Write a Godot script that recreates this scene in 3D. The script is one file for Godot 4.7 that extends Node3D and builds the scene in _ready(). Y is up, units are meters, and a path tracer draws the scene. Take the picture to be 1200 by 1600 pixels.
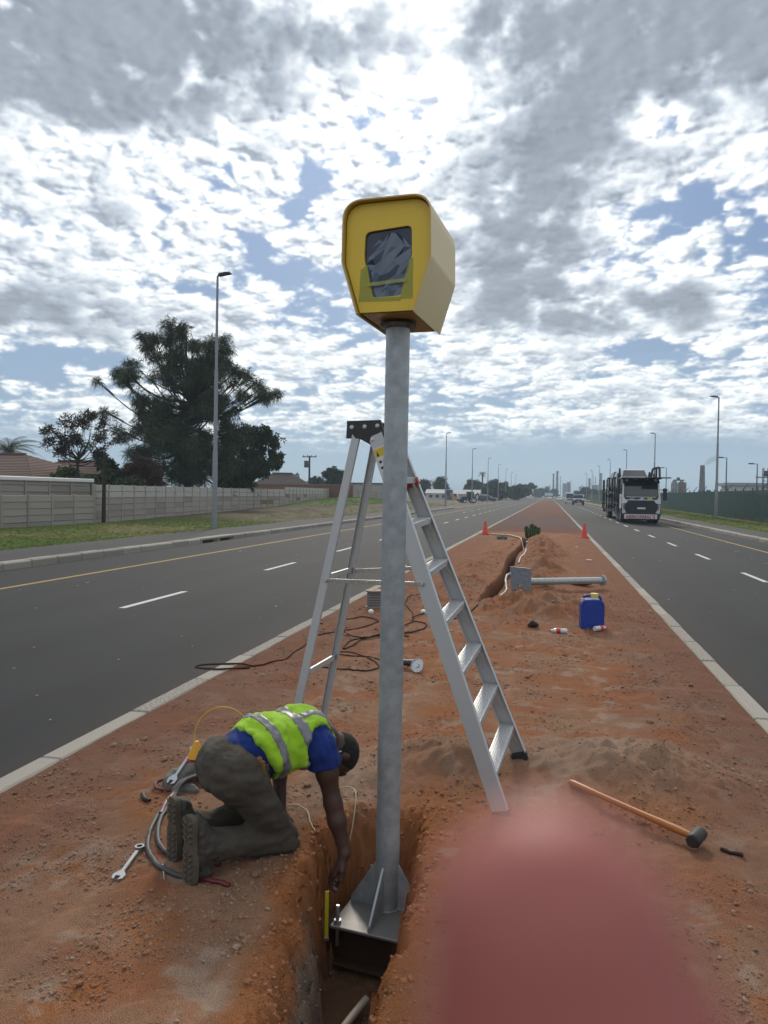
extends Node3D

var rng := RandomNumberGenerator.new()
var sky_low := FastNoiseLite.new()
var sky_mid := FastNoiseLite.new()
var sky_puff := FastNoiseLite.new()
var sky_fine := FastNoiseLite.new()
# large cloud masses (thicker, positive) and openings (negative): azimuth and elevation in degrees, widths, strength
var cloud_masses := []
const SUN_AZ := -11.0
const SUN_EL := 31.0

func _ready() -> void:
	rng.seed = 7
	build_camera()
	build_environment()
	build_everything()

func build_camera() -> void:
	var c := Camera3D.new()
	c.name = "camera"
	c.fov = 67.38
	var lens := CameraAttributesPhysical.new()
	lens.frustum_focal_length = 26.25
	lens.exposure_aperture = 6.25
	lens.frustum_focus_distance = 7.0
	lens.frustum_near = 0.004
	lens.frustum_far = 9000.0
	c.attributes = lens
	c.near = 0.004
	c.far = 9000.0
	c.fov = 67.38
	add_child(c)
	c.position = Vector3(0, 1.6, 0)
	c.basis = Basis(Vector3.UP, deg_to_rad(12.157)) * Basis(Vector3.RIGHT, deg_to_rad(-1.424)) * Basis(Vector3.BACK, deg_to_rad(0.85))
	c.current = true

func sky_noise(n: FastNoiseLite, kind: int, freq: float, octaves: int, gain: float, s: int, fractal: int) -> void:
	n.noise_type = kind as FastNoiseLite.NoiseType
	n.frequency = freq
	n.fractal_type = fractal as FastNoiseLite.FractalType
	n.fractal_octaves = octaves
	n.fractal_gain = gain
	n.seed = s

func cloud_density(x: float, z: float, bias: float, dir: Vector3) -> float:
	var wx := sky_fine.get_noise_2d(x * 0.5 + 31.0, z * 0.5)
	var a := sky_low.get_noise_2d(x + wx * 0.12, z + wx * 0.1)
	var m := sky_mid.get_noise_2d(x + 7.0, z - 3.0)
	var p := -sky_puff.get_noise_2d(x + wx * 0.06 + m * 0.05, z - wx * 0.06)
	var q := -sky_puff.get_noise_3d(dir.x * 4.3 + wx * 0.06, dir.y * 5.4, dir.z * 4.3 + m * 0.07)
	return 0.44 + 0.33 * q + 0.46 * a + 0.40 * m + 0.24 * p + 0.22 * wx + 0.10 * sky_fine.get_noise_2d(x * 2.7, z * 2.7) + bias

func sky_color(az: float, el: float, sharp: bool) -> Color:
	var e := deg_to_rad(el)
	var a := deg_to_rad(az)
	var up := sin(e)
	var s := 1.25 / (up + 0.13)
	var x := cos(e) * sin(a) * s
	var z := cos(e) * cos(a) * s
	var da := wrapf(az - SUN_AZ, -180.0, 180.0) * cos(deg_to_rad(minf(el, 60.0)))
	var de := el - SUN_EL
	var far := sqrt(da * da + de * de)
	var bias := 0.0
	for c in cloud_masses:
		var u: float = wrapf(az - c[0], -180.0, 180.0) / c[2]
		var v: float = (el - c[1]) / c[3]
		var q := u * u + v * v
		if q < 9.0:
			bias += c[4] * exp(-q)
	var glow := exp(-far * far / 330.0)
	var wide := exp(-far * far / 1500.0)
	# clear air between and below the clouds
	var t := clampf(el / 40.0, 0.0, 1.0)
	var clear := Color(0.30, 0.40, 0.46).lerp(Color(0.036, 0.098, 0.275), pow(t, 0.36))
	clear = clear + Color(0.14, 0.15, 0.16) * glow + Color(0.08, 0.08, 0.06) * wide
	bias *= 1.0 + 0.9 * sky_mid.get_noise_2d(az * 0.11, el * 0.16)
	var look := Vector3(cos(e) * sin(a), up, cos(e) * cos(a))
	var d := cloud_density(x, z, bias, look)
	var calm := clampf(bias, 0.0, 0.8) * 0.95
	d = lerpf(d, bias + 0.42, calm)
	var alpha := smoothstep(-0.04, 0.36, d) * smoothstep(3.0, 5.6, el + sky_low.get_noise_2d(x * 0.4, z * 0.4) * 1.2)
	var thick := clampf((d - 0.10) / 0.95, 0.0, 1.0)
	var dir := Vector2(sin(deg_to_rad(SUN_AZ)) * 1.5 - x, cos(deg_to_rad(SUN_AZ)) * 1.5 - z)
	dir = dir / (dir.length() + 0.25)
	var sunward := Vector3(cos(deg_to_rad(SUN_EL)) * sin(deg_to_rad(SUN_AZ)), sin(deg_to_rad(SUN_EL)), cos(deg_to_rad(SUN_EL)) * cos(deg_to_rad(SUN_AZ))) - look
	sunward = sunward / (sunward.length() + 0.1)
	var d2 := cloud_density(x + dir.x * 0.03, z + dir.y * 0.03, bias, look + sunward * 0.013)
	var relief := clampf((d - lerpf(d2, bias + 0.42, calm)) * 2.3, -0.55, 0.65)
	var body := lerpf(0.69, lerpf(0.43, 0.275, clampf(bias * 1.7 + 0.1, 0.0, 1.0)), smoothstep(0.16, 0.86, thick))
	body += relief * 0.64 * (1.0 - 0.72 * smoothstep(0.3, 0.9, thick))
	body += glow * 0.29 * pow(1.0 - thick, 1.6) * (0.8 + 2.2 * relief) + wide * 0.05 * (1.0 - thick)
	body += 0.7 * exp(-far * far / 26.0) * pow(1.0 - thick, 2.0)
	body = maxf(body, 0.22)
	var grey := clampf((0.8 - body) / 0.45, 0.0, 1.0)
	var cloud := Color(body, body, body) * Color(1, 1, 1).lerp(Color(0.885, 0.98, 1.155), grey) * Color(0.975, 1.0, 0.985)
	var c := clear.lerp(cloud, alpha)
	# air near the horizon veils the farthest clouds
	c = c.lerp(Color(0.33, 0.41, 0.45), 0.62 * exp(-el / 5.0))
	return c

func build_sky() -> Image:
	sky_noise(sky_low, FastNoiseLite.TYPE_SIMPLEX_SMOOTH, 0.55, 3, 0.5, 11, FastNoiseLite.FRACTAL_FBM)
	sky_noise(sky_mid, FastNoiseLite.TYPE_SIMPLEX_SMOOTH, 2.1, 4, 0.55, 23, FastNoiseLite.FRACTAL_FBM)
	sky_noise(sky_puff, FastNoiseLite.TYPE_SIMPLEX_SMOOTH, 3.4, 4, 0.5, 5, FastNoiseLite.FRACTAL_RIDGED)
	sky_noise(sky_fine, FastNoiseLite.TYPE_SIMPLEX_SMOOTH, 9.0, 4, 0.6, 37, FastNoiseLite.FRACTAL_FBM)
	cloud_masses = [
		[-31, 29.5, 12, 4.6, 0.80], [-40, 28, 8, 5, 0.45], [6, 29.3, 11, 4.4, 0.72], [16, 30, 8, 5, 0.3], [-2.0, 20.0, 5.5, 4.6, 0.55], [1.0, 24.8, 3.2, 3.2, 0.45],
		[2.5, 13.4, 7.5, 2.2, 0.55], [-3.0, 16.0, 4.0, 3.0, 0.35], [9, 12.6, 3.5, 1.6, 0.3], [-38, 11.6, 7, 1.7, 0.45], [-36, 13.5, 9, 2.6, 0.12],
		[-21.8, 17.3, 2.1, 1.25, -0.68], [-18.6, 19.8, 1.5, 1.0, -0.5], [7.2, 24.3, 1.9, 1.2, -0.6], [6.1, 10.2, 1.7, 0.9, -0.72], [-36.5, 8.0, 3.0, 1.0, -0.6], [-17.2, 22.1, 1.6, 0.9, -0.5],
		[-24.0, 24.4, 1.3, 0.9, -0.4], [9.4, 19.4, 1.2, 1.1, -0.6], [-19.5, 15.6, 1.6, 0.7, -0.4], [-27, 14.3, 2.2, 0.5, -0.45], [-30, 22.6, 3.5, 0.8, -0.15],
		[-12, 25.5, 6.5, 5.5, -0.20], [9.5, 20.5, 5.5, 4.0, 0.10], [-26, 20.5, 8, 3.5, -0.10], [-16, 30.5, 5, 2.0, 0.25], [-5.0, 30.8, 3.5, 1.6, 0.35], [-33, 24.5, 7, 1.6, 0.3], [-28, 17, 9, 3, 0.06],
		[120, 35, 30, 12, 0.4], [-130, 40, 35, 15, 0.4], [60, 25, 18, 8, 0.35], [-80, 30, 14, 8, 0.4], [180, 25, 30, 9, 0.3], [0, 65, 60, 12, 0.3], [45, 42, 12, 6, 0.3]]
	var w := 4096
	var h := 2048
	var data := PackedFloat32Array()
	data.resize(w * h * 3)
	var low := Color(0.20, 0.17, 0.14)
	var half := h / 2
	for job in 2:   # the view's quarter of the sky is worked out finely, the rest at a quarter of the steps
		var step := 8 if job == 0 else 1
		var x0 := 0
		var x1 := w
		if job == 1:
			x0 = -int(w * 52.0 / 360.0)
			x1 = int(w * 27.0 / 360.0)
		var y0 := 0 if job == 0 else int(half - half * 36.0 / 90.0)
		var wide := (x1 - x0) / step
		var rows := []
		rows.resize((half - y0) / step)
		var work := func(r: int) -> void:
			var line := PackedFloat32Array()
			line.resize(wide * 3)
			var el := 90.0 * (1.0 - (y0 + (r + 0.5) * step) / half)
			for i in wide:
				var az := 360.0 * (x0 + (i + 0.5) * step) / w
				var c := sky_color(wrapf(az, -180.0, 180.0), el, job == 1)
				line[i * 3] = c.r
				line[i * 3 + 1] = c.g
				line[i * 3 + 2] = c.b
			rows[r] = line
		var id := WorkerThreadPool.add_group_task(work, rows.size())
		WorkerThreadPool.wait_for_group_task_completion(id)
		for y in range(y0, half):
			if job == 0:
				var r0 := clampf((y - y0 + 0.5) / step - 0.5, 0.0, rows.size() - 1.0)
				var a: PackedFloat32Array = rows[int(r0)]
				var b: PackedFloat32Array = rows[mini(int(r0) + 1, rows.size() - 1)]
				var f := r0 - int(r0)
				for x in range(0, w, 1):
					var q := (x + 0.5) / step - 0.5
					var i := posmod(floori(q), wide)
					var j := (i + 1) % wide
					var g := q - floorf(q)
					for k in 3:
						data[(y * w + x) * 3 + k] = lerpf(lerpf(a[i * 3 + k], a[j * 3 + k], g), lerpf(b[i * 3 + k], b[j * 3 + k], g), f)
			else:
				var line: PackedFloat32Array = rows[y - y0]
				for i in wide:
					var x := posmod(x0 + i, w)
					var edge := minf(1.0, minf(i, wide - 1 - i) / 60.0) * minf(1.0, (y - y0) / 40.0)
					for k in 3:
						var at := (y * w + x) * 3 + k
						data[at] = lerpf(data[at], line[i * 3 + k], edge)
	for at in range(half * w, h * w):
		data[at * 3] = low.r
		data[at * 3 + 1] = low.g
		data[at * 3 + 2] = low.b
	return Image.create_from_data(w, h, false, Image.FORMAT_RGBF, data.to_byte_array())

func build_environment() -> void:
	var env := Environment.new()
	env.background_mode = Environment.BG_SKY
	env.tonemap_mode = Environment.TONE_MAPPER_LINEAR
	env.tonemap_exposure = 1.55
	env.sdfgi_enabled = true
	env.ssao_enabled = true
	env.ssil_enabled = true
	env.volumetric_fog_enabled = true
	env.volumetric_fog_density = 0.0
	env.fog_enabled = FOG > 0.0
	env.fog_density = FOG
	env.fog_light_color = Color(0.80, 0.87, 0.92)
	var sm := PanoramaSkyMaterial.new()
	sm.panorama = ImageTexture.create_from_image(build_sky())
	sm.energy_multiplier = 1.0
	var sky := Sky.new()
	sky.sky_material = sm
	env.sky = sky
	var we := WorldEnvironment.new()
	we.name = "world_environment"
	we.environment = env
	add_child(we)
	var sun := DirectionalLight3D.new()
	sun.name = "sun"
	sun.light_energy = SUN_ENERGY
	sun.light_color = Color(1.0, 0.96, 0.9)
	sun.light_angular_distance = 12.0
	sun.shadow_enabled = true
	add_child(sun)
	var a := deg_to_rad(SUN_AZ)
	var e := deg_to_rad(SUN_EL + 3.0)
	var to := Vector3(cos(e) * sin(a), sin(e), -cos(e) * cos(a))
	sun.look_at_from_position(Vector3(0, 30, 0), Vector3(0, 30, 0) - to, Vector3.UP)


# ---------------------------------------------------------------- builders

var names := {}

func numbered(called: String) -> String:
	var n: int = names.get(called, 0)
	names[called] = n + 1
	return called if n == 0 else "%s_%03d" % [called, n]

func thing(called: String, label: String, category: String, at := Vector3.ZERO, group := "", turn := 0.0) -> Node3D:
	var o := Node3D.new()
	o.name = numbered(called)
	add_child(o)
	o.position = at
	o.rotation.y = turn
	tag(o, label, category, group)
	return o

func tag(o: Node, label: String, category: String, group := "") -> Node:
	if label != "":
		o.set_meta("label", label)
	if category != "":
		o.set_meta("category", category)
	if group != "":
		o.set_meta("group", group)
	return o

func copy_of(o: Node3D, called: String, label: String, at: Vector3, group: String, turn := 0.0) -> Node3D:
	var c: Node3D = o.duplicate()
	c.name = numbered(called)
	add_child(c)
	c.position = at
	c.rotation.y = turn
	tag(c, label, str(o.get_meta("category")), group)
	return c

func mi(called: String, m: Mesh, material: Material, parent: Node = null, at := Vector3.ZERO, basis := Basis()) -> MeshInstance3D:
	var o := MeshInstance3D.new()
	o.mesh = m
	o.material_override = material
	o.transform = Transform3D(basis, at)
	if parent == null or parent == self:
		o.name = numbered(called)
		add_child(o)
	else:
		o.name = called
		parent.add_child(o, true)
	return o

func structure(called: String, m: Mesh, material: Material, at := Vector3.ZERO) -> MeshInstance3D:
	var o := mi(called, m, material, null, at)
	o.set_meta("kind", "structure")
	return o

func begin() -> SurfaceTool:
	var st := SurfaceTool.new()
	st.begin(Mesh.PRIMITIVE_TRIANGLES)
	return st

func done(st: SurfaceTool) -> ArrayMesh:
	st.generate_normals()
	st.index()
	return st.commit()

func tri(st: SurfaceTool, a: Vector3, b: Vector3, c: Vector3, inside: Vector3) -> void:
	var n := (a - c).cross(a - b)
	if n.length_squared() < 1e-16:
		return
	st.add_vertex(a)
	if n.dot(a + b + c - inside * 3.0) >= 0.0:
		st.add_vertex(b)
		st.add_vertex(c)
	else:
		st.add_vertex(c)
		st.add_vertex(b)

func quad(st: SurfaceTool, a: Vector3, b: Vector3, c: Vector3, d: Vector3, inside: Vector3) -> void:
	tri(st, a, b, c, inside)
	tri(st, a, c, d, inside)

# a box with chamfered edges
func box(st: SurfaceTool, at: Vector3, size: Vector3, bevel := 0.0, t := Transform3D()) -> void:
	st.set_smooth_group(-1)
	var h := size * 0.5
	var b := minf(bevel, minf(h.x, minf(h.y, h.z)) * 0.49)
	var p := {}
	for i in 8:
		var s := Vector3(1 if i & 1 else -1, 1 if i & 2 else -1, 1 if i & 4 else -1)
		p[i * 3] = t * (at + s * Vector3(h.x, h.y - b, h.z - b))
		p[i * 3 + 1] = t * (at + s * Vector3(h.x - b, h.y, h.z - b))
		p[i * 3 + 2] = t * (at + s * Vector3(h.x - b, h.y - b, h.z))
	var c := t * at
	for ax in 3:
		var u := 1 << ((ax + 1) % 3)
		var v := 1 << ((ax + 2) % 3)
		for side in [0, 1 << ax]:
			quad(st, p[side * 3 + ax], p[(side | u) * 3 + ax], p[(side | u | v) * 3 + ax], p[(side | v) * 3 + ax], c)
		if b > 0.0:
			for k in 4:
				var i := (u if k & 1 else 0) | (v if k & 2 else 0)
				var a1 := (ax + 1) % 3
				var a2 := (ax + 2) % 3
				quad(st, p[i * 3 + a1], p[(i | (1 << ax)) * 3 + a1], p[(i | (1 << ax)) * 3 + a2], p[i * 3 + a2], c)
	if b > 0.0:
		for i in 8:
			tri(st, p[i * 3], p[i * 3 + 1], p[i * 3 + 2], c)

func box_mesh(size: Vector3, bevel := 0.0, at := Vector3.ZERO) -> ArrayMesh:
	var st := begin()
	box(st, at, size, bevel)
	return done(st)

# a straight bar of rectangular section from a to b; wide lies across, thick along the given up side
func bar(st: SurfaceTool, a: Vector3, b: Vector3, wide: float, thick: float, up := Vector3.UP, bevel := 0.0) -> void:
	var y := (b - a).normalized()
	var x := up.cross(y).normalized()
	if x.length() < 0.5:
		x = Vector3.RIGHT.cross(y).normalized()
	var z := x.cross(y)
	box(st, Vector3.ZERO, Vector3(wide, a.distance_to(b), thick), bevel, Transform3D(Basis(x, y, z), (a + b) * 0.5))

func tube(st: SurfaceTool, pts: Array, radii: Array, sides := 8, caps := true) -> void:
	var rings := []
	var n := pts.size()
	var side := Vector3.ZERO
	for i in n:
		var a: Vector3 = pts[maxi(i - 1, 0)]
		var b: Vector3 = pts[mini(i + 1, n - 1)]
		var d := (b - a).normalized()
		if i == 0:
			side = d.cross(Vector3.UP if absf(d.y) < 0.9 else Vector3.RIGHT).normalized()
		else:
			side = (side - d * side.dot(d)).normalized()
		var up := d.cross(side)
		var r: float = radii[mini(i, radii.size() - 1)]
		var ring := []
		for k in sides:
			var q := TAU * k / sides
			ring.append(pts[i] + (side * cos(q) + up * sin(q)) * r)
		rings.append(ring)
	st.set_smooth_group(0)
	for i in n - 1:
		var mid: Vector3 = (pts[i] + pts[i + 1]) * 0.5
		for k in sides:
			var l := (k + 1) % sides
			quad(st, rings[i][k], rings[i][l], rings[i + 1][l], rings[i + 1][k], mid)
	if caps:
		st.set_smooth_group(-1)
		var inner: Vector3 = (pts[0] + pts[1]) * 0.5
		var last: Vector3 = (pts[n - 1] + pts[n - 2]) * 0.5
		for k in range(1, sides - 1):
			tri(st, rings[0][0], rings[0][k], rings[0][k + 1], inner)
			tri(st, rings[n - 1][0], rings[n - 1][k], rings[n - 1][k + 1], last)

func tube_mesh(pts: Array, radii: Array, sides := 8) -> ArrayMesh:
	var st := begin()
	tube(st, pts, radii, sides)
	return done(st)

# a smooth curve through points
func curve(pts: Array, steps := 6) -> Array:
	var out := []
	var n := pts.size()
	for i in n - 1:
		var p0: Vector3 = pts[maxi(i - 1, 0)]
		var p1: Vector3 = pts[i]
		var p2: Vector3 = pts[i + 1]
		var p3: Vector3 = pts[mini(i + 2, n - 1)]
		for k in steps:
			out.append(p1.cubic_interpolate(p2, p0, p3, float(k) / steps))
	out.append(pts[n - 1])
	return out

# a body of revolution about y; profile from bottom to top as Vector2(radius, height)
func lathe(st: SurfaceTool, profile: Array, sides := 16, t := Transform3D(), squash := Vector2.ONE) -> void:
	var group := 1
	var mid := Vector3.ZERO
	for i in profile.size() - 1:
		if i > 0:
			var d0: Vector2 = (profile[i] - profile[i - 1]).normalized()
			var d1: Vector2 = (profile[i + 1] - profile[i]).normalized()
			if d0.dot(d1) < 0.8:
				group += 1
		st.set_smooth_group(group)
		var a: Vector2 = profile[i]
		var b: Vector2 = profile[i + 1]
		var normal := Vector2(b.y - a.y, a.x - b.x)
		for k in sides:
			var q0 := TAU * k / sides
			var q1 := TAU * (k + 1) / sides
			var v0 := Vector3(cos(q0) * squash.x, 0, sin(q0) * squash.y)
			var v1 := Vector3(cos(q1) * squash.x, 0, sin(q1) * squash.y)
			var m := (v0 + v1) * 0.25 * (a.x + b.x) + Vector3.UP * (a.y + b.y) * 0.5
			var out := (v0 + v1).normalized() * normal.x + Vector3.UP * normal.y
			mid = t * (m - out * 0.01)
			quad(st, t * (v0 * a.x + Vector3.UP * a.y), t * (v1 * a.x + Vector3.UP * a.y), t * (v1 * b.x + Vector3.UP * b.y), t * (v0 * b.x + Vector3.UP * b.y), mid)

func lathe_mesh(profile: Array, sides := 16, squash := Vector2.ONE) -> ArrayMesh:
	var st := begin()
	lathe(st, profile, sides, Transform3D(), squash)
	return done(st)

# a flat outline (x, y) extruded from z0 to z1
func prism(st: SurfaceTool, outline: PackedVector2Array, z0: float, z1: float, t := Transform3D(), smooth := false) -> void:
	var tris := Geometry2D.triangulate_polygon(outline)
	var mid := (z0 + z1) * 0.5
	st.set_smooth_group(-1)
	for i in range(0, tris.size(), 3):
		for z in [z0, z1]:
			var v := []
			for k in 3:
				var p := outline[tris[i + k]]
				v.append(t * Vector3(p.x, p.y, z))
			tri(st, v[0], v[1], v[2], t * Vector3(outline[tris[i]].x, outline[tris[i]].y, mid))
	var ccw := not Geometry2D.is_polygon_clockwise(outline)
	if smooth:
		st.set_smooth_group(0)
	for i in outline.size():
		var a := outline[i]
		var b := outline[(i + 1) % outline.size()]
		var n := Vector2(b.y - a.y, a.x - b.x).normalized() * (1.0 if ccw else -1.0)
		var m := (a + b) * 0.5 - n * 0.01
		quad(st, t * Vector3(a.x, a.y, z0), t * Vector3(b.x, b.y, z0), t * Vector3(b.x, b.y, z1), t * Vector3(a.x, a.y, z1), t * Vector3(m.x, m.y, mid))

func prism_mesh(outline: PackedVector2Array, z0: float, z1: float) -> ArrayMesh:
	var st := begin()
	prism(st, outline, z0, z1)
	return done(st)

# outline with rounded corners; radius per corner
func rounded(corners: Array, radii: Array, steps := 6) -> PackedVector2Array:
	var out := PackedVector2Array()
	var n := corners.size()
	for i in n:
		var p: Vector2 = corners[i]
		var a: Vector2 = corners[(i + n - 1) % n]
		var b: Vector2 = corners[(i + 1) % n]
		var r: float = radii[i % radii.size()]
		if r <= 0.0:
			out.append(p)
			continue
		var pa := p + (a - p).normalized() * r
		var pb := p + (b - p).normalized() * r
		for k in steps + 1:
			var f := float(k) / steps
			out.append(pa.lerp(p, f).lerp(p.lerp(pb, f), f))
	return out

# a closed ring-shaped wall (outer outline, inner outline of the same count) from z0 to z1
func ring_prism(st: SurfaceTool, outer: PackedVector2Array, inner: PackedVector2Array, z0: float, z1: float, t := Transform3D()) -> void:
	st.set_smooth_group(-1)
	var n := outer.size()
	for i in n:
		var j := (i + 1) % n
		var q := (outer[i] + outer[j] + inner[i] + inner[j]) * 0.25
		var c := t * Vector3(q.x, q.y, (z0 + z1) * 0.5)
		var v := func(p: Vector2, z: float) -> Vector3: return t * Vector3(p.x, p.y, z)
		quad(st, v.call(outer[i], z0), v.call(outer[j], z0), v.call(outer[j], z1), v.call(outer[i], z1), c)
		quad(st, v.call(inner[i], z0), v.call(inner[j], z0), v.call(inner[j], z1), v.call(inner[i], z1), c)
		quad(st, v.call(outer[i], z0), v.call(outer[j], z0), v.call(inner[j], z0), v.call(inner[i], z0), c)
		quad(st, v.call(outer[i], z1), v.call(outer[j], z1), v.call(inner[j], z1), v.call(inner[i], z1), c)

func lettering(text: String, height: float, depth: float) -> TextMesh:
	var t := TextMesh.new()
	var f := SystemFont.new()
	f.font_names = PackedStringArray(["Droid Sans"])
	f.font_weight = 700
	t.font = f
	t.text = text
	t.font_size = 32
	t.pixel_size = height / 23.0
	t.depth = depth
	return t

# ---------------------------------------------------------------- materials

var tex := {}

func noise_image(size: int, freq: float, octaves: int, s: int, gain := 0.55, kind := FastNoiseLite.TYPE_SIMPLEX_SMOOTH) -> Image:
	var n := FastNoiseLite.new()
	n.noise_type = kind
	n.frequency = freq
	n.fractal_octaves = octaves
	n.fractal_gain = gain
	n.seed = s
	return n.get_seamless_image(size, size, false, false, 0.15, true)

# grey picture stretched between lo and hi
func ranged(im: Image, lo: float, hi: float, power := 1.0) -> ImageTexture:
	var d := im.get_data()
	var table := PackedByteArray()
	for i in 256:
		table.append(int(clampf(lerpf(lo, hi, pow(i / 255.0, power)), 0.0, 1.0) * 255.0))
	for i in d.size():
		d[i] = table[d[i]]
	return ImageTexture.create_from_image(Image.create_from_data(im.get_width(), im.get_height(), false, Image.FORMAT_L8, d))

func make_textures() -> void:
	var grain := noise_image(1024, 0.11, 4, 3, 0.75)
	var lumps := noise_image(1024, 0.035, 5, 9, 0.62)
	var blots := noise_image(512, 0.012, 5, 21, 0.6)
	var cells := noise_image(1024, 0.07, 3, 4, 0.5, FastNoiseLite.TYPE_CELLULAR)
	tex.grain = ranged(grain, 0.45, 1.25, 1.0)
	tex.grain_soft = ranged(grain, 0.78, 1.08)
	tex.grain_height = ImageTexture.create_from_image(grain)
	tex.lumps = ranged(lumps, 0.55, 1.2)
	tex.lumps_soft = ranged(lumps, 0.80, 1.08)
	tex.lumps_height = ImageTexture.create_from_image(lumps)
	tex.blots = ranged(blots, 0.55, 1.15)
	tex.blots_soft = ranged(blots, 0.82, 1.06)
	tex.cells_height = ImageTexture.create_from_image(cells)
	tex.speck = ranged(grain, 0.25, 1.5, 1.6)
	tex.white = ranged(blots, 1.0, 1.0)

# colour: linear base colour
func mat(c: Color, rough := 0.9, metal := 0.0, albedo := "", scale := 1.0, bump := "", bump_cm := 0.0, world := true) -> StandardMaterial3D:
	var m := StandardMaterial3D.new()
	m.albedo_color = c.linear_to_srgb()
	m.roughness = rough
	m.metallic = metal
	if albedo != "":
		m.albedo_texture = tex[albedo]
	if bump != "":
		m.heightmap_enabled = true
		m.heightmap_texture = tex[bump]
		m.heightmap_scale = bump_cm
	if albedo != "" or bump != "":
		m.uv1_triplanar = true
		m.uv1_world_triplanar = world
		m.uv1_scale = Vector3.ONE * scale
	return m

func tinted(m: StandardMaterial3D) -> StandardMaterial3D:
	m.vertex_color_use_as_albedo = true
	return m

# ---------------------------------------------------------------- rounded bodies from joined bones (surface nets)

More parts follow.
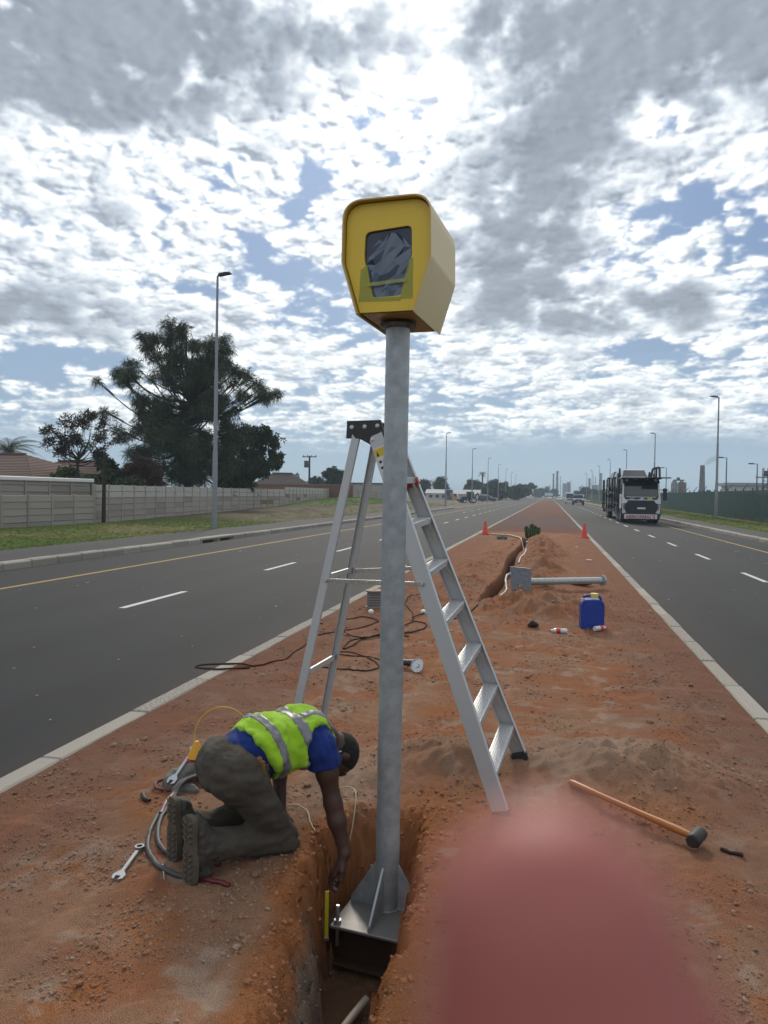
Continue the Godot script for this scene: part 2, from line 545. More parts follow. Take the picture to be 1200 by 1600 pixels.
class Body:
	var o: Vector3
	var c: float
	var n: Vector3i
	var d := PackedFloat32Array()

	func _init(lo: Vector3, hi: Vector3, cell: float) -> void:
		o = lo
		c = cell
		n = Vector3i(((hi - lo) / cell).ceil()) + Vector3i.ONE
		d.resize(n.x * n.y * n.z)
		d.fill(0.2)

	func range_of(lo: Vector3, hi: Vector3) -> Array:
		var a := Vector3i(((lo - o) / c).floor()).clamp(Vector3i.ZERO, n - Vector3i.ONE)
		var b := Vector3i(((hi - o) / c).ceil()).clamp(Vector3i.ZERO, n - Vector3i.ONE)
		return [a, b]

	# a tapered bone between two joints; flat squeezes it along the given direction
	func bone(a: Vector3, b: Vector3, ra: float, rb: float, k := 0.03, flat := Vector3.ZERO) -> void:
		var m := maxf(ra, rb) + k + c * 3.0 + flat.length() * 2.0
		var r := range_of(a.min(b) - Vector3.ONE * m, a.max(b) + Vector3.ONE * m)
		var ab := b - a
		var l := maxf(ab.length_squared(), 1e-9)
		var fl := flat.length()
		var fd := flat.normalized()
		for z in range(r[0].z, r[1].z + 1):
			for y in range(r[0].y, r[1].y + 1):
				for x in range(r[0].x, r[1].x + 1):
					var p := o + Vector3(x, y, z) * c
					var t := clampf((p - a).dot(ab) / l, 0.0, 1.0)
					var q := p - a - ab * t
					if fl > 0.0:
						q += fd * q.dot(fd) * fl
					var v := q.length() - lerpf(ra, rb, t)
					var i := (z * n.y + y) * n.x + x
					var w := d[i]
					var h := maxf(k - absf(v - w), 0.0) / k
					d[i] = minf(v, w) - h * h * k * 0.25

	# an ellipsoid given by centre, half axes and basis; cut: take it away instead
	func blob(at: Vector3, half: Vector3, b := Basis(), k := 0.03, cut := false) -> void:
		var m := half.length() + k + c * 3.0
		var r := range_of(at - Vector3.ONE * m, at + Vector3.ONE * m)
		var bi := b.inverse()
		var least := minf(half.x, minf(half.y, half.z))
		for z in range(r[0].z, r[1].z + 1):
			for y in range(r[0].y, r[1].y + 1):
				for x in range(r[0].x, r[1].x + 1):
					var p := bi * (o + Vector3(x, y, z) * c - at)
					var g := (p / half).length()
					var v := (g - 1.0) * lerpf(least, p.length() / maxf(g, 1e-4), 0.6) if g > 0.01 else -least
					var i := (z * n.y + y) * n.x + x
					var w := d[i]
					if cut:
						v = -v
						var h := maxf(k - absf(v - w), 0.0) / k
						d[i] = maxf(v, w) + h * h * k * 0.25
					else:
						var h := maxf(k - absf(v - w), 0.0) / k
						d[i] = minf(v, w) - h * h * k * 0.25

	# keep only what lies behind the plane
	func cut(at: Vector3, normal: Vector3) -> void:
		var nn := normal.normalized()
		for z in n.z:
			for y in n.y:
				for x in n.x:
					var i := (z * n.y + y) * n.x + x
					if d[i] < 0.1:
						d[i] = maxf(d[i], (o + Vector3(x, y, z) * c - at).dot(nn))

	func grown(by: float) -> Body:
		var b := Body.new(o, o, c)
		b.n = n
		b.d = d.duplicate()
		for i in b.d.size():
			b.d[i] -= by
		return b

	func build(wrinkle: FastNoiseLite = null, amount := 0.0, fold := Vector3.ONE) -> ArrayMesh:
		var at := {}
		var verts := PackedVector3Array()
		var idx := PackedInt32Array()
		var nx := n.x
		var nxy := n.x * n.y
		var off := PackedInt32Array([0, 1, nx, nx + 1, nxy, nxy + 1, nxy + nx, nxy + nx + 1])
		var ends := PackedInt32Array([0, 1, 2, 3, 4, 5, 6, 7, 0, 2, 1, 3, 4, 6, 5, 7, 0, 4, 1, 5, 2, 6, 3, 7])
		for z in n.z - 1:
			for y in n.y - 1:
				for x in n.x - 1:
					var i := (z * n.y + y) * nx + x
					var mask := 0
					for k in 8:
						if d[i + off[k]] < 0.0:
							mask |= 1 << k
					if mask == 0 or mask == 255:
						continue
					var s := Vector3.ZERO
					var count := 0
					for e in 12:
						var k := ends[e * 2]
						var l := ends[e * 2 + 1]
						if ((mask >> k) & 1) != ((mask >> l) & 1):
							var va := d[i + off[k]]
							var t := va / (va - d[i + off[l]])
							var pk := Vector3(k & 1, (k >> 1) & 1, k >> 2)
							var pl := Vector3(l & 1, (l >> 1) & 1, l >> 2)
							s += pk.lerp(pl, t)
							count += 1
					at[i] = verts.size()
					verts.append(o + (Vector3(x, y, z) + s / count) * c)
		for i: int in at:
			var inside := d[i] < 0.0
			for ax in 3:
				var u: int = [1, nx, nxy][ax]
				if (d[i + u] < 0.0) == inside:
					continue
				var v: int = [nx, nxy, 1][ax]
				var w: int = [nxy, 1, nx][ax]
				if not (at.has(i - v) and at.has(i - w) and at.has(i - v - w)):
					continue
				var q := [at[i], at[i - v], at[i - v - w], at[i - w]]
				if inside:
					idx.append_array(PackedInt32Array([q[0], q[2], q[1], q[0], q[3], q[2]]))
				else:
					idx.append_array(PackedInt32Array([q[0], q[1], q[2], q[0], q[2], q[3]]))
		for pass_ in 2:
			var normals := PackedVector3Array()
			normals.resize(verts.size())
			for i in range(0, idx.size(), 3):
				var a := verts[idx[i]]
				var f := (a - verts[idx[i + 2]]).cross(a - verts[idx[i + 1]])
				for k in 3:
					normals[idx[i + k]] += f
			for i in normals.size():
				normals[i] = normals[i].normalized()
			if pass_ == 0 and wrinkle != null:
				for i in verts.size():
					verts[i] += normals[i] * wrinkle.get_noise_3dv(verts[i] * fold) * amount
			elif pass_ == 1 or wrinkle == null:
				var arrays := []
				arrays.resize(Mesh.ARRAY_MAX)
				arrays[Mesh.ARRAY_VERTEX] = verts
				arrays[Mesh.ARRAY_NORMAL] = normals
				arrays[Mesh.ARRAY_INDEX] = idx
				var m := ArrayMesh.new()
				m.add_surface_from_arrays(Mesh.PRIMITIVE_TRIANGLES, arrays)
				return m
		return null

func moved(m: ArrayMesh, by: Vector3) -> ArrayMesh:
	var st := begin()
	st.append_from(m, 0, Transform3D(Basis(), by))
	return st.commit()

func wrinkles(freq: float, octaves: int, s: int) -> FastNoiseLite:
	var n := FastNoiseLite.new()
	n.noise_type = FastNoiseLite.TYPE_SIMPLEX_SMOOTH
	n.frequency = freq
	n.fractal_octaves = octaves
	n.seed = s
	return n

# ---------------------------------------------------------------- the ground

const LEFT := -2.78
const RIGHT := 1.48
var g_big := FastNoiseLite.new()
var g_mid := FastNoiseLite.new()
var g_fine := FastNoiseLite.new()

func piece(table: Array, t: float) -> float:
	for i in table.size() - 1:
		if t >= table[i + 1].x:
			var f: float = clampf((table[i].x - t) / (table[i].x - table[i + 1].x), 0.0, 1.0)
			return lerpf(table[i].y, table[i + 1].y, f)
	return table[table.size() - 1].y

var lip_left := [Vector2(3, -0.75), Vector2(-1.6, -0.80), Vector2(-2.14, -0.83), Vector2(-2.65, -0.90), Vector2(-3.02, -0.985), Vector2(-3.44, -1.0), Vector2(-3.75, -0.93), Vector2(-4.05, -0.84)]
var lip_right := [Vector2(3, -0.45), Vector2(-1.6, -0.49), Vector2(-2.22, -0.51), Vector2(-2.62, -0.50), Vector2(-3.0, -0.50), Vector2(-3.25, -0.53), Vector2(-3.6, -0.56), Vector2(-4.05, -0.62)]
# spoil heaps: centre x, z, half sizes, height, lumpiness
var heaps := [[-0.55, -4.5, 0.42, 0.34, 0.15, 0.5], [-0.98, -4.18, 0.25, 0.2, 0.05, 0.4], [0.33, -4.6, 0.58, 0.46, 0.17, 0.5], [0.75, -4.5, 0.35, 0.3, 0.06, 0.6], [-0.3, -10.5, 0.85, 0.6, 0.25, 0.5], [0.35, -10.9, 0.7, 0.5, 0.12, 0.5],
	[-0.25, -13.6, 0.42, 1.3, 0.24, 0.6], [-0.15, -16.2, 0.5, 1.3, 0.27, 0.7], [-0.22, -18.8, 0.45, 1.4, 0.24, 0.7], [-0.1, -21.6, 0.5, 1.5, 0.25, 0.7], [-0.2, -24.6, 0.5, 1.8, 0.24, 0.7], [-0.3, -27.6, 0.4, 1.2, 0.2, 0.7], [0.25, -20.0, 0.4, 2.5, 0.1, 0.8],
	[-1.45, -13.2, 0.45, 1.5, 0.16, 0.7], [-1.5, -16.5, 0.45, 1.8, 0.14, 0.7], [-1.4, -20.0, 0.35, 2.0, 0.1, 0.7], [-1.7, -11.2, 0.5, 0.7, 0.08, 0.8]]

# height of the median's soil, and what it is made of there: x = rut/trench share, y = depth below the lip
func soil(x: float, z: float) -> float:
	var edge := smoothstep(0.0, 0.35, minf(x - LEFT, RIGHT - x))
	var near := 1.0 - smoothstep(6.0, 40.0, -z)
	var y := (0.030 * g_big.get_noise_2d(x, z) + 0.014 * g_mid.get_noise_2d(x, z) + 0.0075 * near * g_fine.get_noise_2d(x, z)) * (0.25 + 0.75 * edge)
	for h in heaps:
		var u: float = (x - h[0]) / h[2]
		var v: float = (z - h[1]) / h[3]
		var q := u * u + v * v
		if q < 4.0:
			var f := exp(-q * 1.3)
			y += h[4] * f * (1.0 + h[5] * g_mid.get_noise_2d(x * 0.8 + 9.0, z * 0.8)) + 0.02 * f * g_fine.get_noise_2d(x * 0.7, z * 0.7)
	if z > -4.6:
		var jag := 0.05 * g_mid.get_noise_2d(x * 0.8 + 40.0, z * 1.1) + 0.045 * g_fine.get_noise_2d(z * 1.3, x * 2.4 + 8.0)
		var wl := lerpf(0.085, 0.20, smoothstep(-3.1, -2.5, z))
		var a := (x - piece(lip_left, z) - jag) / wl
		var b := (piece(lip_right, z) - jag * 0.7 - x) / 0.10
		var e := (z + 3.86 + jag) / 0.40
		var t := minf(minf(a, b), e)
		if t > -0.5:
			var deep := lerpf(0.18, 0.52, smoothstep(-3.92, -3.5, z)) + 0.03 * g_mid.get_noise_2d(x * 2.0, z * 2.0)
			# crumbled lip, steep face, uneven floor
			var s := smoothstep(-0.35, 0.25, t) * 0.13 + smoothstep(0.0, 1.0, t) * 0.87
			y = lerpf(y, -deep, s) + (0.02 * g_fine.get_noise_2d(x * 1.3, z * 1.3)) * (1.0 if t > 0.0 and t < 1.0 else 0.3)
	elif z < -11.0 and z > -29.6:
		var c := -0.86 + 0.05 * sin(z * 0.7) + 0.06 * smoothstep(-22.0, -29.0, z)
		var half := 0.105 + 0.03 * g_mid.get_noise_2d(z * 0.5, 3.0)
		var t := (half - absf(x - c)) / 0.07
		t = minf(t, minf((z + 29.4) / 0.3, (-11.3 - z) / 0.3))
		if t > -0.6:
			y = lerpf(y, -0.32 + 0.04 * g_mid.get_noise_2d(x, z), smoothstep(-0.4, 1.0, t))
	return y

const DRY := Color(0.375, 0.212, 0.130)
const RUST := Color(0.375, 0.158, 0.078)
const CLAY := Color(0.398, 0.146, 0.047)
const GREY := Color(0.421, 0.304, 0.222)
const EDGE := Color(0.228, 0.115, 0.08)

func soil_color(x: float, z: float, y: float) -> Color:
	var a := g_big.get_noise_2d(x * 1.2 + 50.0, z * 1.2)
	var b := g_mid.get_noise_2d(x * 0.5 - 20.0, z * 0.5)
	var c := g_fine.get_noise_2d(x * 0.4, z * 0.4 + 70.0)
	var k := RUST.lerp(DRY, smoothstep(-0.35, 0.35, a + 0.5 * b + 0.25 * smoothstep(-4.5, -2.0, z)))
	k = k.lerp(CLAY, 0.6 * smoothstep(0.15, 0.5, b - 0.4 * a))
	k = k.lerp(GREY, 0.75 * smoothstep(0.28, 0.6, c * 0.6 + g_big.get_noise_2d(x * 2.0 - 9.0, z * 2.0 + 4.0)))
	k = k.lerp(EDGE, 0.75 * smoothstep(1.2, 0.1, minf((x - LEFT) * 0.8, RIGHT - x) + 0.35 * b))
	if z < -6.0:
		k = k.lerp(RUST.lerp(EDGE, 0.35), 0.55 * smoothstep(-6.0, -14.0, z))
	if z < -33.0:   # the finished paving far along the median
		var band := EDGE.lerp(Color(0.17, 0.085, 0.062), 0.5 + 0.3 * b)
		if z < -39.0 and z > -62.0:
			band = Color(0.165, 0.105, 0.09)
		k = k.lerp(band, smoothstep(-33.0, -34.0, z))
	if z > -5.0:
		var near_lip := x - piece(lip_left, z)
		if near_lip > -0.5 and near_lip < 0.6 and z > -4.1:
			var f := smoothstep(-0.16, -0.05, near_lip + 0.09 * b) * smoothstep(-4.1, -3.7, z) * smoothstep(0.62, 0.40, near_lip + 0.12 * b)
			k = k.lerp(CLAY.lerp(RUST, 0.25 + 0.3 * c), f * 0.9)
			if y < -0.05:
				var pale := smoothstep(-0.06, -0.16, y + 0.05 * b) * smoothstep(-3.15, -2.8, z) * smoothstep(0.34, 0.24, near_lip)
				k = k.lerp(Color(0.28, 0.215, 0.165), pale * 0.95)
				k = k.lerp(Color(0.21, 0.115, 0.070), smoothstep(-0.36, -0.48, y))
		if x > -0.62 and y < -0.02:
			k = k.lerp(CLAY, 0.6)
		var m := exp(-(pow((x - 0.33) / 0.6, 2.0) + pow((z + 4.6) / 0.42, 2.0)))
		k = k.lerp(GREY.lerp(DRY, 0.4), m)
		k = k.lerp(GREY, 0.8 * exp(-(pow((x + 1.05) / 0.3, 2.0) + pow((z + 4.1) / 0.3, 2.0))))
		k = k.lerp(DRY, 0.7 * exp(-(pow((x + 0.55) / 0.4, 2.0) + pow((z + 4.5) / 0.3, 2.0))))
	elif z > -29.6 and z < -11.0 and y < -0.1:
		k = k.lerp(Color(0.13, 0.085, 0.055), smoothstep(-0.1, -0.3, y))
	return k * (1.0 + 0.10 * c)

# a sheet over lines of x and z; height and colour by functions
func sheet(xs: PackedFloat32Array, zs: PackedFloat32Array, height: Callable, color: Callable) -> ArrayMesh:
	var w := xs.size()
	var h := zs.size()
	var v := PackedVector3Array()
	var c := PackedColorArray()
	var nn := PackedVector3Array()
	v.resize(w * h)
	c.resize(w * h)
	nn.resize(w * h)
	var work := func(j: int) -> void:
		for i in w:
			var y: float = height.call(xs[i], zs[j])
			v[j * w + i] = Vector3(xs[i], y, zs[j])
			c[j * w + i] = color.call(xs[i], zs[j], y)
	for j in h:
		work.call(j)
	for j in h:
		for i in w:
			var dx := v[j * w + mini(i + 1, w - 1)] - v[j * w + maxi(i - 1, 0)]
			var dz := v[mini(j + 1, h - 1) * w + i] - v[maxi(j - 1, 0) * w + i]
			var n := dz.cross(dx).normalized()
			nn[j * w + i] = n if n.y > 0.0 else -n
	var idx := PackedInt32Array()
	idx.resize((w - 1) * (h - 1) * 6)
	var at := 0
	for j in h - 1:
		for i in w - 1:
			var a := j * w + i
			# rows run away from the camera (towards -z), columns to the right
			idx[at] = a
			idx[at + 1] = a + w
			idx[at + 2] = a + w + 1
			idx[at + 3] = a
			idx[at + 4] = a + w + 1
			idx[at + 5] = a + 1
			at += 6
	var arrays := []
	arrays.resize(Mesh.ARRAY_MAX)
	arrays[Mesh.ARRAY_VERTEX] = v
	arrays[Mesh.ARRAY_NORMAL] = nn
	arrays[Mesh.ARRAY_COLOR] = c
	arrays[Mesh.ARRAY_INDEX] = idx
	var m := ArrayMesh.new()
	m.add_surface_from_arrays(Mesh.PRIMITIVE_TRIANGLES, arrays)
	return m

func steps_from(a: float, b: float, first: float, grow: float) -> PackedFloat32Array:
	var out := PackedFloat32Array([a])
	var z := a
	while z > b:
		z -= maxf(first, -z * grow)
		out.append(maxf(z, b))
	return out

func even(a: float, b: float, count: int) -> PackedFloat32Array:
	var out := PackedFloat32Array()
	for i in count + 1:
		out.append(lerpf(a, b, float(i) / count))
	return out

func road_left_y(x: float) -> float:
	return -0.09 - 0.02 * (-2.93 - x)

func road_right_y(x: float) -> float:
	return -0.09 - 0.02 * (x - 1.63)

func verge_left_y(x: float, z: float) -> float:
	var y := -0.125 + 0.16 * smoothstep(-15.0, -20.0, x) + 0.035 * g_big.get_noise_2d(x * 0.3, z * 0.3) * smoothstep(-14.6, -16.0, x)
	# grassed bank in front of the wall farther on
	y += 0.95 * exp(-(pow((x + 23.0) / 3.6, 2.0) + pow((z + 88.0) / 24.0, 2.0)))
	return y

func verge_right_y(x: float, z: float) -> float:
	return -0.10 + 0.05 * smoothstep(10.5, 13.0, x) + 0.03 * g_big.get_noise_2d(x * 0.3, z * 0.3) * smoothstep(10.4, 11.5, x)

func build_ground() -> void:
	g_big.frequency = 0.9
	g_big.fractal_octaves = 3
	g_mid.frequency = 3.3
	g_mid.seed = 5
	g_mid.fractal_octaves = 3
	g_fine.frequency = 13.0
	g_fine.seed = 8
	g_fine.fractal_octaves = 4
	g_fine.fractal_gain = 0.6

	# the median of bare red soil
	var zs := even(4.0, 0.4, 20)
	zs.append_array(even(0.36, -1.68, 68))
	zs.append_array(steps_from(-1.715, -42.0, 0.0105, 0.0040))
	zs.append_array(steps_from(-43.0, -420.0, 1.0, 0.03))
	var earth := tinted(mat(Color.WHITE, 1.0, 0.0, "grain", 1.4, "grain_height", 1.1))
	earth.metallic_specular = 0.25
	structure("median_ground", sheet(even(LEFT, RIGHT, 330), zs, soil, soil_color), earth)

	# both carriageways
	var tar := tinted(mat(Color.WHITE, 0.86, 0.0, "speck", 1.1, "grain_height", 0.25))
	tar.metallic_specular = 0.35
	var rz := even(12.0, -3.0, 10)
	rz.append_array(steps_from(-3.4, -3000.0, 0.4, 0.03))
	var tar_color := func(x: float, z: float, _y: float) -> Color:
		var lane := absf(fposmod(absf(x) - (2.93 if x < 0.0 else 1.63), 3.3) - 1.65)
		var k := 0.042 + 0.006 * g_big.get_noise_2d(x * 0.5, z * 0.08) + 0.004 * g_mid.get_noise_2d(x * 0.6, z * 0.2)
		k -= 0.009 * exp(-pow((lane - 0.75) / 0.35, 2.0))
		k -= 0.004 * exp(-pow(lane / 0.3, 2.0))
		var dust := smoothstep(0.55, 0.0, absf(absf(x + 0.65) - 2.28) + 0.25 * g_mid.get_noise_2d(x, z * 0.5))
		return Color(k * 0.92, k, k * 1.07).lerp(Color(0.11, 0.065, 0.045), 0.35 * dust)
	var rl := structure("road_left", sheet(even(-11.95, -2.93, 40), rz, func(x: float, _z: float) -> float: return road_left_y(x), tar_color), tar)
	var rr := structure("road_right", sheet(even(1.63, 8.65, 32), rz, func(x: float, _z: float) -> float: return road_right_y(x), tar_color), tar)

	# painted lines
	var white := mat(Color(0.55, 0.55, 0.53), 0.8, 0.0, "grain_soft", 2.0)
	var yellow := mat(Color(0.40, 0.24, 0.05), 0.8, 0.0, "grain", 2.0)
	var line := func(road: Node3D, called: String, x: float, z0: float, z1: float, wide: float, m: Material, left: bool) -> void:
		var y0 := road_left_y(x) if left else road_right_y(x)
		mi(called, box_mesh(Vector3(wide, 0.008, absf(z1 - z0))), m, road, Vector3(x, y0 + 0.002, (z0 + z1) * 0.5), Basis(Vector3.BACK, 0.02 if left else -0.02))
	var z := -10.2
	for i in 30:
		line.call(rl, "lane_dash", -6.12, z, z - 2.0, 0.11, white, true)
		z -= 5.85
	z = -74.0
	for i in 14:
		line.call(rl, "lane_dash", -8.15, z, z - 2.2, 0.12, white, true)
		z -= 8.0
	z = -5.6
	for i in 32:
		line.call(rr, "lane_dash", 4.45, z, z - 2.0, 0.11, white, false)
		z -= 5.85
	line.call(rl, "edge_line", -9.58, 10.0, -95.0, 0.13, yellow, true)
	line.call(rr, "edge_line", 7.12, 10.0, -420.0, 0.12, yellow, false)

	# kerbs of the median, and the far kerbs, laid as single stones
	var stone := [mat(Color(0.37, 0.335, 0.28), 0.95, 0.0, "grain", 1.3, "grain_height", 0.3), mat(Color(0.32, 0.29, 0.245), 0.95, 0.0, "lumps", 1.0, "grain_height", 0.3), mat(Color(0.42, 0.385, 0.325), 0.95, 0.0, "grain", 1.6, "grain_height", 0.3)]
	var flush := box_mesh(Vector3(0.147, 0.28, 0.992), 0.014)
	for side in 2:
		var k := Node3D.new()
		k.name = "median_kerb_left" if side == 0 else "median_kerb_right"
		k.set_meta("kind", "structure")
		add_child(k)
		var x := -2.855 if side == 0 else 1.555
		var zz := -0.5
		for i in 60:
			mi("kerb_stone", flush, stone[rng.randi() % 3], k, Vector3(x + rng.randf_range(-0.004, 0.004), -0.135 + rng.randf_range(-0.006, 0.006), zz), Basis(Vector3.UP, rng.randf_range(-0.004, 0.004)))
			zz -= 1.0
		mi("kerb_run", box_mesh(Vector3(0.147, 0.28, 380.0), 0.014), stone[0], k, Vector3(x, -0.135, zz - 189.5))
		mi("kerb_run", box_mesh(Vector3(0.147, 0.28, 14.0), 0.014), stone[0], k, Vector3(x, -0.135, 7.0))
	var tall := box_mesh(Vector3(0.30, 0.36, 0.985), 0.035)
	for side in 2:
		var k := Node3D.new()
		k.name = "far_kerb_left" if side == 0 else "far_kerb_right"
		k.set_meta("kind", "structure")
		add_child(k)
		var x := -12.10 if side == 0 else 8.80
		var y := -0.275 if side == 0 else -0.245
		var z0 := -11.5 if side == 0 else -24.5
		for i in 75:
			if side == 0 and z0 < -25.0 and z0 > -28.0:
				z0 -= 1.0
				continue
			mi("kerb_stone", tall, stone[rng.randi() % 3], k, Vector3(x + rng.randf_range(-0.012, 0.012), y + rng.randf_range(-0.008, 0.008), z0), Basis(Vector3.UP, rng.randf_range(-0.008, 0.008)))
			z0 -= 1.0
		var rest := 12.0 if side == 0 else 330.0
		mi("kerb_run", box_mesh(Vector3(0.30, 0.36, rest), 0.035), stone[0], k, Vector3(x, y, z0 - rest * 0.5 + 0.5))
	# the kerb turns away into a side street on the left
	var bend := begin()
	var last := Vector3(-12.10, -0.275, -98.5)
	for i in 8:
		var q := (i + 1) * PI * 0.5 / 8.0
		var p := Vector3(-12.10 - 6.0 * (1.0 - cos(q)), -0.275, -98.5 - 6.0 * sin(q))
		bar(bend, last, p, 0.36, 0.30, Vector3.UP.cross(p - last).normalized(), 0.03)
		last = p
	mi("kerb_bend", done(bend), stone[2], get_node("far_kerb_left"))
	var drain := thing("drain_inlet", "concrete kerb inlet with two dark openings below the tall lamp post", "storm drain", Vector3(-12.1, -0.3, -26.5))
	var ds := begin()
	box(ds, Vector3(0, 0.165, 0), Vector3(0.34, 0.09, 3.0), 0.02)
	for q in [-1.45, 0.0, 1.45]:
		box(ds, Vector3(0, 0.02, q), Vector3(0.32, 0.20, 0.12), 0.01)
	mi("lintel", done(ds), stone[2], drain)
	mi("opening", box_mesh(Vector3(0.1, 0.2, 2.86)), mat(Color(0.01, 0.01, 0.01)), drain, Vector3(-0.12, 0.02, 0))

	# footpaths and verges; each verge reaches the horizon
	var path := tinted(mat(Color.WHITE, 0.9, 0.0, "speck", 0.9, "grain_height", 0.3))
	var grey := func(x: float, z: float, _y: float) -> Color:
		var k := 0.046 + 0.010 * g_big.get_noise_2d(x * 0.4, z * 0.2)
		return Color(k, k, k * 1.02)
	var pz := steps_from(14.0, -420.0, 0.8, 0.03)
	structure("footpath_left", sheet(even(-14.55, -12.24, 6), pz, func(_x: float, _z: float) -> float: return -0.118, grey), path)
	structure("footpath_right", sheet(even(8.94, 10.45, 5), pz, func(_x: float, _z: float) -> float: return -0.108, grey), path)
	var grass_color := func(x: float, z: float, y: float) -> Color:
		var a := g_big.get_noise_2d(x * 0.18, z * 0.10)
		var b := g_mid.get_noise_2d(x * 0.25, z * 0.25)
		var green := Color(0.115, 0.165, 0.028).lerp(Color(0.19, 0.19, 0.045), 0.5 + 0.5 * b)
		var straw := Color(0.24, 0.19, 0.085)
		var k := green.lerp(straw, 0.75 * smoothstep(0.05, 0.5, a + 0.3 * b))
		if x < 0.0:
			k = k.lerp(Color(0.13, 0.085, 0.048), 0.85 * smoothstep(-18.2, -19.8, x + 0.8 * a) * smoothstep(-110.0, -100.0, z))
			k = k.lerp(Color(0.125, 0.080, 0.045).lerp(Color(0.22, 0.18, 0.12), smoothstep(0.1, 0.4, b)), 0.8 * smoothstep(-36.0, -44.0, z + 6.0 * a) * smoothstep(0.35, 0.15, y))
			k = k.lerp(Color(0.075, 0.14, 0.022), smoothstep(0.25, 0.45, y) * smoothstep(-110.0, -100.0, z))
		return k
	var grass_ground := tinted(mat(Color.WHITE, 1.0, 0.0, "grain", 0.8, "lumps_height", 3.0))
	var vx := PackedFloat32Array([-4500, -1200, -500, -250, -150, -100, -70, -50, -40])
	vx.append_array(even(-33.0, -14.54, 60))
	var vz := even(900.0, 20.0, 6)
	vz.append_array(even(8.0, -10.0, 12))
	vz.append_array(steps_from(-10.4, -4500.0, 0.45, 0.018))
	structure("ground_left", sheet(vx, vz, verge_left_y, grass_color), grass_ground)
	var wx := even(10.44, 15.0, 20)
	wx.append_array(PackedFloat32Array([18, 24, 35, 60, 120, 300, 900, 4500]))
	structure("ground_right", sheet(wx, vz, verge_right_y, grass_color), grass_ground)
	build_stones()
	build_grass()

func pebble(s: int, flat: float) -> ArrayMesh:
	var st := begin()
	st.set_smooth_group(-1)
	var r := RandomNumberGenerator.new()
	r.seed = s
	var rings := [[Vector3(0, -flat, 0)], [], [], [Vector3(0, flat, 0)]]
	for k in 5:
		rings[1].append(Vector3(cos(k * TAU / 5), -0.45 * flat, sin(k * TAU / 5)) * r.randf_range(0.75, 1.1))
		rings[2].append(Vector3(cos((k + 0.5) * TAU / 5), 0.5 * flat, sin((k + 0.5) * TAU / 5)) * r.randf_range(0.7, 1.05))
	for k in 5:
		var l := (k + 1) % 5
		tri(st, rings[0][0], rings[1][k], rings[1][l], Vector3.ZERO)
		tri(st, rings[1][k], rings[1][l], rings[2][k], Vector3.ZERO)
		tri(st, rings[1][l], rings[2][k], rings[2][l], Vector3.ZERO)
		tri(st, rings[2][k], rings[2][l], rings[3][0], Vector3.ZERO)
	return done(st)

func many(called: String, m: Mesh, material: Material, places: Array, colors: Array, parent: Node = null) -> MultiMeshInstance3D:
	var mm := MultiMesh.new()
	mm.transform_format = MultiMesh.TRANSFORM_3D
	mm.use_colors = colors.size() > 0
	mm.mesh = m
	mm.instance_count = places.size()
	for i in places.size():
		mm.set_instance_transform(i, places[i])
		if colors.size() > 0:
			mm.set_instance_color(i, colors[i])
	var o := MultiMeshInstance3D.new()
	o.multimesh = mm
	o.material_override = material
	if parent == null:
		o.name = numbered(called)
		add_child(o)
	else:
		o.name = called
		parent.add_child(o, true)
	o.set_meta("kind", "stuff")
	return o

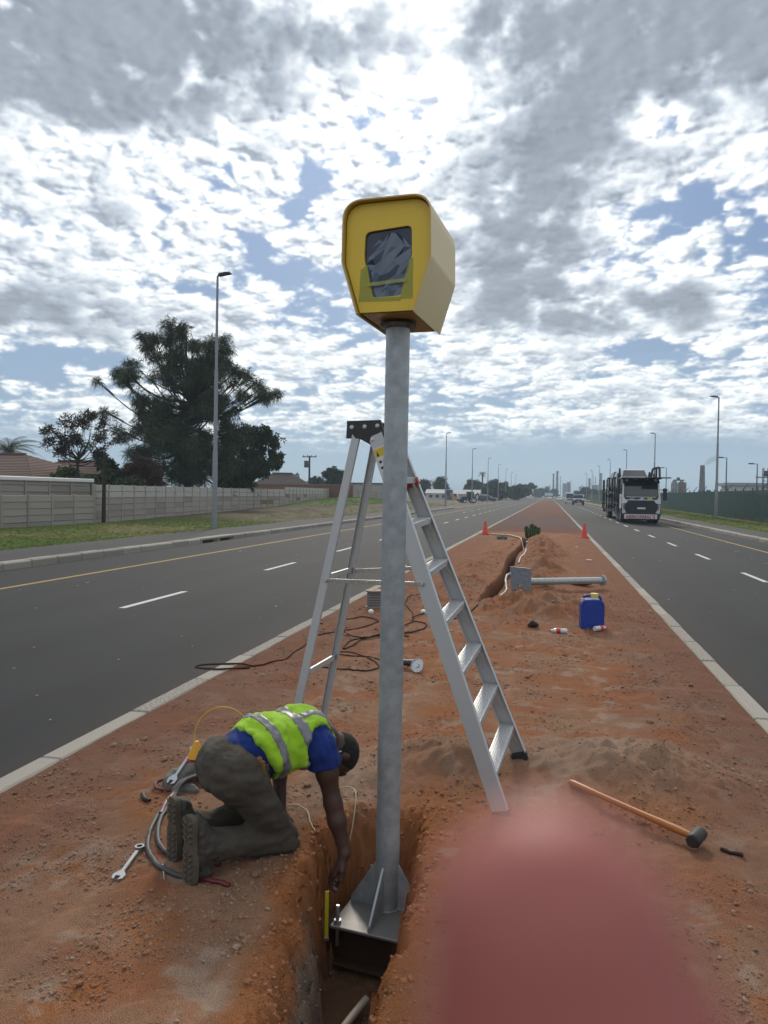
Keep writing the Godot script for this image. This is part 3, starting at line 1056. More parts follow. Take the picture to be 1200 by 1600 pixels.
func build_stones() -> void:
	var m := tinted(mat(Color.WHITE, 0.95, 0.0, "grain", 6.0))
	var r := RandomNumberGenerator.new()
	r.seed = 99
	var tones := [Color(0.27, 0.16, 0.10), Color(0.31, 0.22, 0.15), Color(0.20, 0.10, 0.06), Color(0.32, 0.13, 0.055), Color(0.15, 0.11, 0.09), Color(0.42, 0.34, 0.26)]
	for kind in 3:
		var places := []
		var colors := []
		var count: int = [26000, 9000, 280][kind]
		while places.size() < count:
			var z := -1.9 * pow(7.0, pow(r.randf(), 1.15)) if kind < 2 else -1.9 - 11.0 * r.randf()
			var x := r.randf_range(LEFT + 0.02, RIGHT - 0.02)
			# gravel gathers in patches
			var drift := g_big.get_noise_2d(x * 1.7 + 90.0, z * 1.7) + 0.5 * g_mid.get_noise_2d(x + 3.0, z)
			if r.randf() > 0.3 + 1.3 * drift:
				continue
			var size: float = [0.0026, 0.0048, 0.011][kind] * (0.6 + 1.5 * pow(r.randf(), 2.5)) * (1.0 + 0.05 * absf(z))
			var y := soil(x, z)
			if y < -0.2 and r.randf() < 0.6:
				continue
			places.append(Transform3D(Basis.from_euler(Vector3(r.randf_range(-0.5, 0.5), r.randf() * TAU, r.randf_range(-0.5, 0.5))).scaled_local(Vector3(1, 0.75, r.randf_range(0.7, 1.2)) * size), Vector3(x, y + size * 0.25, z)))
			var k: Color = tones[r.randi() % (6 if r.randf() < 0.5 else 4)]
			colors.append(k.lerp(soil_color(x, z, y), 0.45))
		many("gravel", pebble(kind + 3, 0.8), m, places, colors)
	# clods broken off along the lips of the trenches
	var places := []
	var colors := []
	while places.size() < 1300:
		var z := r.randf_range(-4.1, -1.9)
		var x := piece(lip_left, z) + r.randfn(-0.02, 0.07) if r.randf() < 0.6 else piece(lip_right, z) + r.randfn(0.02, 0.06)
		if places.size() > 900:
			z = r.randf_range(-29.0, -11.2)
			x = -0.86 + (0.24 + absf(r.randfn(0.0, 0.12))) * (1.0 if r.randf() < 0.5 else -1.0)
		var size := 0.0036 * (0.6 + 3.4 * pow(r.randf(), 4.0)) * (1.0 + 0.09 * maxf(-z - 4.0, 0.0))
		var y := soil(x, z)
		places.append(Transform3D(Basis.from_euler(Vector3(r.randf_range(-0.5, 0.5), r.randf() * TAU, r.randf_range(-0.5, 0.5))).scaled_local(Vector3(1, 0.8, r.randf_range(0.7, 1.2)) * size), Vector3(x, y + size * 0.2, z)))
		colors.append(soil_color(x, z, y) * r.randf_range(0.75, 1.25))
	# pale grit and scraps strewn over the roads
	var bits := []
	for i in 170:
		var left := r.randf() < 0.5
		var z := -4.0 * pow(14.0, r.randf())
		var x := r.randf_range(-9.4, -3.1) if left else r.randf_range(1.8, 7.0)
		var s := 0.004 * (1.0 + 2.5 * pow(r.randf(), 3.0)) * (1.0 - 0.06 * z)
		bits.append(Transform3D(Basis(Vector3.UP, r.randf() * TAU).scaled_local(Vector3(s * 1.5, s * 0.4, s)), Vector3(x, (road_left_y(x) if left else road_right_y(x)) + 0.004, z)))
	many("road_grit", pebble(8, 0.8), mat(Color(0.30, 0.28, 0.24), 0.9), bits, [])
	many("soil_clods", pebble(21, 0.85), m, places, colors)

func tuft(blades: int, tall: float, spread: float, wide: float, s: int) -> ArrayMesh:
	var st := begin()
	st.set_smooth_group(-1)
	var r := RandomNumberGenerator.new()
	r.seed = s
	for i in blades:
		var a := r.randf() * TAU
		var d := Vector3(cos(a), 0, sin(a))
		var side := Vector3(-sin(a), 0, cos(a)) * wide
		var foot := d * r.randf() * spread
		var h := tall * r.randf_range(0.5, 1.0)
		var mid := foot + Vector3.UP * h * 0.6 + d * h * 0.15
		var tip := foot + Vector3.UP * h + d * h * r.randf_range(0.3, 0.8)
		tri(st, foot - side, foot + side, mid, foot - d)
		tri(st, mid - side * 0.7, mid + side * 0.7, tip, mid - d)
	return done(st)

func build_grass() -> void:
	var m := tinted(mat(Color.WHITE, 0.9))
	m.backlight_enabled = true
	m.backlight = Color(0.3, 0.3, 0.3)
	var r := RandomNumberGenerator.new()
	r.seed = 12
	for side in 2:
		var places := []
		var colors := []
		while places.size() < (26000 if side == 0 else 12000):
			var z := -15.0 * pow(8.0, r.randf()) if side == 0 else -32.0 * pow(8.0, r.randf())
			var x := r.randf_range(-20.0, -14.55) if side == 0 else r.randf_range(10.45, 13.3)
			if side == 0 and z < -62.0:
				x = r.randf_range(-27.0, -14.6)
			var bare := g_big.get_noise_2d(x * 0.18, z * 0.10) + 0.3 * g_mid.get_noise_2d(x * 0.25, z * 0.25)
			var y := verge_left_y(x, z) if side == 0 else verge_right_y(x, z)
			if side == 0 and r.randf() < 0.85 * smoothstep(-36.0, -44.0, z) * smoothstep(0.35, 0.15, y):
				continue
			var dry := smoothstep(0.0, 0.5, bare + r.randf_range(-0.2, 0.2))
			if r.randf() < dry * 0.5:
				continue
			var s := r.randf_range(0.5, 1.25) * (1.0 + smoothstep(-40.0, -110.0, z) * 1.2)
			if side == 1 and x > 12.6:
				s *= 2.2
				dry = maxf(dry, 0.6)
			places.append(Transform3D(Basis(Vector3.UP, r.randf() * TAU).scaled_local(Vector3(1, 0.9, 1) * s), Vector3(x, y - 0.005, z)))
			colors.append(Color(0.13, 0.20, 0.026).lerp(Color(0.30, 0.25, 0.09), dry).lerp(Color(0.06, 0.11, 0.014), r.randf() * 0.5))
		many("grass", tuft(7, 0.07, 0.09, 0.006, 4), m, places, colors)

# ---------------------------------------------------------------- things on the median

var m_galv: StandardMaterial3D
var m_alu: StandardMaterial3D
var m_steel: StandardMaterial3D
var m_black: StandardMaterial3D
var m_rust: StandardMaterial3D

func on(x: float, z: float, up := 0.0) -> Vector3:
	return Vector3(x, soil(x, z) + up, z)

func laid(pts: Array, r: float, steps := 5) -> Array:
	var out := []
	for p in curve(pts, steps):
		out.append(on(p.x, p.z, r + p.y))
	return out

func common_materials() -> void:
	m_galv = mat(Color(0.38, 0.41, 0.43), 0.47, 0.5, "blots_soft", 1.6)
	m_alu = mat(Color(0.60, 0.61, 0.62), 0.42, 0.7, "blots_soft", 5.0, "grain_height", 0.02)
	m_steel = mat(Color(0.42, 0.43, 0.44), 0.32, 0.85, "grain_soft", 12.0)
	m_black = mat(Color(0.018, 0.018, 0.020), 0.55, 0.0, "grain_soft", 8.0)
	m_rust = mat(Color(0.10, 0.052, 0.030), 0.85, 0.25, "lumps", 4.0, "grain_height", 0.2)

func build_speed_camera() -> void:
	var foot := Vector3(-0.691, -0.29, -3.39)
	var s := thing("speed_camera", "tall galvanised pole carrying the yellow speed camera housing, standing in the open pit", "speed camera", foot)
	var top := Vector3(-0.678, 2.352, -3.39) - foot
	var st := begin()
	var pts := []
	var radii := []
	for i in 25:
		pts.append(Vector3.ZERO.lerp(top, i / 24.0))
		radii.append(0.054)
	tube(st, pts, radii, 32)
	mi("pole", done(st), m_galv, s)
	var weld := mat(Color(0.55, 0.55, 0.54), 0.4, 0.7, "grain", 20.0, "grain_height", 0.2)
	# foot plate with four stiffeners
	var yaw := Basis(Vector3.UP, -0.15)
	var plate_m := mat(Color(0.30, 0.29, 0.28), 0.5, 0.5, "lumps", 6.0, "grain_height", 0.06)
	mi("base_plate", box_mesh(Vector3(0.36, 0.014, 0.46), 0.003), plate_m, s, Vector3(0, -0.007, 0), yaw)
	for i in 4:
		var b := yaw * Basis(Vector3.UP, i * PI * 0.5)
		var reach: float = [0.125, 0.175, 0.125, 0.165][i]
		var g := prism_mesh(rounded([Vector2(0.050, 0.001), Vector2(0.050 + reach, 0.001), Vector2(0.050 + reach, 0.022), Vector2(0.056, 0.205), Vector2(0.050, 0.205)], [0.0, 0.0, 0.006, 0.004, 0.0], 3), -0.005, 0.005)
		mi("gusset", g, m_galv, s, Vector3.ZERO, b)
		var bead := begin()
		var wob := []
		for k in 9:
			wob.append(Vector3(0.055 + reach * k / 8.5, 0.004 + rng.randf() * 0.002, 0.006))
		tube(bead, wob, [0.0045, 0.003, 0.005], 6)
		mi("weld_bead", done(bead), weld, s, Vector3.ZERO, b)
	var ringw := begin()
	var c := []
	for k in 33:
		c.append(Vector3(cos(TAU * k / 32) * 0.055, 0.004, sin(TAU * k / 32) * 0.055))
	tube(ringw, c, [0.005], 6)
	mi("weld_bead", done(ringw), weld, s)
	for q in [Vector3(-0.155, 0, 0.200), Vector3(0.155, 0, 0.200), Vector3(-0.155, 0, -0.200), Vector3(0.155, 0, -0.200)]:
		var bolt := mi("anchor_bolt", tube_mesh([Vector3(0, -0.1, 0), Vector3(0, 0.075, 0), Vector3(0, 0.078, 0)], [0.009, 0.009, 0.007], 10), m_steel, s, yaw * q)
		mi("nut", lathe_mesh([Vector2(0, 0.001), Vector2(0.017, 0.001), Vector2(0.017, 0.015), Vector2(0, 0.015)], 6), m_steel, bolt)
	# the housing
	var hb := Basis(Vector3.UP, -0.082)
	var origin := Vector3(-0.690, 2.577, -3.155) - foot
	var yellow := mat(Color(0.80, 0.55, 0.016), 0.4, 0.0, "grain_soft", 2.5)
	yellow.clearcoat_enabled = true
	yellow.clearcoat = 0.3
	var pale := mat(Color(0.62, 0.45, 0.13), 0.36, 0.0, "grain_soft", 2.0)
	var outline := rounded([Vector2(-0.126, -0.226), Vector2(-0.196, 0.0), Vector2(-0.192, 0.258), Vector2(0.192, 0.258), Vector2(0.196, 0.0), Vector2(0.126, -0.226)], [0.0, 0.01, 0.085, 0.085, 0.01, 0.0], 8)
	var inset := func(by: float) -> PackedVector2Array:
		var o := PackedVector2Array()
		var cc := Vector2(0, 0.02)
		for p in outline:
			var f := p - cc
			o.append(cc + Vector2(f.x * (1.0 - by / 0.19), f.y * (1.0 - by / 0.24)))
		return o
	var inner: PackedVector2Array = inset.call(0.006)
	var sh := begin()
	sh.set_smooth_group(-1)
	var n := outline.size()
	for i in n - 1:
		var q := (outline[i] + outline[i + 1] + inner[i] + inner[i + 1]) * 0.25
		var mid := Vector3(q.x, q.y, -0.245)
		sh.set_smooth_group(0 if outline[i].y > 0.15 and outline[i + 1].y > 0.15 else -1)
		var lo := func(p: Vector2) -> Vector3: return Vector3(p.x, p.y, 0.0)
		var hi := func(p: Vector2) -> Vector3: return Vector3(p.x, p.y, -0.49)
		quad(sh, lo.call(outline[i]), lo.call(outline[i + 1]), hi.call(outline[i + 1]), hi.call(outline[i]), mid)
		quad(sh, lo.call(inner[i]), lo.call(inner[i + 1]), hi.call(inner[i + 1]), hi.call(inner[i]), mid)
		sh.set_smooth_group(-1)
		quad(sh, lo.call(outline[i]), lo.call(outline[i + 1]), lo.call(inner[i + 1]), lo.call(inner[i]), mid)
		quad(sh, hi.call(outline[i]), hi.call(outline[i + 1]), hi.call(inner[i + 1]), hi.call(inner[i]), mid)
	for i in [0, n - 1]:
		var e := Vector3(outline[i].x, outline[i].y + 0.02, -0.245)
		quad(sh, Vector3(outline[i].x, outline[i].y, 0), Vector3(inner[i].x, inner[i].y, 0), Vector3(inner[i].x, inner[i].y, -0.49), Vector3(outline[i].x, outline[i].y, -0.49), e)
	mi("housing_shroud", done(sh), pale, s, origin, hb)
	var core: PackedVector2Array = inset.call(0.010)
	for i in core.size():
		core[i].y = maxf(core[i].y, -0.212)
	var window := rounded([Vector2(-0.066, -0.150), Vector2(-0.104, 0.02), Vector2(-0.100, 0.128), Vector2(0.104, 0.142), Vector2(0.106, 0.01), Vector2(0.062, -0.148)], [0.018, 0.02, 0.026, 0.026, 0.02, 0.018], 5)
	# front panel with the window opening cut through: strips between the two outlines
	var fp := begin()
	fp.set_smooth_group(-1)
	var ring := window.duplicate()
	if Geometry2D.is_polygon_clockwise(ring) == Geometry2D.is_polygon_clockwise(core):
		ring.reverse()
	# a slit joins the opening's edge to the panel's edge at their closest corners
	var ic := 0
	var iw := 0
	for i in core.size():
		for k in ring.size():
			if core[i].distance_to(ring[k]) < core[ic].distance_to(ring[iw]):
				ic = i
				iw = k
	var slit := PackedVector2Array()
	for i in core.size() + 1:
		slit.append(core[(ic + i) % core.size()] + (Vector2(1e-5, 1e-5) if i == core.size() else Vector2.ZERO))
	for k in ring.size() + 1:
		slit.append(ring[(iw + k) % ring.size()] + (Vector2(1e-5, 1e-5) if k == 0 else Vector2.ZERO))
	var cut := Geometry2D.triangulate_polygon(slit)
	for i in range(0, cut.size(), 3):
		var v := []
		for k in 3:
			v.append(Vector3(slit[cut[i + k]].x, slit[cut[i + k]].y, -0.032))
		tri(fp, v[0], v[1], v[2], v[0] - Vector3(0, 0, 1))
	for k in ring.size():
		var b0 := ring[k]
		var b1 := ring[(k + 1) % ring.size()]
		quad(fp, Vector3(b0.x, b0.y, -0.032), Vector3(b1.x, b1.y, -0.032), Vector3(b1.x, b1.y, -0.05), Vector3(b0.x, b0.y, -0.05), Vector3(b0.x * 1.2, b0.y * 1.2, -0.04))
	var front := mi("front_panel", done(fp), yellow, s, origin, hb)
	var cb := begin()
	prism(cb, core, -0.051, -0.47)
	mi("housing_body", done(cb), mat(Color(0.36, 0.25, 0.06), 0.5, 0.0, "blots_soft", 3.0), s, origin, hb)
	mi("window_glass", prism_mesh(window, -0.046, -0.050), mat(Color(0.018, 0.028, 0.05), 0.12, 0.1), front)
	# crumpled clear sheet taped over the lower part of the window
	var film := begin()
	film.set_smooth_group(-1)
	var crease := []
	for i in 64:
		crease.append(rng.randf())
	var grid := func(i: int, j: int) -> Vector3:
		var v := -0.150 + 0.27 * (j + (float(crease[(i * 5 + j * 3) % 63]) - 0.5) * (0.0 if j == 0 or j == 8 else 0.7)) / 8.0
		var half := lerpf(0.066, 0.104, smoothstep(-0.15, 0.02, v)) - 0.002
		if v > 0.02:
			half *= 1.0 - 0.75 * pow((v - 0.02) / 0.10, 1.6)
		var u := lerpf(-half, half, (i + (float(crease[(i * 7 + j * 11) % 63]) - 0.5) * (0.0 if i == 0 or i == 6 else 0.7)) / 6.0)
		return Vector3(u + (0.012 if v > 0.05 else 0.0), v, -0.0445 + 0.011 * float(crease[i * 9 + j]))
	for j in 8:
		for i in 6:
			quad(film, grid.call(i, j), grid.call(i + 1, j), grid.call(i + 1, j + 1), grid.call(i, j + 1), Vector3(0, 0, -1))
	var sheet_m := mat(Color(0.030, 0.055, 0.105), 0.12)
	sheet_m.metallic_specular = 0.8
	mi("plastic_sheet", done(film), sheet_m, front)
	var tape := StandardMaterial3D.new()
	tape.albedo_color = Color(0.66, 0.68, 0.30, 0.42)
	tape.transparency = BaseMaterial3D.TRANSPARENCY_ALPHA
	tape.roughness = 0.35
	var tapes := [[Vector2(-0.126, -0.165), Vector2(-0.118, -0.03), Vector2(-0.090, -0.01), Vector2(-0.060, -0.150), Vector2(0.06, -0.152), Vector2(0.06, -0.17)], [Vector2(0.112, -0.162), Vector2(0.058, -0.164), Vector2(0.060, -0.14), Vector2(0.096, 0.0), Vector2(0.112, 0.004)], [Vector2(-0.085, -0.105), Vector2(0.085, -0.094), Vector2(0.083, -0.079), Vector2(-0.087, -0.090)]]
	for i in 3:
		mi("tape_strip", prism_mesh(PackedVector2Array(tapes[i]), -0.0315 + (0.010 if i == 2 else 0.0), -0.0305 + (0.010 if i == 2 else 0.0)), tape, front)
	mi("mounting_collar", lathe_mesh([Vector2(0, 2.336), Vector2(0.078, 2.336), Vector2(0.082, 2.342), Vector2(0.082, 2.352), Vector2(0, 2.352)], 32), mat(Color(0.20, 0.20, 0.20), 0.55, 0.4, "blots", 4.0), s, Vector3(0.0128, 0.29 - 0.0006, 0))
	# rusted beam under the plate
	var beam := thing("steel_beam", "rusty steel beam lying in the pit beneath the pole's foot plate", "beam", foot + yaw * Vector3(0, -0.10, 0.115))
	beam.basis = yaw
	var bs := begin()
	box(bs, Vector3(0, -0.098, 0), Vector3(0.44, 0.016, 0.15), 0.003)
	box(bs, Vector3(0, 0.076, 0), Vector3(0.44, 0.014, 0.15), 0.003)
	box(bs, Vector3(0, -0.010, 0.02), Vector3(0.44, 0.157, 0.012), 0.002)
	mi("web_and_flanges", done(bs), m_rust, beam)

func build_ladder() -> void:
	var a0 := Vector3(-0.199, 0, -3.847)
	var a1 := Vector3(-0.927, 1.915, -4.063)
	var b0 := Vector3(-0.132, 0, -4.425)
	var b1 := Vector3(-0.890, 1.915, -4.380)
	var c0 := Vector3(-1.433, 0, -4.035)
	var c1 := Vector3(-1.037, 1.915, -4.076)
	var d0 := Vector3(-1.376, 0, -4.523)
	var d1 := Vector3(-1.001, 1.915, -4.393)
	a0.y = soil(a0.x, a0.z) - 0.01
	b0.y = soil(b0.x, b0.z) - 0.01
	c0.y = soil(c0.x, c0.z) - 0.01
	d0.y = soil(d0.x, d0.z) - 0.01
	var at := Vector3(-0.96, 0, -4.23)
	var l := thing("step_ladder", "open aluminium step ladder with a black top cap straddling the ground behind the pole", "step ladder", at)
	var across := (b0 - a0).normalized()
	var along := Vector3.UP.cross(across).normalized()
	if along.x < 0.0:
		along = -along
	# channel section rails
	var rail := func(p: Vector3, q: Vector3, wide: float, deep: float, out: Vector3, m: Material, called: String) -> Node3D:
		var st := begin()
		var web := out * (deep * 0.5 - 0.0015)
		bar(st, p + web - at, q + web - at, wide, 0.003, out, 0.0008)
		var d := (q - p).normalized()
		var side := out.cross(d).normalized()
		for s: float in [-1.0, 1.0]:
			var off := side * s * (wide * 0.5 - 0.0015)
			bar(st, p + off - out * 0.0012 - at, q + off - out * 0.0012 - at, 0.003, deep - 0.0025, out, 0.0008)
		return mi(called, done(st), m, l)
	var m_rail := mat(Color(0.56, 0.57, 0.58), 0.5, 0.45, "grain_soft", 3.0)
	var ra: Node3D = rail.call(a0, a1, 0.082, 0.028, -across, m_rail, "front_rail")
	var rb: Node3D = rail.call(b0, b1, 0.082, 0.028, across, m_rail, "front_rail")
	rail.call(c0, c1, 0.044, 0.024, -across, m_rail, "rear_leg")
	rail.call(d0, d1, 0.044, 0.024, across, m_rail, "rear_leg")
	var rubber := mat(Color(0.02, 0.02, 0.02), 0.8)
	for f in [[a0, a1, 0.09], [b0, b1, 0.09], [c0, c1, 0.052], [d0, d1, 0.052]]:
		var fs := begin()
		bar(fs, f[0] - at - Vector3(0, 0.012, 0), f[0] + (f[1] - f[0]).normalized() * 0.035 - at, f[2], 0.034, across, 0.004)
		mi("rubber_foot", done(fs), rubber, l)
	# treads with turned-down front edge, ribs on top and small braces
	var tread_m := mat(Color(0.66, 0.66, 0.66), 0.45, 0.5, "lumps", 3.0, "grain_height", 0.04)
	for h: float in [0.204, 0.443, 0.687, 0.939, 1.19, 1.439, 1.68]:
		var p := a0.lerp(a1, h / 1.915)
		var q := b0.lerp(b1, h / 1.915)
		var st := begin()
		var mid := (p + q) * 0.5 - at
		var dir := (q - p).normalized()
		var t := Transform3D(Basis(dir, Vector3.UP, dir.cross(Vector3.UP)), mid)
		var long := p.distance_to(q) - 0.004
		box(st, Vector3(0, 0.0, 0), Vector3(long, 0.004, 0.082), 0.001, t)
		for e: float in [-0.0395, 0.0395]:
			box(st, Vector3(0, -0.0165, e), Vector3(long, 0.029, 0.003), 0.001, t)
		for e in 6:
			box(st, Vector3(0, 0.0032, -0.030 + e * 0.012), Vector3(long * 0.98, 0.0025, 0.004), 0.0008, t)
		var tr := mi("tread", done(st), tread_m, l)
		for e: Vector3 in [p, q]:
			var inward := (mid + at - e).normalized()
			var rv := begin()
			for k: float in [-0.026, 0.026]:
				lathe(rv, [Vector2(0, 0), Vector2(0.005, 0.0), Vector2(0.004, 0.003), Vector2(0, 0.0035)], 8, Transform3D(Basis(Vector3.UP.cross(along), along, Vector3.UP).orthonormalized(), e + inward * 0.03 + along * 0.041 + Vector3(0, -0.016 + k * 0.2, 0) + inward * absf(k) - at))
			mi("rivet", done(rv), m_steel, tr)
			var br := begin()
			bar(br, e + inward * 0.05 + along * 0.036 + Vector3(0, -0.03, 0) - at, e + inward * 0.004 + along * 0.07 + Vector3(0, -0.135, 0) - at, 0.012, 0.003, inward)
			mi("tread_brace", done(br), m_alu, l)
	# rear cross bars and the folding spreaders
	for h: float in [0.605, 1.138]:
		var st := begin()
		var p := c0.lerp(c1, h / 1.915)
		var q := d0.lerp(d1, h / 1.915)
		bar(st, p - at, q - at, 0.032, 0.014, along, 0.002)
		mi("rear_crossbar", done(st), tread_m, l)
	for i in 2:
		var p: Vector3 = (c0.lerp(c1, 1.128 / 1.915) if i == 0 else d0.lerp(d1, 1.128 / 1.915)) + across * (-0.016 if i == 0 else 0.016)
		var q: Vector3 = (a0.lerp(a1, 1.135 / 1.915) if i == 0 else b0.lerp(b1, 1.135 / 1.915)) + across * (-0.018 if i == 0 else 0.018)
		var st := begin()
		bar(st, p - at, q - at, 0.022, 0.004, across, 0.001)
		bar(st, p.lerp(q, 0.42) + across * (-0.005 if i == 0 else 0.005) - at, p.lerp(q, 0.60) + across * (-0.005 if i == 0 else 0.005) - at, 0.026, 0.004, across, 0.001)
		for f: float in [0.02, 0.45, 0.57, 0.98]:
			lathe(st, [Vector2(0, 0), Vector2(0.008, 0), Vector2(0.006, 0.005), Vector2(0, 0.006)], 8, Transform3D(Basis(along, across * (-1.0 if i == 0 else 1.0), Vector3.UP), p.lerp(q, f) + across * (-0.006 if i == 0 else 0.006) - at))
		mi("spreader", done(st), m_alu, l)
	# top cap
	var cap_t := Transform3D(Basis(along, Vector3.UP, along.cross(Vector3.UP)), (a1 + b1 + c1 + d1) * 0.25 - at)
	var black := mat(Color(0.028, 0.028, 0.032), 0.5, 0.0, "blots_soft", 5.0)
	for s: float in [-1.0, 1.0]:
		var st := begin()
		prism(st, PackedVector2Array([Vector2(-0.112, -0.02), Vector2(-0.108, 0.075), Vector2(0.085, 0.078), Vector2(0.112, 0.0), Vector2(0.115, -0.038), Vector2(0.045, -0.064), Vector2(-0.035, -0.022)]), s * 0.160, s * 0.172, cap_t)
		var side := mi("top_cap_side", done(st), black, l)
		for k in [Vector2(-0.08, 0.04), Vector2(-0.005, 0.042), Vector2(0.068, 0.046), Vector2(0.04, -0.028)]:
			mi("rivet", lathe_mesh([Vector2(0, 0), Vector2(0.013, 0), Vector2(0.010, 0.005), Vector2(0, 0.007)], 12), m_alu, side, cap_t * Vector3(k.x, k.y, s * 0.172), cap_t.basis * Basis(Vector3.RIGHT, PI * 0.5 * s))
	var ct := begin()
	box(ct, Vector3(-0.02, 0.068, 0), Vector3(0.19, 0.008, 0.318), 0.002, cap_t)
	box(ct, Vector3(-0.108, 0.030, 0), Vector3(0.006, 0.07, 0.318), 0.002, cap_t)
	mi("top_cap_plate", done(ct), mat(Color(0.40, 0.41, 0.42), 0.45, 0.6, "blots", 4.0), l)
	# printed notice near the top of the near rail: white sheet, yellow heading, rows of small marks
	var d := (a0 - a1).normalized()
	var face := -across
	var lab := Transform3D(Basis(d.cross(-face).normalized(), -d, face), a1 + face * 0.0148 - at)
	var notice := mi("safety_notice", box_mesh(Vector3(0.070, 0.40, 0.0006), 0.0, Vector3(0, -0.27, 0)), mat(Color(0.62, 0.62, 0.60), 0.5), l, lab.origin, lab.basis)
	mi("heading", box_mesh(Vector3(0.070, 0.045, 0.0008), 0.0, Vector3(0, -0.10, 0.0003)), mat(Color(0.62, 0.45, 0.02), 0.5), notice)
	var ink := mat(Color(0.03, 0.03, 0.05), 0.6)
	var marks := begin()
	prism(marks, PackedVector2Array([Vector2(-0.028, -0.117), Vector2(-0.012, -0.117), Vector2(-0.020, -0.087)]), 0.0008, 0.0012)
	for i in 9:
		var y := -0.15 - i * 0.034
		box(marks, Vector3(-0.018, y, 0.0006), Vector3(0.016, 0.014, 0.0006))
		for k in 3:
			box(marks, Vector3(0.014, y + 0.006 - k * 0.006, 0.0006), Vector3(0.034 - 0.007 * ((i + k) % 3), 0.0022, 0.0006))
	mi("printing", done(marks), ink, notice)
	var red := begin()
	var rt := Transform3D(Basis(d.cross(across).normalized(), -(b0 - b1).normalized(), across), b0.lerp(b1, 0.86) - at)
	box(red, Vector3(0, 0, 0), Vector3(0.088, 0.045, 0.032), 0.002, rt)
	mi("red_tape", done(red), mat(Color(0.36, 0.045, 0.04), 0.5), l)

func build_cone(at: Vector3, label: String) -> void:
	var c := thing("traffic_cone", label, "traffic cone", at, "red cones along the median")
	var red := mat(Color(0.62, 0.045, 0.012), 0.5, 0.0, "blots_soft", 3.0)
	red.rim_enabled = true
	red.rim = 0.3
	mi("base", box_mesh(Vector3(0.34, 0.035, 0.34), 0.012, Vector3(0, 0.0175, 0)), red, c)
	mi("cone_body", lathe_mesh([Vector2(0, 0.034), Vector2(0.15, 0.034), Vector2(0.15, 0.045), Vector2(0.128, 0.065), Vector2(0.024, 0.56), Vector2(0.012, 0.566), Vector2(0, 0.566)], 20), red, c)

func build_bottle(at: Vector3, turn: float, label: String) -> void:
	var b := thing("plastic_bottle", label, "bottle", at, "empty bottles by the jerrycan", turn)
	b.basis = Basis(Vector3.UP, turn) * Basis(Vector3.BACK, -PI * 0.5)
	var clear := mat(Color(0.50, 0.50, 0.50), 0.2)
	clear.metallic_specular = 0.9
	mi("bottle_body", lathe_mesh([Vector2(0, -0.10), Vector2(0.026, -0.10), Vector2(0.031, -0.09), Vector2(0.030, -0.06), Vector2(0.0285, -0.055), Vector2(0.0315, -0.045), Vector2(0.0315, 0.03), Vector2(0.024, 0.055), Vector2(0.012, 0.08), Vector2(0.012, 0.09), Vector2(0, 0.09)], 14), clear, b)
	mi("paper_label", lathe_mesh([Vector2(0.0315, -0.022), Vector2(0.0325, -0.022), Vector2(0.0325, 0.026), Vector2(0.0315, 0.026)], 14), mat(Color(0.50, 0.03, 0.03), 0.5), b)
	mi("bottle_cap", lathe_mesh([Vector2(0, 0.088), Vector2(0.014, 0.088), Vector2(0.014, 0.104), Vector2(0, 0.104)], 12), mat(Color(0.5, 0.04, 0.04), 0.5), b)

func build_spanner(at: Vector3, to: Vector3, label: String) -> void:
	var d := to - at
	var l := d.length()
	var s := thing("spanner", label, "spanner", at, "spanners left on the soil")
	var up := Vector3.UP
	var y := d.normalized()
	var x := y.cross(up).normalized()
	s.basis = Basis(x, y, x.cross(y))
	var shaft := begin()
	box(shaft, Vector3(0, l * 0.48, 0), Vector3(0.017, l * 0.72, 0.008), 0.003)
	box(shaft, Vector3(0, l * 0.48, 0), Vector3(0.009, l * 0.66, 0.0092), 0.001)
	mi("shaft", done(shaft), m_steel, s)
	var jaw := rounded([Vector2(-0.022, -0.012), Vector2(-0.010, -0.020), Vector2(-0.012, 0.010), Vector2(0.012, 0.004), Vector2(0.006, -0.026), Vector2(0.024, -0.016), Vector2(0.028, 0.015), Vector2(0.008, 0.050), Vector2(-0.008, 0.050), Vector2(-0.027, 0.020)], [0.003, 0.003, 0.006, 0.006, 0.003, 0.003, 0.01, 0.002, 0.002, 0.01], 3)
	mi("open_jaw", prism_mesh(jaw, -0.006, 0.006), m_steel, s)
	var outer := PackedVector2Array()
	var inner := PackedVector2Array()
	for k in 24:
		var q := TAU * k / 24
		outer.append(Vector2(cos(q) * 0.021, l - 0.012 + sin(q) * 0.021))
		var r := 0.0125 + (0.0012 if k % 2 == 0 else 0.0)
		inner.append(Vector2(cos(q) * r, l - 0.012 + sin(q) * r))
	var ring := begin()
	ring_prism(ring, outer, inner, -0.007, 0.009)
	mi("ring_end", done(ring), m_steel, s)

func cable(called: String, label: String, category: String, pts: Array, r: float, m: Material, group := "", settle := true) -> Node3D:
	var path := laid(pts, r * 0.8, 7) if settle else curve(pts, 7)
	var at: Vector3 = path[0]
	var rel := []
	for p in path:
		rel.append(p - at)
	var o := mi(called, tube_mesh(rel, [r], 8), m, null, at)
	tag(o, label, category, group)
	return o

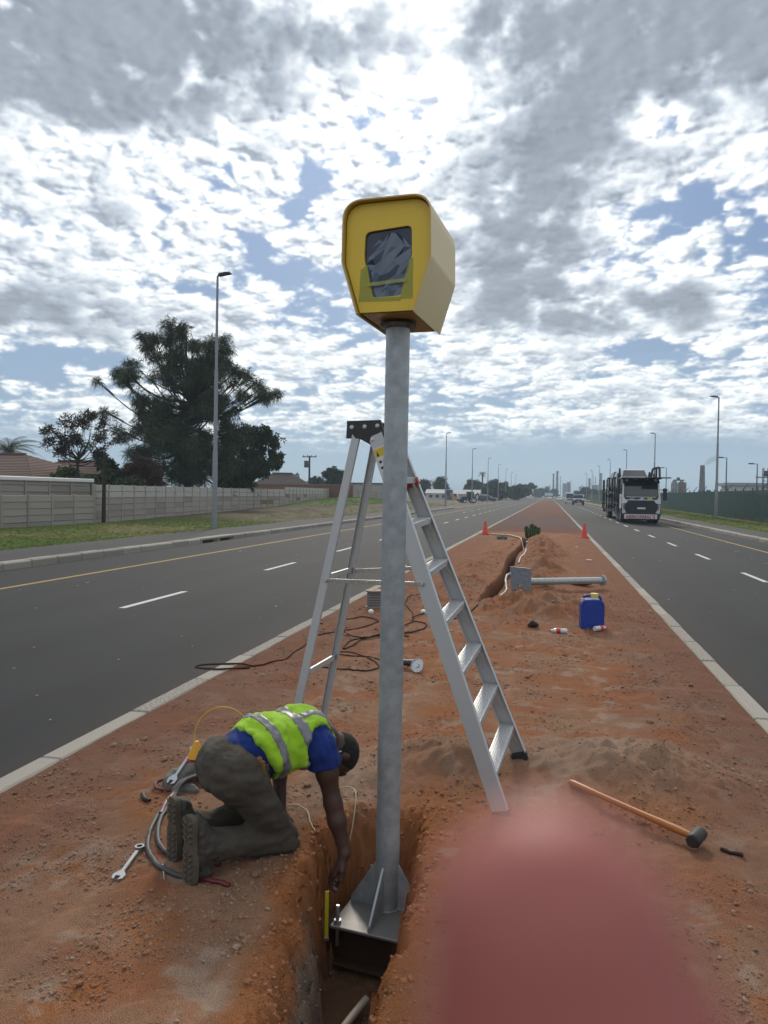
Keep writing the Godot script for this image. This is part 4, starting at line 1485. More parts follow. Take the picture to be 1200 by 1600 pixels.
func build_median_things() -> void:

	build_speed_camera()
	build_ladder()
	build_cone(on(-2.52, -31.2), "red traffic cone beside the left kerb of the median")
	build_cone(on(1.32, -30.3), "red traffic cone beside the right kerb of the median")

	# blue jerrycan
	var j := thing("jerrycan", "blue plastic jerrycan with a pale yellow cap on the soil", "jerrycan", on(0.525, -9.62, -0.012), "", 0.12)
	j.scale = Vector3.ONE * 0.94
	var blue := mat(Color(0.008, 0.042, 0.30), 0.38, 0.0, "blots_soft", 3.0)
	var body := rounded([Vector2(-0.145, 0.0), Vector2(-0.145, 0.345), Vector2(-0.10, 0.385), Vector2(0.10, 0.385), Vector2(0.145, 0.345), Vector2(0.145, 0.0)], [0.03, 0.035, 0.02, 0.02, 0.035, 0.03], 5)
	var js := begin()
	prism(js, body, -0.095, 0.095, Transform3D(), true)
	for f in [0.1, -0.1]:   # rounded shoulders front and back
		var small := PackedVector2Array()
		for p in body:
			small.append(Vector2(p.x * 0.92, (p.y - 0.19) * 0.94 + 0.19))
		prism(js, small, f * 0.94, f * 1.12, Transform3D(), true)
	mi("can_body", done(js), blue, j)
	var hs := begin()
	tube(hs, curve([Vector3(-0.115, 0.37, 0), Vector3(-0.10, 0.42, 0), Vector3(-0.03, 0.43, 0), Vector3(0.01, 0.43, 0), Vector3(0.09, 0.425, 0), Vector3(0.12, 0.37, 0)], 5), [0.017], 10)
	mi("handle", done(hs), blue, j)
	var capm := mat(Color(0.55, 0.48, 0.14), 0.5)
	mi("screw_cap", lathe_mesh([Vector2(0, 0.41), Vector2(0.052, 0.41), Vector2(0.052, 0.455), Vector2(0.046, 0.462), Vector2(0, 0.462)], 18), capm, j, Vector3(0.03, 0, 0.0))
	mi("vent_cap", lathe_mesh([Vector2(0, 0.37), Vector2(0.025, 0.37), Vector2(0.025, 0.40), Vector2(0, 0.40)], 12), capm, j, Vector3(-0.118, 0, 0.03))
	build_bottle(on(0.13, -9.13, 0.030), 3.2, "empty clear bottle with a red label lying left of the blue jerrycan")
	build_bottle(on(0.62, -9.42, 0.032), 0.75, "empty clear bottle with a red label leaning at the foot of the blue jerrycan")

	# second pole, lying down, its square plate on edge towards us
	var lp := thing("lying_pole", "second galvanised pole lying on the soil with its square foot plate upright", "pole", on(-0.42, -12.5, 0.16))
	var run := Vector3(1.33, -0.02, -1.15)
	lp.basis = Basis(run.normalized(), Vector3.UP, run.normalized().cross(Vector3.UP)).orthonormalized()
	var pm := mat(Color(0.42, 0.44, 0.43), 0.5, 0.5, "blots_soft", 2.0)
	mi("tube", tube_mesh([Vector3(0.0, 0, 0), Vector3(1.76, -0.03, 0)], [0.057], 20), pm, lp)
	mi("end_flange", tube_mesh([Vector3(1.74, -0.03, 0), Vector3(1.77, -0.03, 0)], [0.095], 20), m_galv, lp)
	var pl := begin()
	var hole := PackedVector2Array()
	var edge := PackedVector2Array()
	for k in 24:
		var q := TAU * k / 24 + PI / 4
		hole.append(Vector2(cos(q) * 0.052, -0.11 + sin(q) * 0.052))
		var sq := Vector2(cos(q), sin(q))
		sq = sq / maxf(absf(sq.x), absf(sq.y))
		edge.append(Vector2(sq.x * 0.205, sq.y * 0.205))
	ring_prism(pl, edge, hole, -0.007, 0.007, Transform3D(Basis(Vector3.UP, PI * 0.5), Vector3.ZERO))
	var plate := mi("foot_plate", done(pl), mat(Color(0.25, 0.29, 0.34), 0.55, 0.4, "blots_soft", 2.5), lp, Vector3(-0.01, 0.03, 0), Basis(Vector3.UP, 0.22) * Basis(Vector3.BACK, 0.10))

	# white conduit in and beside the far trench, in three visible lengths
	var white := mat(Color(0.50, 0.46, 0.40), 0.6, 0.0, "blots", 3.0)
	cable("white_conduit", "white conduit in the trench beside the lying pole's plate", "conduit", [Vector3(-0.72, 0.0, -11.0), Vector3(-0.74, 0.0, -11.9), Vector3(-0.66, 0, -12.6), Vector3(-0.71, 0.08, -13.3), Vector3(-0.70, 0.1, -14.6), Vector3(-0.52, 0.0, -15.2)], 0.018, white, "white conduit along the far trench")
	cable("white_conduit", "short middle length of white conduit on the trench edge", "conduit", [Vector3(-0.66, 0.02, -17.4), Vector3(-0.66, 0, -18.6), Vector3(-0.62, 0.0, -20.0), Vector3(-0.6, 0.0, -21.6)], 0.02, white, "white conduit along the far trench")
	cable("white_conduit", "long white conduit curving from the trench's far end towards the left cone", "conduit", [Vector3(-0.66, 0.02, -24.4), Vector3(-0.8, 0.0, -26.6), Vector3(-1.12, 0.02, -28.6), Vector3(-1.5, 0.02, -29.9), Vector3(-2.25, 0.0, -30.9)], 0.026, white, "white conduit along the far trench")
	cable("trench_pipe", "pale plastic pipe end at the bottom of the near trench", "pipe", [Vector3(-0.79, -0.49, -2.55), Vector3(-0.75, -0.48, -2.80), Vector3(-0.69, -0.462, -3.0)], 0.016, mat(Color(0.30, 0.25, 0.20), 0.7), "", false)

	# cactus at the end of the trench
	var k := thing("cactus", "dark green columnar cactus clump at the end of the far trench", "cactus", on(-0.62, -29.0, -0.02))
	var flesh := mat(Color(0.018, 0.035, 0.014), 0.6, 0.0, "lumps", 4.0)
	var ridge := mat(Color(0.17, 0.22, 0.05), 0.7)
	for q in [[0.0, 0.0, 0.55, 0.095], [-0.15, 0.03, 0.46, 0.08], [0.17, 0.02, 0.44, 0.095], [-0.05, 0.14, 0.34, 0.08], [0.08, -0.1, 0.48, 0.08], [0.09, 0.12, 0.30, 0.075]]:
		var stem := begin()
		var prof := [Vector2(0.6, 0.0), Vector2(0.95, 0.15), Vector2(1.0, 0.5), Vector2(0.98, 0.8), Vector2(0.7, 0.94), Vector2(0.0, 1.0)]
		for i in prof.size() - 1:
			for e in 12:
				var r0: float = q[3] * (1.0 if e % 2 == 0 else 0.68)
				var r1: float = q[3] * (0.68 if e % 2 == 0 else 1.0)
				var a0 := TAU * e / 12
				var a1 := TAU * (e + 1) / 12
				stem.set_smooth_group(-1)
				quad(stem, Vector3(cos(a0) * r0 * prof[i].x, prof[i].y * q[2], sin(a0) * r0 * prof[i].x), Vector3(cos(a1) * r1 * prof[i].x, prof[i].y * q[2], sin(a1) * r1 * prof[i].x), Vector3(cos(a1) * r1 * prof[i + 1].x, prof[i + 1].y * q[2], sin(a1) * r1 * prof[i + 1].x), Vector3(cos(a0) * r0 * prof[i + 1].x, prof[i + 1].y * q[2], sin(a0) * r0 * prof[i + 1].x), Vector3(0, (prof[i].y + prof[i + 1].y) * 0.5 * q[2], 0))
		var lean := Basis(Vector3.BACK, -q[0] * 0.9) * Basis(Vector3.RIGHT, q[1] * 0.8)
		var sn := mi("stem", done(stem), flesh, k, Vector3(q[0], 0, q[1]), lean)
		var sp := begin()
		for e in 6:
			var a := TAU * e / 6
			tube(sp, [Vector3(cos(a) * q[3], 0.12 * q[2], sin(a) * q[3]), Vector3(cos(a) * q[3] * 1.02, 0.5 * q[2], sin(a) * q[3] * 1.02), Vector3(cos(a) * q[3], 0.8 * q[2], sin(a) * q[3])], [0.009], 4)
		mi("ridge_spines", done(sp), ridge, sn)

	# cable spool
	var sp := thing("cable_spool", "small cable spool with pale wooden flanges beside the left kerb", "cable spool", on(-2.36, -10.4, -0.005))
	var ply := mat(Color(0.33, 0.22, 0.14), 0.8, 0.0, "grain", 5.0)
	mi("lower_flange", lathe_mesh([Vector2(0, 0), Vector2(0.125, 0), Vector2(0.125, 0.018), Vector2(0, 0.018)], 24), ply, sp)
	var wind := []
	for i in 13:
		wind.append(Vector2(0.098 + (0.006 if i % 2 == 0 else 0.0), 0.018 + i * 0.0175))
	mi("wound_cable", lathe_mesh(wind, 20), mat(Color(0.12, 0.12, 0.12), 0.6), sp)
	mi("upper_flange", lathe_mesh([Vector2(0, 0.229), Vector2(0.125, 0.229), Vector2(0.125, 0.247), Vector2(0.03, 0.247), Vector2(0.03, 0.24), Vector2(0, 0.24)], 24), ply, sp)

	# extension leads, and the grinder
	var lead := mat(Color(0.034, 0.020, 0.016), 0.9)
	lead.metallic_specular = 0.2
	var lead2 := mat(Color(0.060, 0.026, 0.020), 0.9)
	lead2.metallic_specular = 0.2
	cable("extension_lead", "dark brown lead whose loop reaches out over the left kerb", "cable", [Vector3(-2.62, 0, -6.50), Vector3(-2.86, 0.01, -6.33), Vector3(-3.08, 0.0, -6.36), Vector3(-3.05, 0.0, -6.5), Vector3(-2.76, 0.01, -6.58), Vector3(-2.60, 0, -6.6), Vector3(-2.47, 0, -6.92), Vector3(-2.48, 0, -7.73), Vector3(-2.52, 0, -8.25), Vector3(-2.28, 0, -8.57), Vector3(-2.05, 0, -9.25), Vector3(-2.25, 0.01, -9.5), Vector3(-2.45, 0, -9.22), Vector3(-2.32, 0.01, -8.57)], 0.0085, lead2)
	cable("extension_lead", "black lead winding between the ladder legs towards the spool", "cable", [Vector3(-2.32, 0.012, -8.5), Vector3(-2.0, 0.02, -8.06), Vector3(-1.8, 0.012, -8.43), Vector3(-1.65, 0.012, -9.23), Vector3(-1.74, 0, -9.97), Vector3(-2.0, 0, -10.8), Vector3(-1.92, 0, -11.53), Vector3(-1.6, 0, -11.2), Vector3(-1.5, 0, -10.3), Vector3(-1.68, 0.015, -9.6), Vector3(-1.4, 0, -9.0), Vector3(-1.75, 0.012, -8.35), Vector3(-2.05, 0.0, -7.95), Vector3(-2.0, 0, -7.5), Vector3(-1.85, 0.02, -8.2), Vector3(-1.5, 0, -8.4)], 0.0078, lead)
	cable("extension_lead", "thin dark lead lying past the far rear leg to the right", "cable", [Vector3(-1.45, 0, -9.9), Vector3(-1.2, 0, -9.7), Vector3(-1.0, 0, -10.1), Vector3(-0.9, 0, -10.9), Vector3(-1.2, 0, -11.2)], 0.009, lead2)
	cable("grinder_lead", "black lead running to the angle grinder behind the pole", "cable", [Vector3(-2.02, 0, -6.68), Vector3(-1.64, 0, -6.64), Vector3(-1.5, 0, -6.84), Vector3(-1.9, 0.01, -7.36), Vector3(-2.05, 0, -7.25), Vector3(-1.65, 0, -7.16), Vector3(-1.48, 0, -7.0), Vector3(-1.34, 0.02, -6.95)], 0.0065, lead)
	var gr := thing("angle_grinder", "dark angle grinder with a bright gear head lying beside the pole", "angle grinder", on(-1.32, -6.93, 0.045), "", -0.30)
	mi("motor_body", tube_mesh([Vector3(-0.02, 0, 0), Vector3(0.0, 0, 0), Vector3(0.06, 0, 0), Vector3(0.16, 0.004, 0), Vector3(0.175, 0.004, 0)], [0.024, 0.030, 0.028, 0.036, 0.036], 14), mat(Color(0.012, 0.02, 0.022), 0.5), gr)
	mi("gear_head", tube_mesh([Vector3(0.17, 0.004, 0), Vector3(0.20, 0.004, 0), Vector3(0.225, 0.0, 0)], [0.034, 0.034, 0.016], 14), m_steel, gr)
	mi("disc_guard", lathe_mesh([Vector2(0.0, -0.006), Vector2(0.058, -0.006), Vector2(0.062, 0.0), Vector2(0.062, 0.014), Vector2(0.058, 0.014), Vector2(0.058, 0.004), Vector2(0.022, 0.006), Vector2(0.018, 0.02), Vector2(0, 0.02)], 22), m_alu, gr, Vector3(0.205, 0.0, 0.05), Basis(Vector3.RIGHT, PI * 0.5 - 0.3))
	for q in [[-2.29, -9.9, "white plastic plug lying beside the cable spool"], [-1.6, -10.0, "white plastic plug lying among the leads"]]:
		tag(mi("white_plug", lathe_mesh([Vector2(0, 0), Vector2(0.035, 0), Vector2(0.04, 0.03), Vector2(0.02, 0.05), Vector2(0, 0.05)], 12), mat(Color(0.6, 0.6, 0.58), 0.5), null, on(q[0], q[1], -0.004)), q[2], "plug")

	# sledgehammer and pegs
	var hd := on(0.685, -3.69, 0.045)
	var tail := on(0.10, -4.22, 0.02)
	var sh := thing("sledgehammer", "sledgehammer with an orange handle lying on the soil heap", "sledgehammer", hd)
	var dir := (tail - hd).normalized()
	mi("handle", tube_mesh([dir * -0.03, dir * 0.05, dir * 0.12, dir * 0.30, dir * 0.55, dir * 0.72, dir * 0.74], [0.013, 0.017, 0.019, 0.015, 0.015, 0.019, 0.014], 12), mat(Color(0.42, 0.135, 0.022), 0.5, 0.0, "grain_soft", 6.0), sh)
	var hx := Vector3.UP.cross(dir).normalized()
	var head := begin()
	tube(head, [-hx * 0.062, -hx * 0.058, -hx * 0.045, hx * 0.045, hx * 0.058, hx * 0.062], [0.026, 0.031, 0.033, 0.033, 0.031, 0.026], 8)
	mi("head", done(head), mat(Color(0.05, 0.042, 0.038), 0.6, 0.5, "lumps", 12.0), sh, Vector3(0, 0.004, 0), Basis(Vector3.UP, 0.25))
	cable("iron_peg", "short dark iron peg beside the sledgehammer's head", "peg", [Vector3(0.79, 0, -3.69), Vector3(0.835, 0, -3.665), Vector3(0.875, 0, -3.65)], 0.010, mat(Color(0.045, 0.015, 0.014), 0.6, 0.3, "grain", 20.0))
	cable("iron_peg", "short black iron peg left of the looped cables", "peg", [Vector3(-2.035, 0, -3.60), Vector3(-2.0, 0, -3.56), Vector3(-1.965, 0, -3.545)], 0.012, mat(Color(0.022, 0.018, 0.016), 0.6, 0.2, "grain", 20.0))
	# spanners, cables and tools around the kneeling worker
	build_spanner(on(-1.70, -2.815, 0.012), on(-1.752, -3.085, 0.014), "chrome combination spanner lying alone on open soil")
	build_spanner(on(-1.935, -3.72, 0.05), on(-1.93, -3.98, 0.135), "chrome combination spanner propped up on the grey rag")
	cable("armoured_cable", "thick grey looped cable with a red end passing under the near boot's toe", "cable", [Vector3(-1.80, 0.06, -4.0), Vector3(-1.875, 0.04, -3.72), Vector3(-1.87, 0.0, -3.56), Vector3(-1.83, 0, -3.37), Vector3(-1.775, 0, -3.20), Vector3(-1.70, 0, -3.06), Vector3(-1.59, 0, -2.945), Vector3(-1.49, 0, -2.885), Vector3(-1.36, 0, -2.875)], 0.011, mat(Color(0.058, 0.055, 0.052), 0.6, 0.0, "grain", 9.0), "looped armoured cables")
	cable("armoured_cable", "thick grey looped cable lying inside the other one", "cable", [Vector3(-1.77, 0.06, -4.0), Vector3(-1.85, 0.05, -3.72), Vector3(-1.845, 0.01, -3.56), Vector3(-1.80, 0, -3.35), Vector3(-1.71, 0, -3.165), Vector3(-1.61, 0, -3.06), Vector3(-1.52, 0, -3.03), Vector3(-1.44, 0, -3.015)], 0.011, mat(Color(0.050, 0.050, 0.048), 0.6, 0.0, "grain", 9.0), "looped armoured cables")
	var redm := mat(Color(0.11, 0.012, 0.015), 0.45)
	cable("red_cable_end", "dark red cable end right of the near boot's toe", "cable", [Vector3(-1.37, 0.0, -2.876), Vector3(-1.30, 0.0, -2.868), Vector3(-1.23, 0.0, -2.862)], 0.0095, redm, "red cable ends")
	cable("red_cable_end", "dark red cable end under the worker's near shin", "cable", [Vector3(-1.45, 0.0, -3.016), Vector3(-1.39, 0.0, -3.006), Vector3(-1.335, 0.0, -3.0)], 0.0095, redm, "red cable ends")
	cable("red_sleeve", "faded red sleeve where the two looped cables come together", "cable", [Vector3(-1.868, 0.020, -3.66), Vector3(-1.86, 0.012, -3.54), Vector3(-1.825, 0.004, -3.40)], 0.0125, mat(Color(0.13, 0.035, 0.04), 0.5))
	var sd := thing("screwdriver", "small bright screwdriver beside the near boot's toe", "screwdriver", on(-1.56, -2.93, 0.008))
	mi("blade", tube_mesh([Vector3(0, 0, 0), Vector3(0.035, 0.0, 0.055), Vector3(0.055, -0.003, 0.09)], [0.006, 0.004, 0.003], 8), m_steel, sd)
	mi("ferrule", tube_mesh([Vector3(-0.008, 0, -0.012), Vector3(0.008, 0, 0.012)], [0.008], 10), m_alu, sd)
	# grey rag with a red cord, and the line reel
	var rag := Body.new(Vector3(-2.15, -0.1, -4.35), Vector3(-1.45, 0.3, -3.45), 0.014)
	rag.bone(on(-1.97, -3.78, 0.02), on(-1.90, -3.95, 0.05), 0.05, 0.065, 0.04)
	rag.bone(on(-1.90, -3.95, 0.05), on(-1.72, -3.90, 0.02), 0.05, 0.035, 0.04)
	rag.bone(on(-1.72, -3.90, 0.02), on(-1.60, -3.80, 0.015), 0.035, 0.03, 0.03)
	rag.bone(on(-1.95, -3.74, 0.01), on(-1.80, -3.72, 0.01), 0.025, 0.025, 0.03)
	tag(mi("rag", rag.build(wrinkles(9.0, 3, 4), 0.022), mat(Color(0.20, 0.185, 0.16), 0.95, 0.0, "grain", 8.0)), "crumpled grey rag on the soil behind the worker's boots", "rag")
	cable("knotted_rope", "short red rope knotted at the left end of the grey rag", "rope", [Vector3(-1.93, 0, -3.70), Vector3(-2.0, 0.01, -3.68), Vector3(-2.03, 0.02, -3.74), Vector3(-1.98, 0.02, -3.80), Vector3(-1.96, 0.03, -3.72)], 0.009, mat(Color(0.12, 0.03, 0.025), 0.7))
	var reel := thing("line_reel", "yellow and red line reel on the rag behind the worker", "line reel", on(-1.895, -3.93, 0.06))
	mi("red_case", box_mesh(Vector3(0.13, 0.055, 0.08), 0.015, Vector3(0, 0.025, 0)), mat(Color(0.22, 0.01, 0.015), 0.4), reel, Vector3.ZERO, Basis(Vector3.UP, 0.5))
	mi("yellow_cone", lathe_mesh([Vector2(0, 0.05), Vector2(0.05, 0.05), Vector2(0.048, 0.06), Vector2(0.012, 0.14), Vector2(0, 0.14)], 16), mat(Color(0.62, 0.30, 0.01), 0.5), reel)
	cable("yellow_line", "thin yellow line looping up from the reel behind the worker's back", "line", [Vector3(-1.895, 0.19, -3.93), Vector3(-1.91, 0.25, -3.94), Vector3(-1.88, 0.33, -3.97), Vector3(-1.80, 0.38, -4.0), Vector3(-1.70, 0.36, -4.03), Vector3(-1.60, 0.26, -4.05)], 0.0035, mat(Color(0.55, 0.32, 0.02), 0.5), "", false)
	# thin pale wires at the back of the pit
	var wire := mat(Color(0.40, 0.33, 0.22), 0.6)
	cable("bare_wire", "thin pale wire arching down into the pit left of the pole", "wire", [Vector3(-1.09, 0.0, -3.97), Vector3(-1.0, 0.05, -3.88), Vector3(-0.94, 0.06, -3.78), Vector3(-0.92, -0.02, -3.66), Vector3(-0.93, -0.15, -3.58)], 0.0035, wire, "", false)
	cable("bare_wire", "thin pale wire beside the worker's knee at the pit's edge", "wire", [Vector3(-1.30, 0, -3.69), Vector3(-1.22, 0.02, -3.66), Vector3(-1.15, 0.01, -3.62), Vector3(-1.10, 0, -3.52), Vector3(-1.05, 0.0, -3.44)], 0.0035, wire)
	# tape measure standing in the pit
	var tm := thing("tape_measure", "yellow tape measure blade held upright against the foot plate's corner", "tape measure", Vector3(-0.905, -0.33, -3.15))
	mi("tape_blade", box_mesh(Vector3(0.016, 0.21, 0.0016), 0.0, Vector3(0, 0.105, 0)), mat(Color(0.45, 0.40, 0.02), 0.4), tm, Vector3.ZERO, Basis(Vector3.UP, 0.4))
	mi("tape_hook", box_mesh(Vector3(0.022, 0.014, 0.006), 0.001), m_steel, tm, Vector3(0, 0.0, 0.002))
	# scraps
	for q in [[0.98, -19.6, 0.10, "scrap of white paper on the far soil near the right kerb"], [0.85, -24.5, 0.06, "small white scrap on the soil before the right cone"]]:
		tag(mi("paper_scrap", box_mesh(Vector3(q[2] * 1.3, 0.03, q[2]), 0.008), mat(Color(0.55, 0.53, 0.5), 0.8), null, on(q[0], q[1], 0.012)), q[3], "litter")
	tag(mi("lone_rock", pebble(77, 0.7), mat(Color(0.13, 0.10, 0.08), 0.95, 0.0, "grain", 6.0), null, on(-1.64, -27.7, 0.05), Basis().scaled(Vector3(0.22, 0.16, 0.18))), "brown rock beside the white conduit's far end", "rock")
	var br := begin()
	tube(br, [Vector3(0, 0, 0), Vector3(0.05, 0.04, 0.0), Vector3(0.12, 0.02, 0.01)], [0.03, 0.05, 0.02], 6)
	tag(mi("dark_clod", done(br), mat(Color(0.03, 0.022, 0.016), 0.95), null, on(-0.22, -9.45, 0.0)), "small dark clod on the soil left of the bottles", "clod")
	tag(mi("black_bag", pebble(31, 0.5), mat(Color(0.012, 0.012, 0.014), 0.5), null, on(0.55, -14.1, 0.04), Basis().scaled(Vector3(0.25, 0.12, 0.12))), "small black bag lying behind the lying pole", "bag")

# ---------------------------------------------------------------- the kneeling worker

func build_worker() -> void:
	var base := Vector3(-1.27, 0, -3.12)
	var w := thing("person", "kneeling worker in blue shirt and yellow-green reflective vest, reaching down into the pit", "person", base)
	var spine := Vector3(0.598, 0.10, -0.795).normalized()
	var rt := Vector3(0.79, 0.0, 0.61).normalized()
	var hip := Vector3(-1.335, 0.398, -3.10)
	var hip_r := Vector3(-1.265, 0.385, -3.035)
	var hip_l := Vector3(-1.405, 0.385, -3.165)
	var knee_r := Vector3(-1.12, 0.072, -3.215)
	var knee_l := Vector3(-1.285, 0.072, -3.37)
	var ank_r := Vector3(-1.365, 0.135, -2.90)
	var ank_l := Vector3(-1.52, 0.135, -3.06)
	var mid := Vector3(-1.23, 0.462, -3.22)
	var chest := Vector3(-1.115, 0.468, -3.375)
	var neck := Vector3(-1.02, 0.438, -3.49)
	var head := Vector3(-0.968, 0.335, -3.555)
	var sh_r := Vector3(-0.985, 0.445, -3.315)
	var sh_l := Vector3(-1.21, 0.468, -3.54)
	var elb_r := Vector3(-0.93, 0.195, -3.315)
	var wr_r := Vector3(-0.868, -0.015, -3.295)
	var elb_l := Vector3(-1.25, 0.25, -3.49)
	var wr_l := Vector3(-1.215, 0.06, -3.42)

	var skin := mat(Color(0.062, 0.026, 0.016), 0.55, 0.0, "grain_soft", 14.0)
	var hair := mat(Color(0.012, 0.010, 0.009), 0.9, 0.0, "grain", 22.0, "grain_height", 0.3)
	# one figure: head, neck, trunk, arms and legs
	var b := Body.new(Vector3(-1.66, -0.06, -3.76), Vector3(-0.78, 0.68, -2.74), 0.0115)
	b.bone(hip, mid, 0.10, 0.10, 0.05)
	b.bone(mid, chest, 0.10, 0.105, 0.05)
	b.bone(sh_l, sh_r, 0.055, 0.055, 0.05)
	b.bone(chest, neck, 0.07, 0.055, 0.04)
	b.bone(neck, head, 0.050, 0.055, 0.03)
	b.bone(hip_r, knee_r, 0.075, 0.052, 0.04)
	b.bone(hip_l, knee_l, 0.075, 0.052, 0.04)
	b.bone(knee_r, ank_r, 0.05, 0.04, 0.03)
	b.bone(knee_l, ank_l, 0.05, 0.04, 0.03)
	b.bone(sh_r, sh_r.lerp(elb_r, 0.45), 0.052, 0.047, 0.04)
	b.bone(sh_r.lerp(elb_r, 0.45), elb_r, 0.047, 0.037, 0.03)
	b.bone(elb_r, elb_r.lerp(wr_r, 0.35), 0.039, 0.039, 0.03)
	b.bone(elb_r.lerp(wr_r, 0.35), wr_r, 0.039, 0.026, 0.03)
	b.bone(sh_l, elb_l, 0.048, 0.036, 0.03)
	b.bone(elb_l, wr_l, 0.036, 0.026, 0.03)
	b.bone(wr_l, wr_l + Vector3(0.03, -0.035, -0.03), 0.03, 0.025, 0.02)
	# head: skull and jaw, turned face down towards the pit
	var look := Vector3(0.52, -0.72, -0.55).normalized()
	var crown := (spine + Vector3(0.1, -0.35, 0)).normalized()
	var hb := Basis(look.cross(crown).normalized(), crown, -look).orthonormalized()
	var body_mesh := b.build()
	var st := begin()
	st.append_from(body_mesh, 0, Transform3D(Basis(), -base))
	var hd := Body.new(head - Vector3.ONE * 0.17, head + Vector3.ONE * 0.17, 0.005)
	hd.blob(head, Vector3(0.076, 0.094, 0.098), hb, 0.01)
	hd.blob(head + hb * Vector3(0, -0.055, -0.045), Vector3(0.055, 0.065, 0.055), hb, 0.03)
	hd.bone(head + hb * Vector3(0, -0.005, -0.094), head + hb * Vector3(0, -0.035, -0.108), 0.009, 0.015, 0.015)
	for s: float in [-1.0, 1.0]:
		hd.blob(head + hb * Vector3(s * 0.077, -0.02, 0.005), Vector3(0.010, 0.030, 0.018), hb, 0.008)
		hd.blob(head + hb * Vector3(s * 0.032, 0.002, -0.098), Vector3(0.018, 0.010, 0.012), hb, 0.008, true)
		hd.bone(head + hb * Vector3(s * 0.012, 0.018, -0.092), head + hb * Vector3(s * 0.052, 0.016, -0.080), 0.009, 0.007, 0.012)
	hd.bone(head + hb * Vector3(-0.02, -0.075, -0.092), head + hb * Vector3(0.02, -0.075, -0.092), 0.009, 0.009, 0.01)
	hd.bone(neck, head + hb * Vector3(0, -0.03, 0.04), 0.05, 0.052, 0.03)
	st.append_from(hd.build(), 0, Transform3D(Basis(), -base))
	# right hand closed round the tape
	var h := Body.new(Vector3(-1.0, -0.22, -3.40), Vector3(-0.80, 0.04, -3.19), 0.0034)
	var s_ax := Vector3(0.25, -0.05, 0.967).normalized()
	var palm := Vector3(-0.888, -0.072, -3.285)
	for i in 4:
		var o := s_ax * (i - 1.5) * 0.0205
		var k := palm + o + Vector3(-0.020, -0.030, 0.0)
		h.bone(wr_r + o * 0.35, k, 0.0165, 0.0125, 0.012)
		var len: float = [0.86, 0.97, 1.05, 0.98][i]
		var p1 := k + Vector3(-0.022, -0.034, 0.0) * len
		var p2 := p1 + Vector3(0.008, -0.027, 0.0) * len
		var p3 := p2 + Vector3(0.021, -0.010, 0.0) * len
		h.bone(k, p1, 0.0100, 0.0092, 0.004)
		h.bone(p1, p2, 0.0092, 0.0084, 0.003)
		h.bone(p2, p3, 0.0084, 0.0076, 0.003)
	var tb := palm + s_ax * 0.030 + Vector3(0.012, -0.006, 0)
	h.bone(wr_r, tb, 0.020, 0.015, 0.012)
	h.bone(tb, tb + Vector3(-0.002, -0.036, 0.010), 0.0115, 0.0105, 0.005)
	h.bone(tb + Vector3(-0.002, -0.036, 0.010), tb + Vector3(-0.020, -0.062, 0.0), 0.0105, 0.009, 0.004)
	h.bone(elb_r.lerp(wr_r, 0.75), wr_r, 0.031, 0.026, 0.02)
	st.append_from(h.build(), 0, Transform3D(Basis(), -base))
	var figure := mi("body", st.commit(), skin, w)
	var hc := Body.new(head - Vector3.ONE * 0.16, head + Vector3.ONE * 0.16, 0.005)
	hc.blob(head + hb * Vector3(0, 0.006, 0.006), Vector3(0.081, 0.096, 0.099), hb, 0.01)
	hc.cut(head + hb * Vector3(0, 0.035, -0.055), hb * Vector3(0, -0.35, -1.0))
	hc.cut(head + hb * Vector3(0, -0.06, 0.0), hb * Vector3(0, -1.0, -0.45))
	mi("hair", moved(hc.build(wrinkles(60.0, 2, 3), 0.002), -base), hair, figure)

	# trousers
	var t := Body.new(Vector3(-1.66, -0.03, -3.56), Vector3(-0.98, 0.60, -2.74), 0.010)
	t.bone(hip_l, hip_r, 0.108, 0.108, 0.04)
	t.bone(hip, hip + spine * 0.07 + Vector3(0, 0.01, 0), 0.125, 0.122, 0.05)
	t.bone(hip_r, hip_r.lerp(knee_r, 0.5) + Vector3(0.01, 0.01, 0), 0.105, 0.092, 0.03)
	t.bone(hip_r.lerp(knee_r, 0.5) + Vector3(0.01, 0.01, 0), knee_r, 0.092, 0.073, 0.03)
	t.bone(hip_l, knee_l, 0.105, 0.073, 0.03)
	t.bone(knee_r, ank_r, 0.072, 0.060, 0.03)
	t.bone(knee_l, ank_l, 0.072, 0.060, 0.03)
	t.bone(ank_r.lerp(knee_r, 0.12), ank_r, 0.062, 0.066, 0.02)
	t.bone(ank_l.lerp(knee_l, 0.12), ank_l, 0.062, 0.066, 0.02)
	t.cut(ank_r, (ank_r - knee_r))
	t.cut(hip + spine * 0.072, spine + Vector3(0, 0.42, 0))
	var cloth := mat(Color(0.062, 0.051, 0.037), 0.95, 0.0, "blots_soft", 3.0, "grain_height", 0.15)
	mi("trousers", moved(t.build(wrinkles(7.0, 4, 6), 0.019, Vector3(0.75, 1.7, 0.75)), -base), cloth, w)
	# boots, toes in the soil and soles upright
	var leather := mat(Color(0.058, 0.050, 0.039), 0.75, 0.0, "blots", 6.0, "grain_height", 0.12)
	var rubber := mat(Color(0.115, 0.092, 0.066), 0.9, 0.0, "lumps", 6.0, "grain_height", 0.15)
	var back := -Vector3(0.604, 0, -0.797)
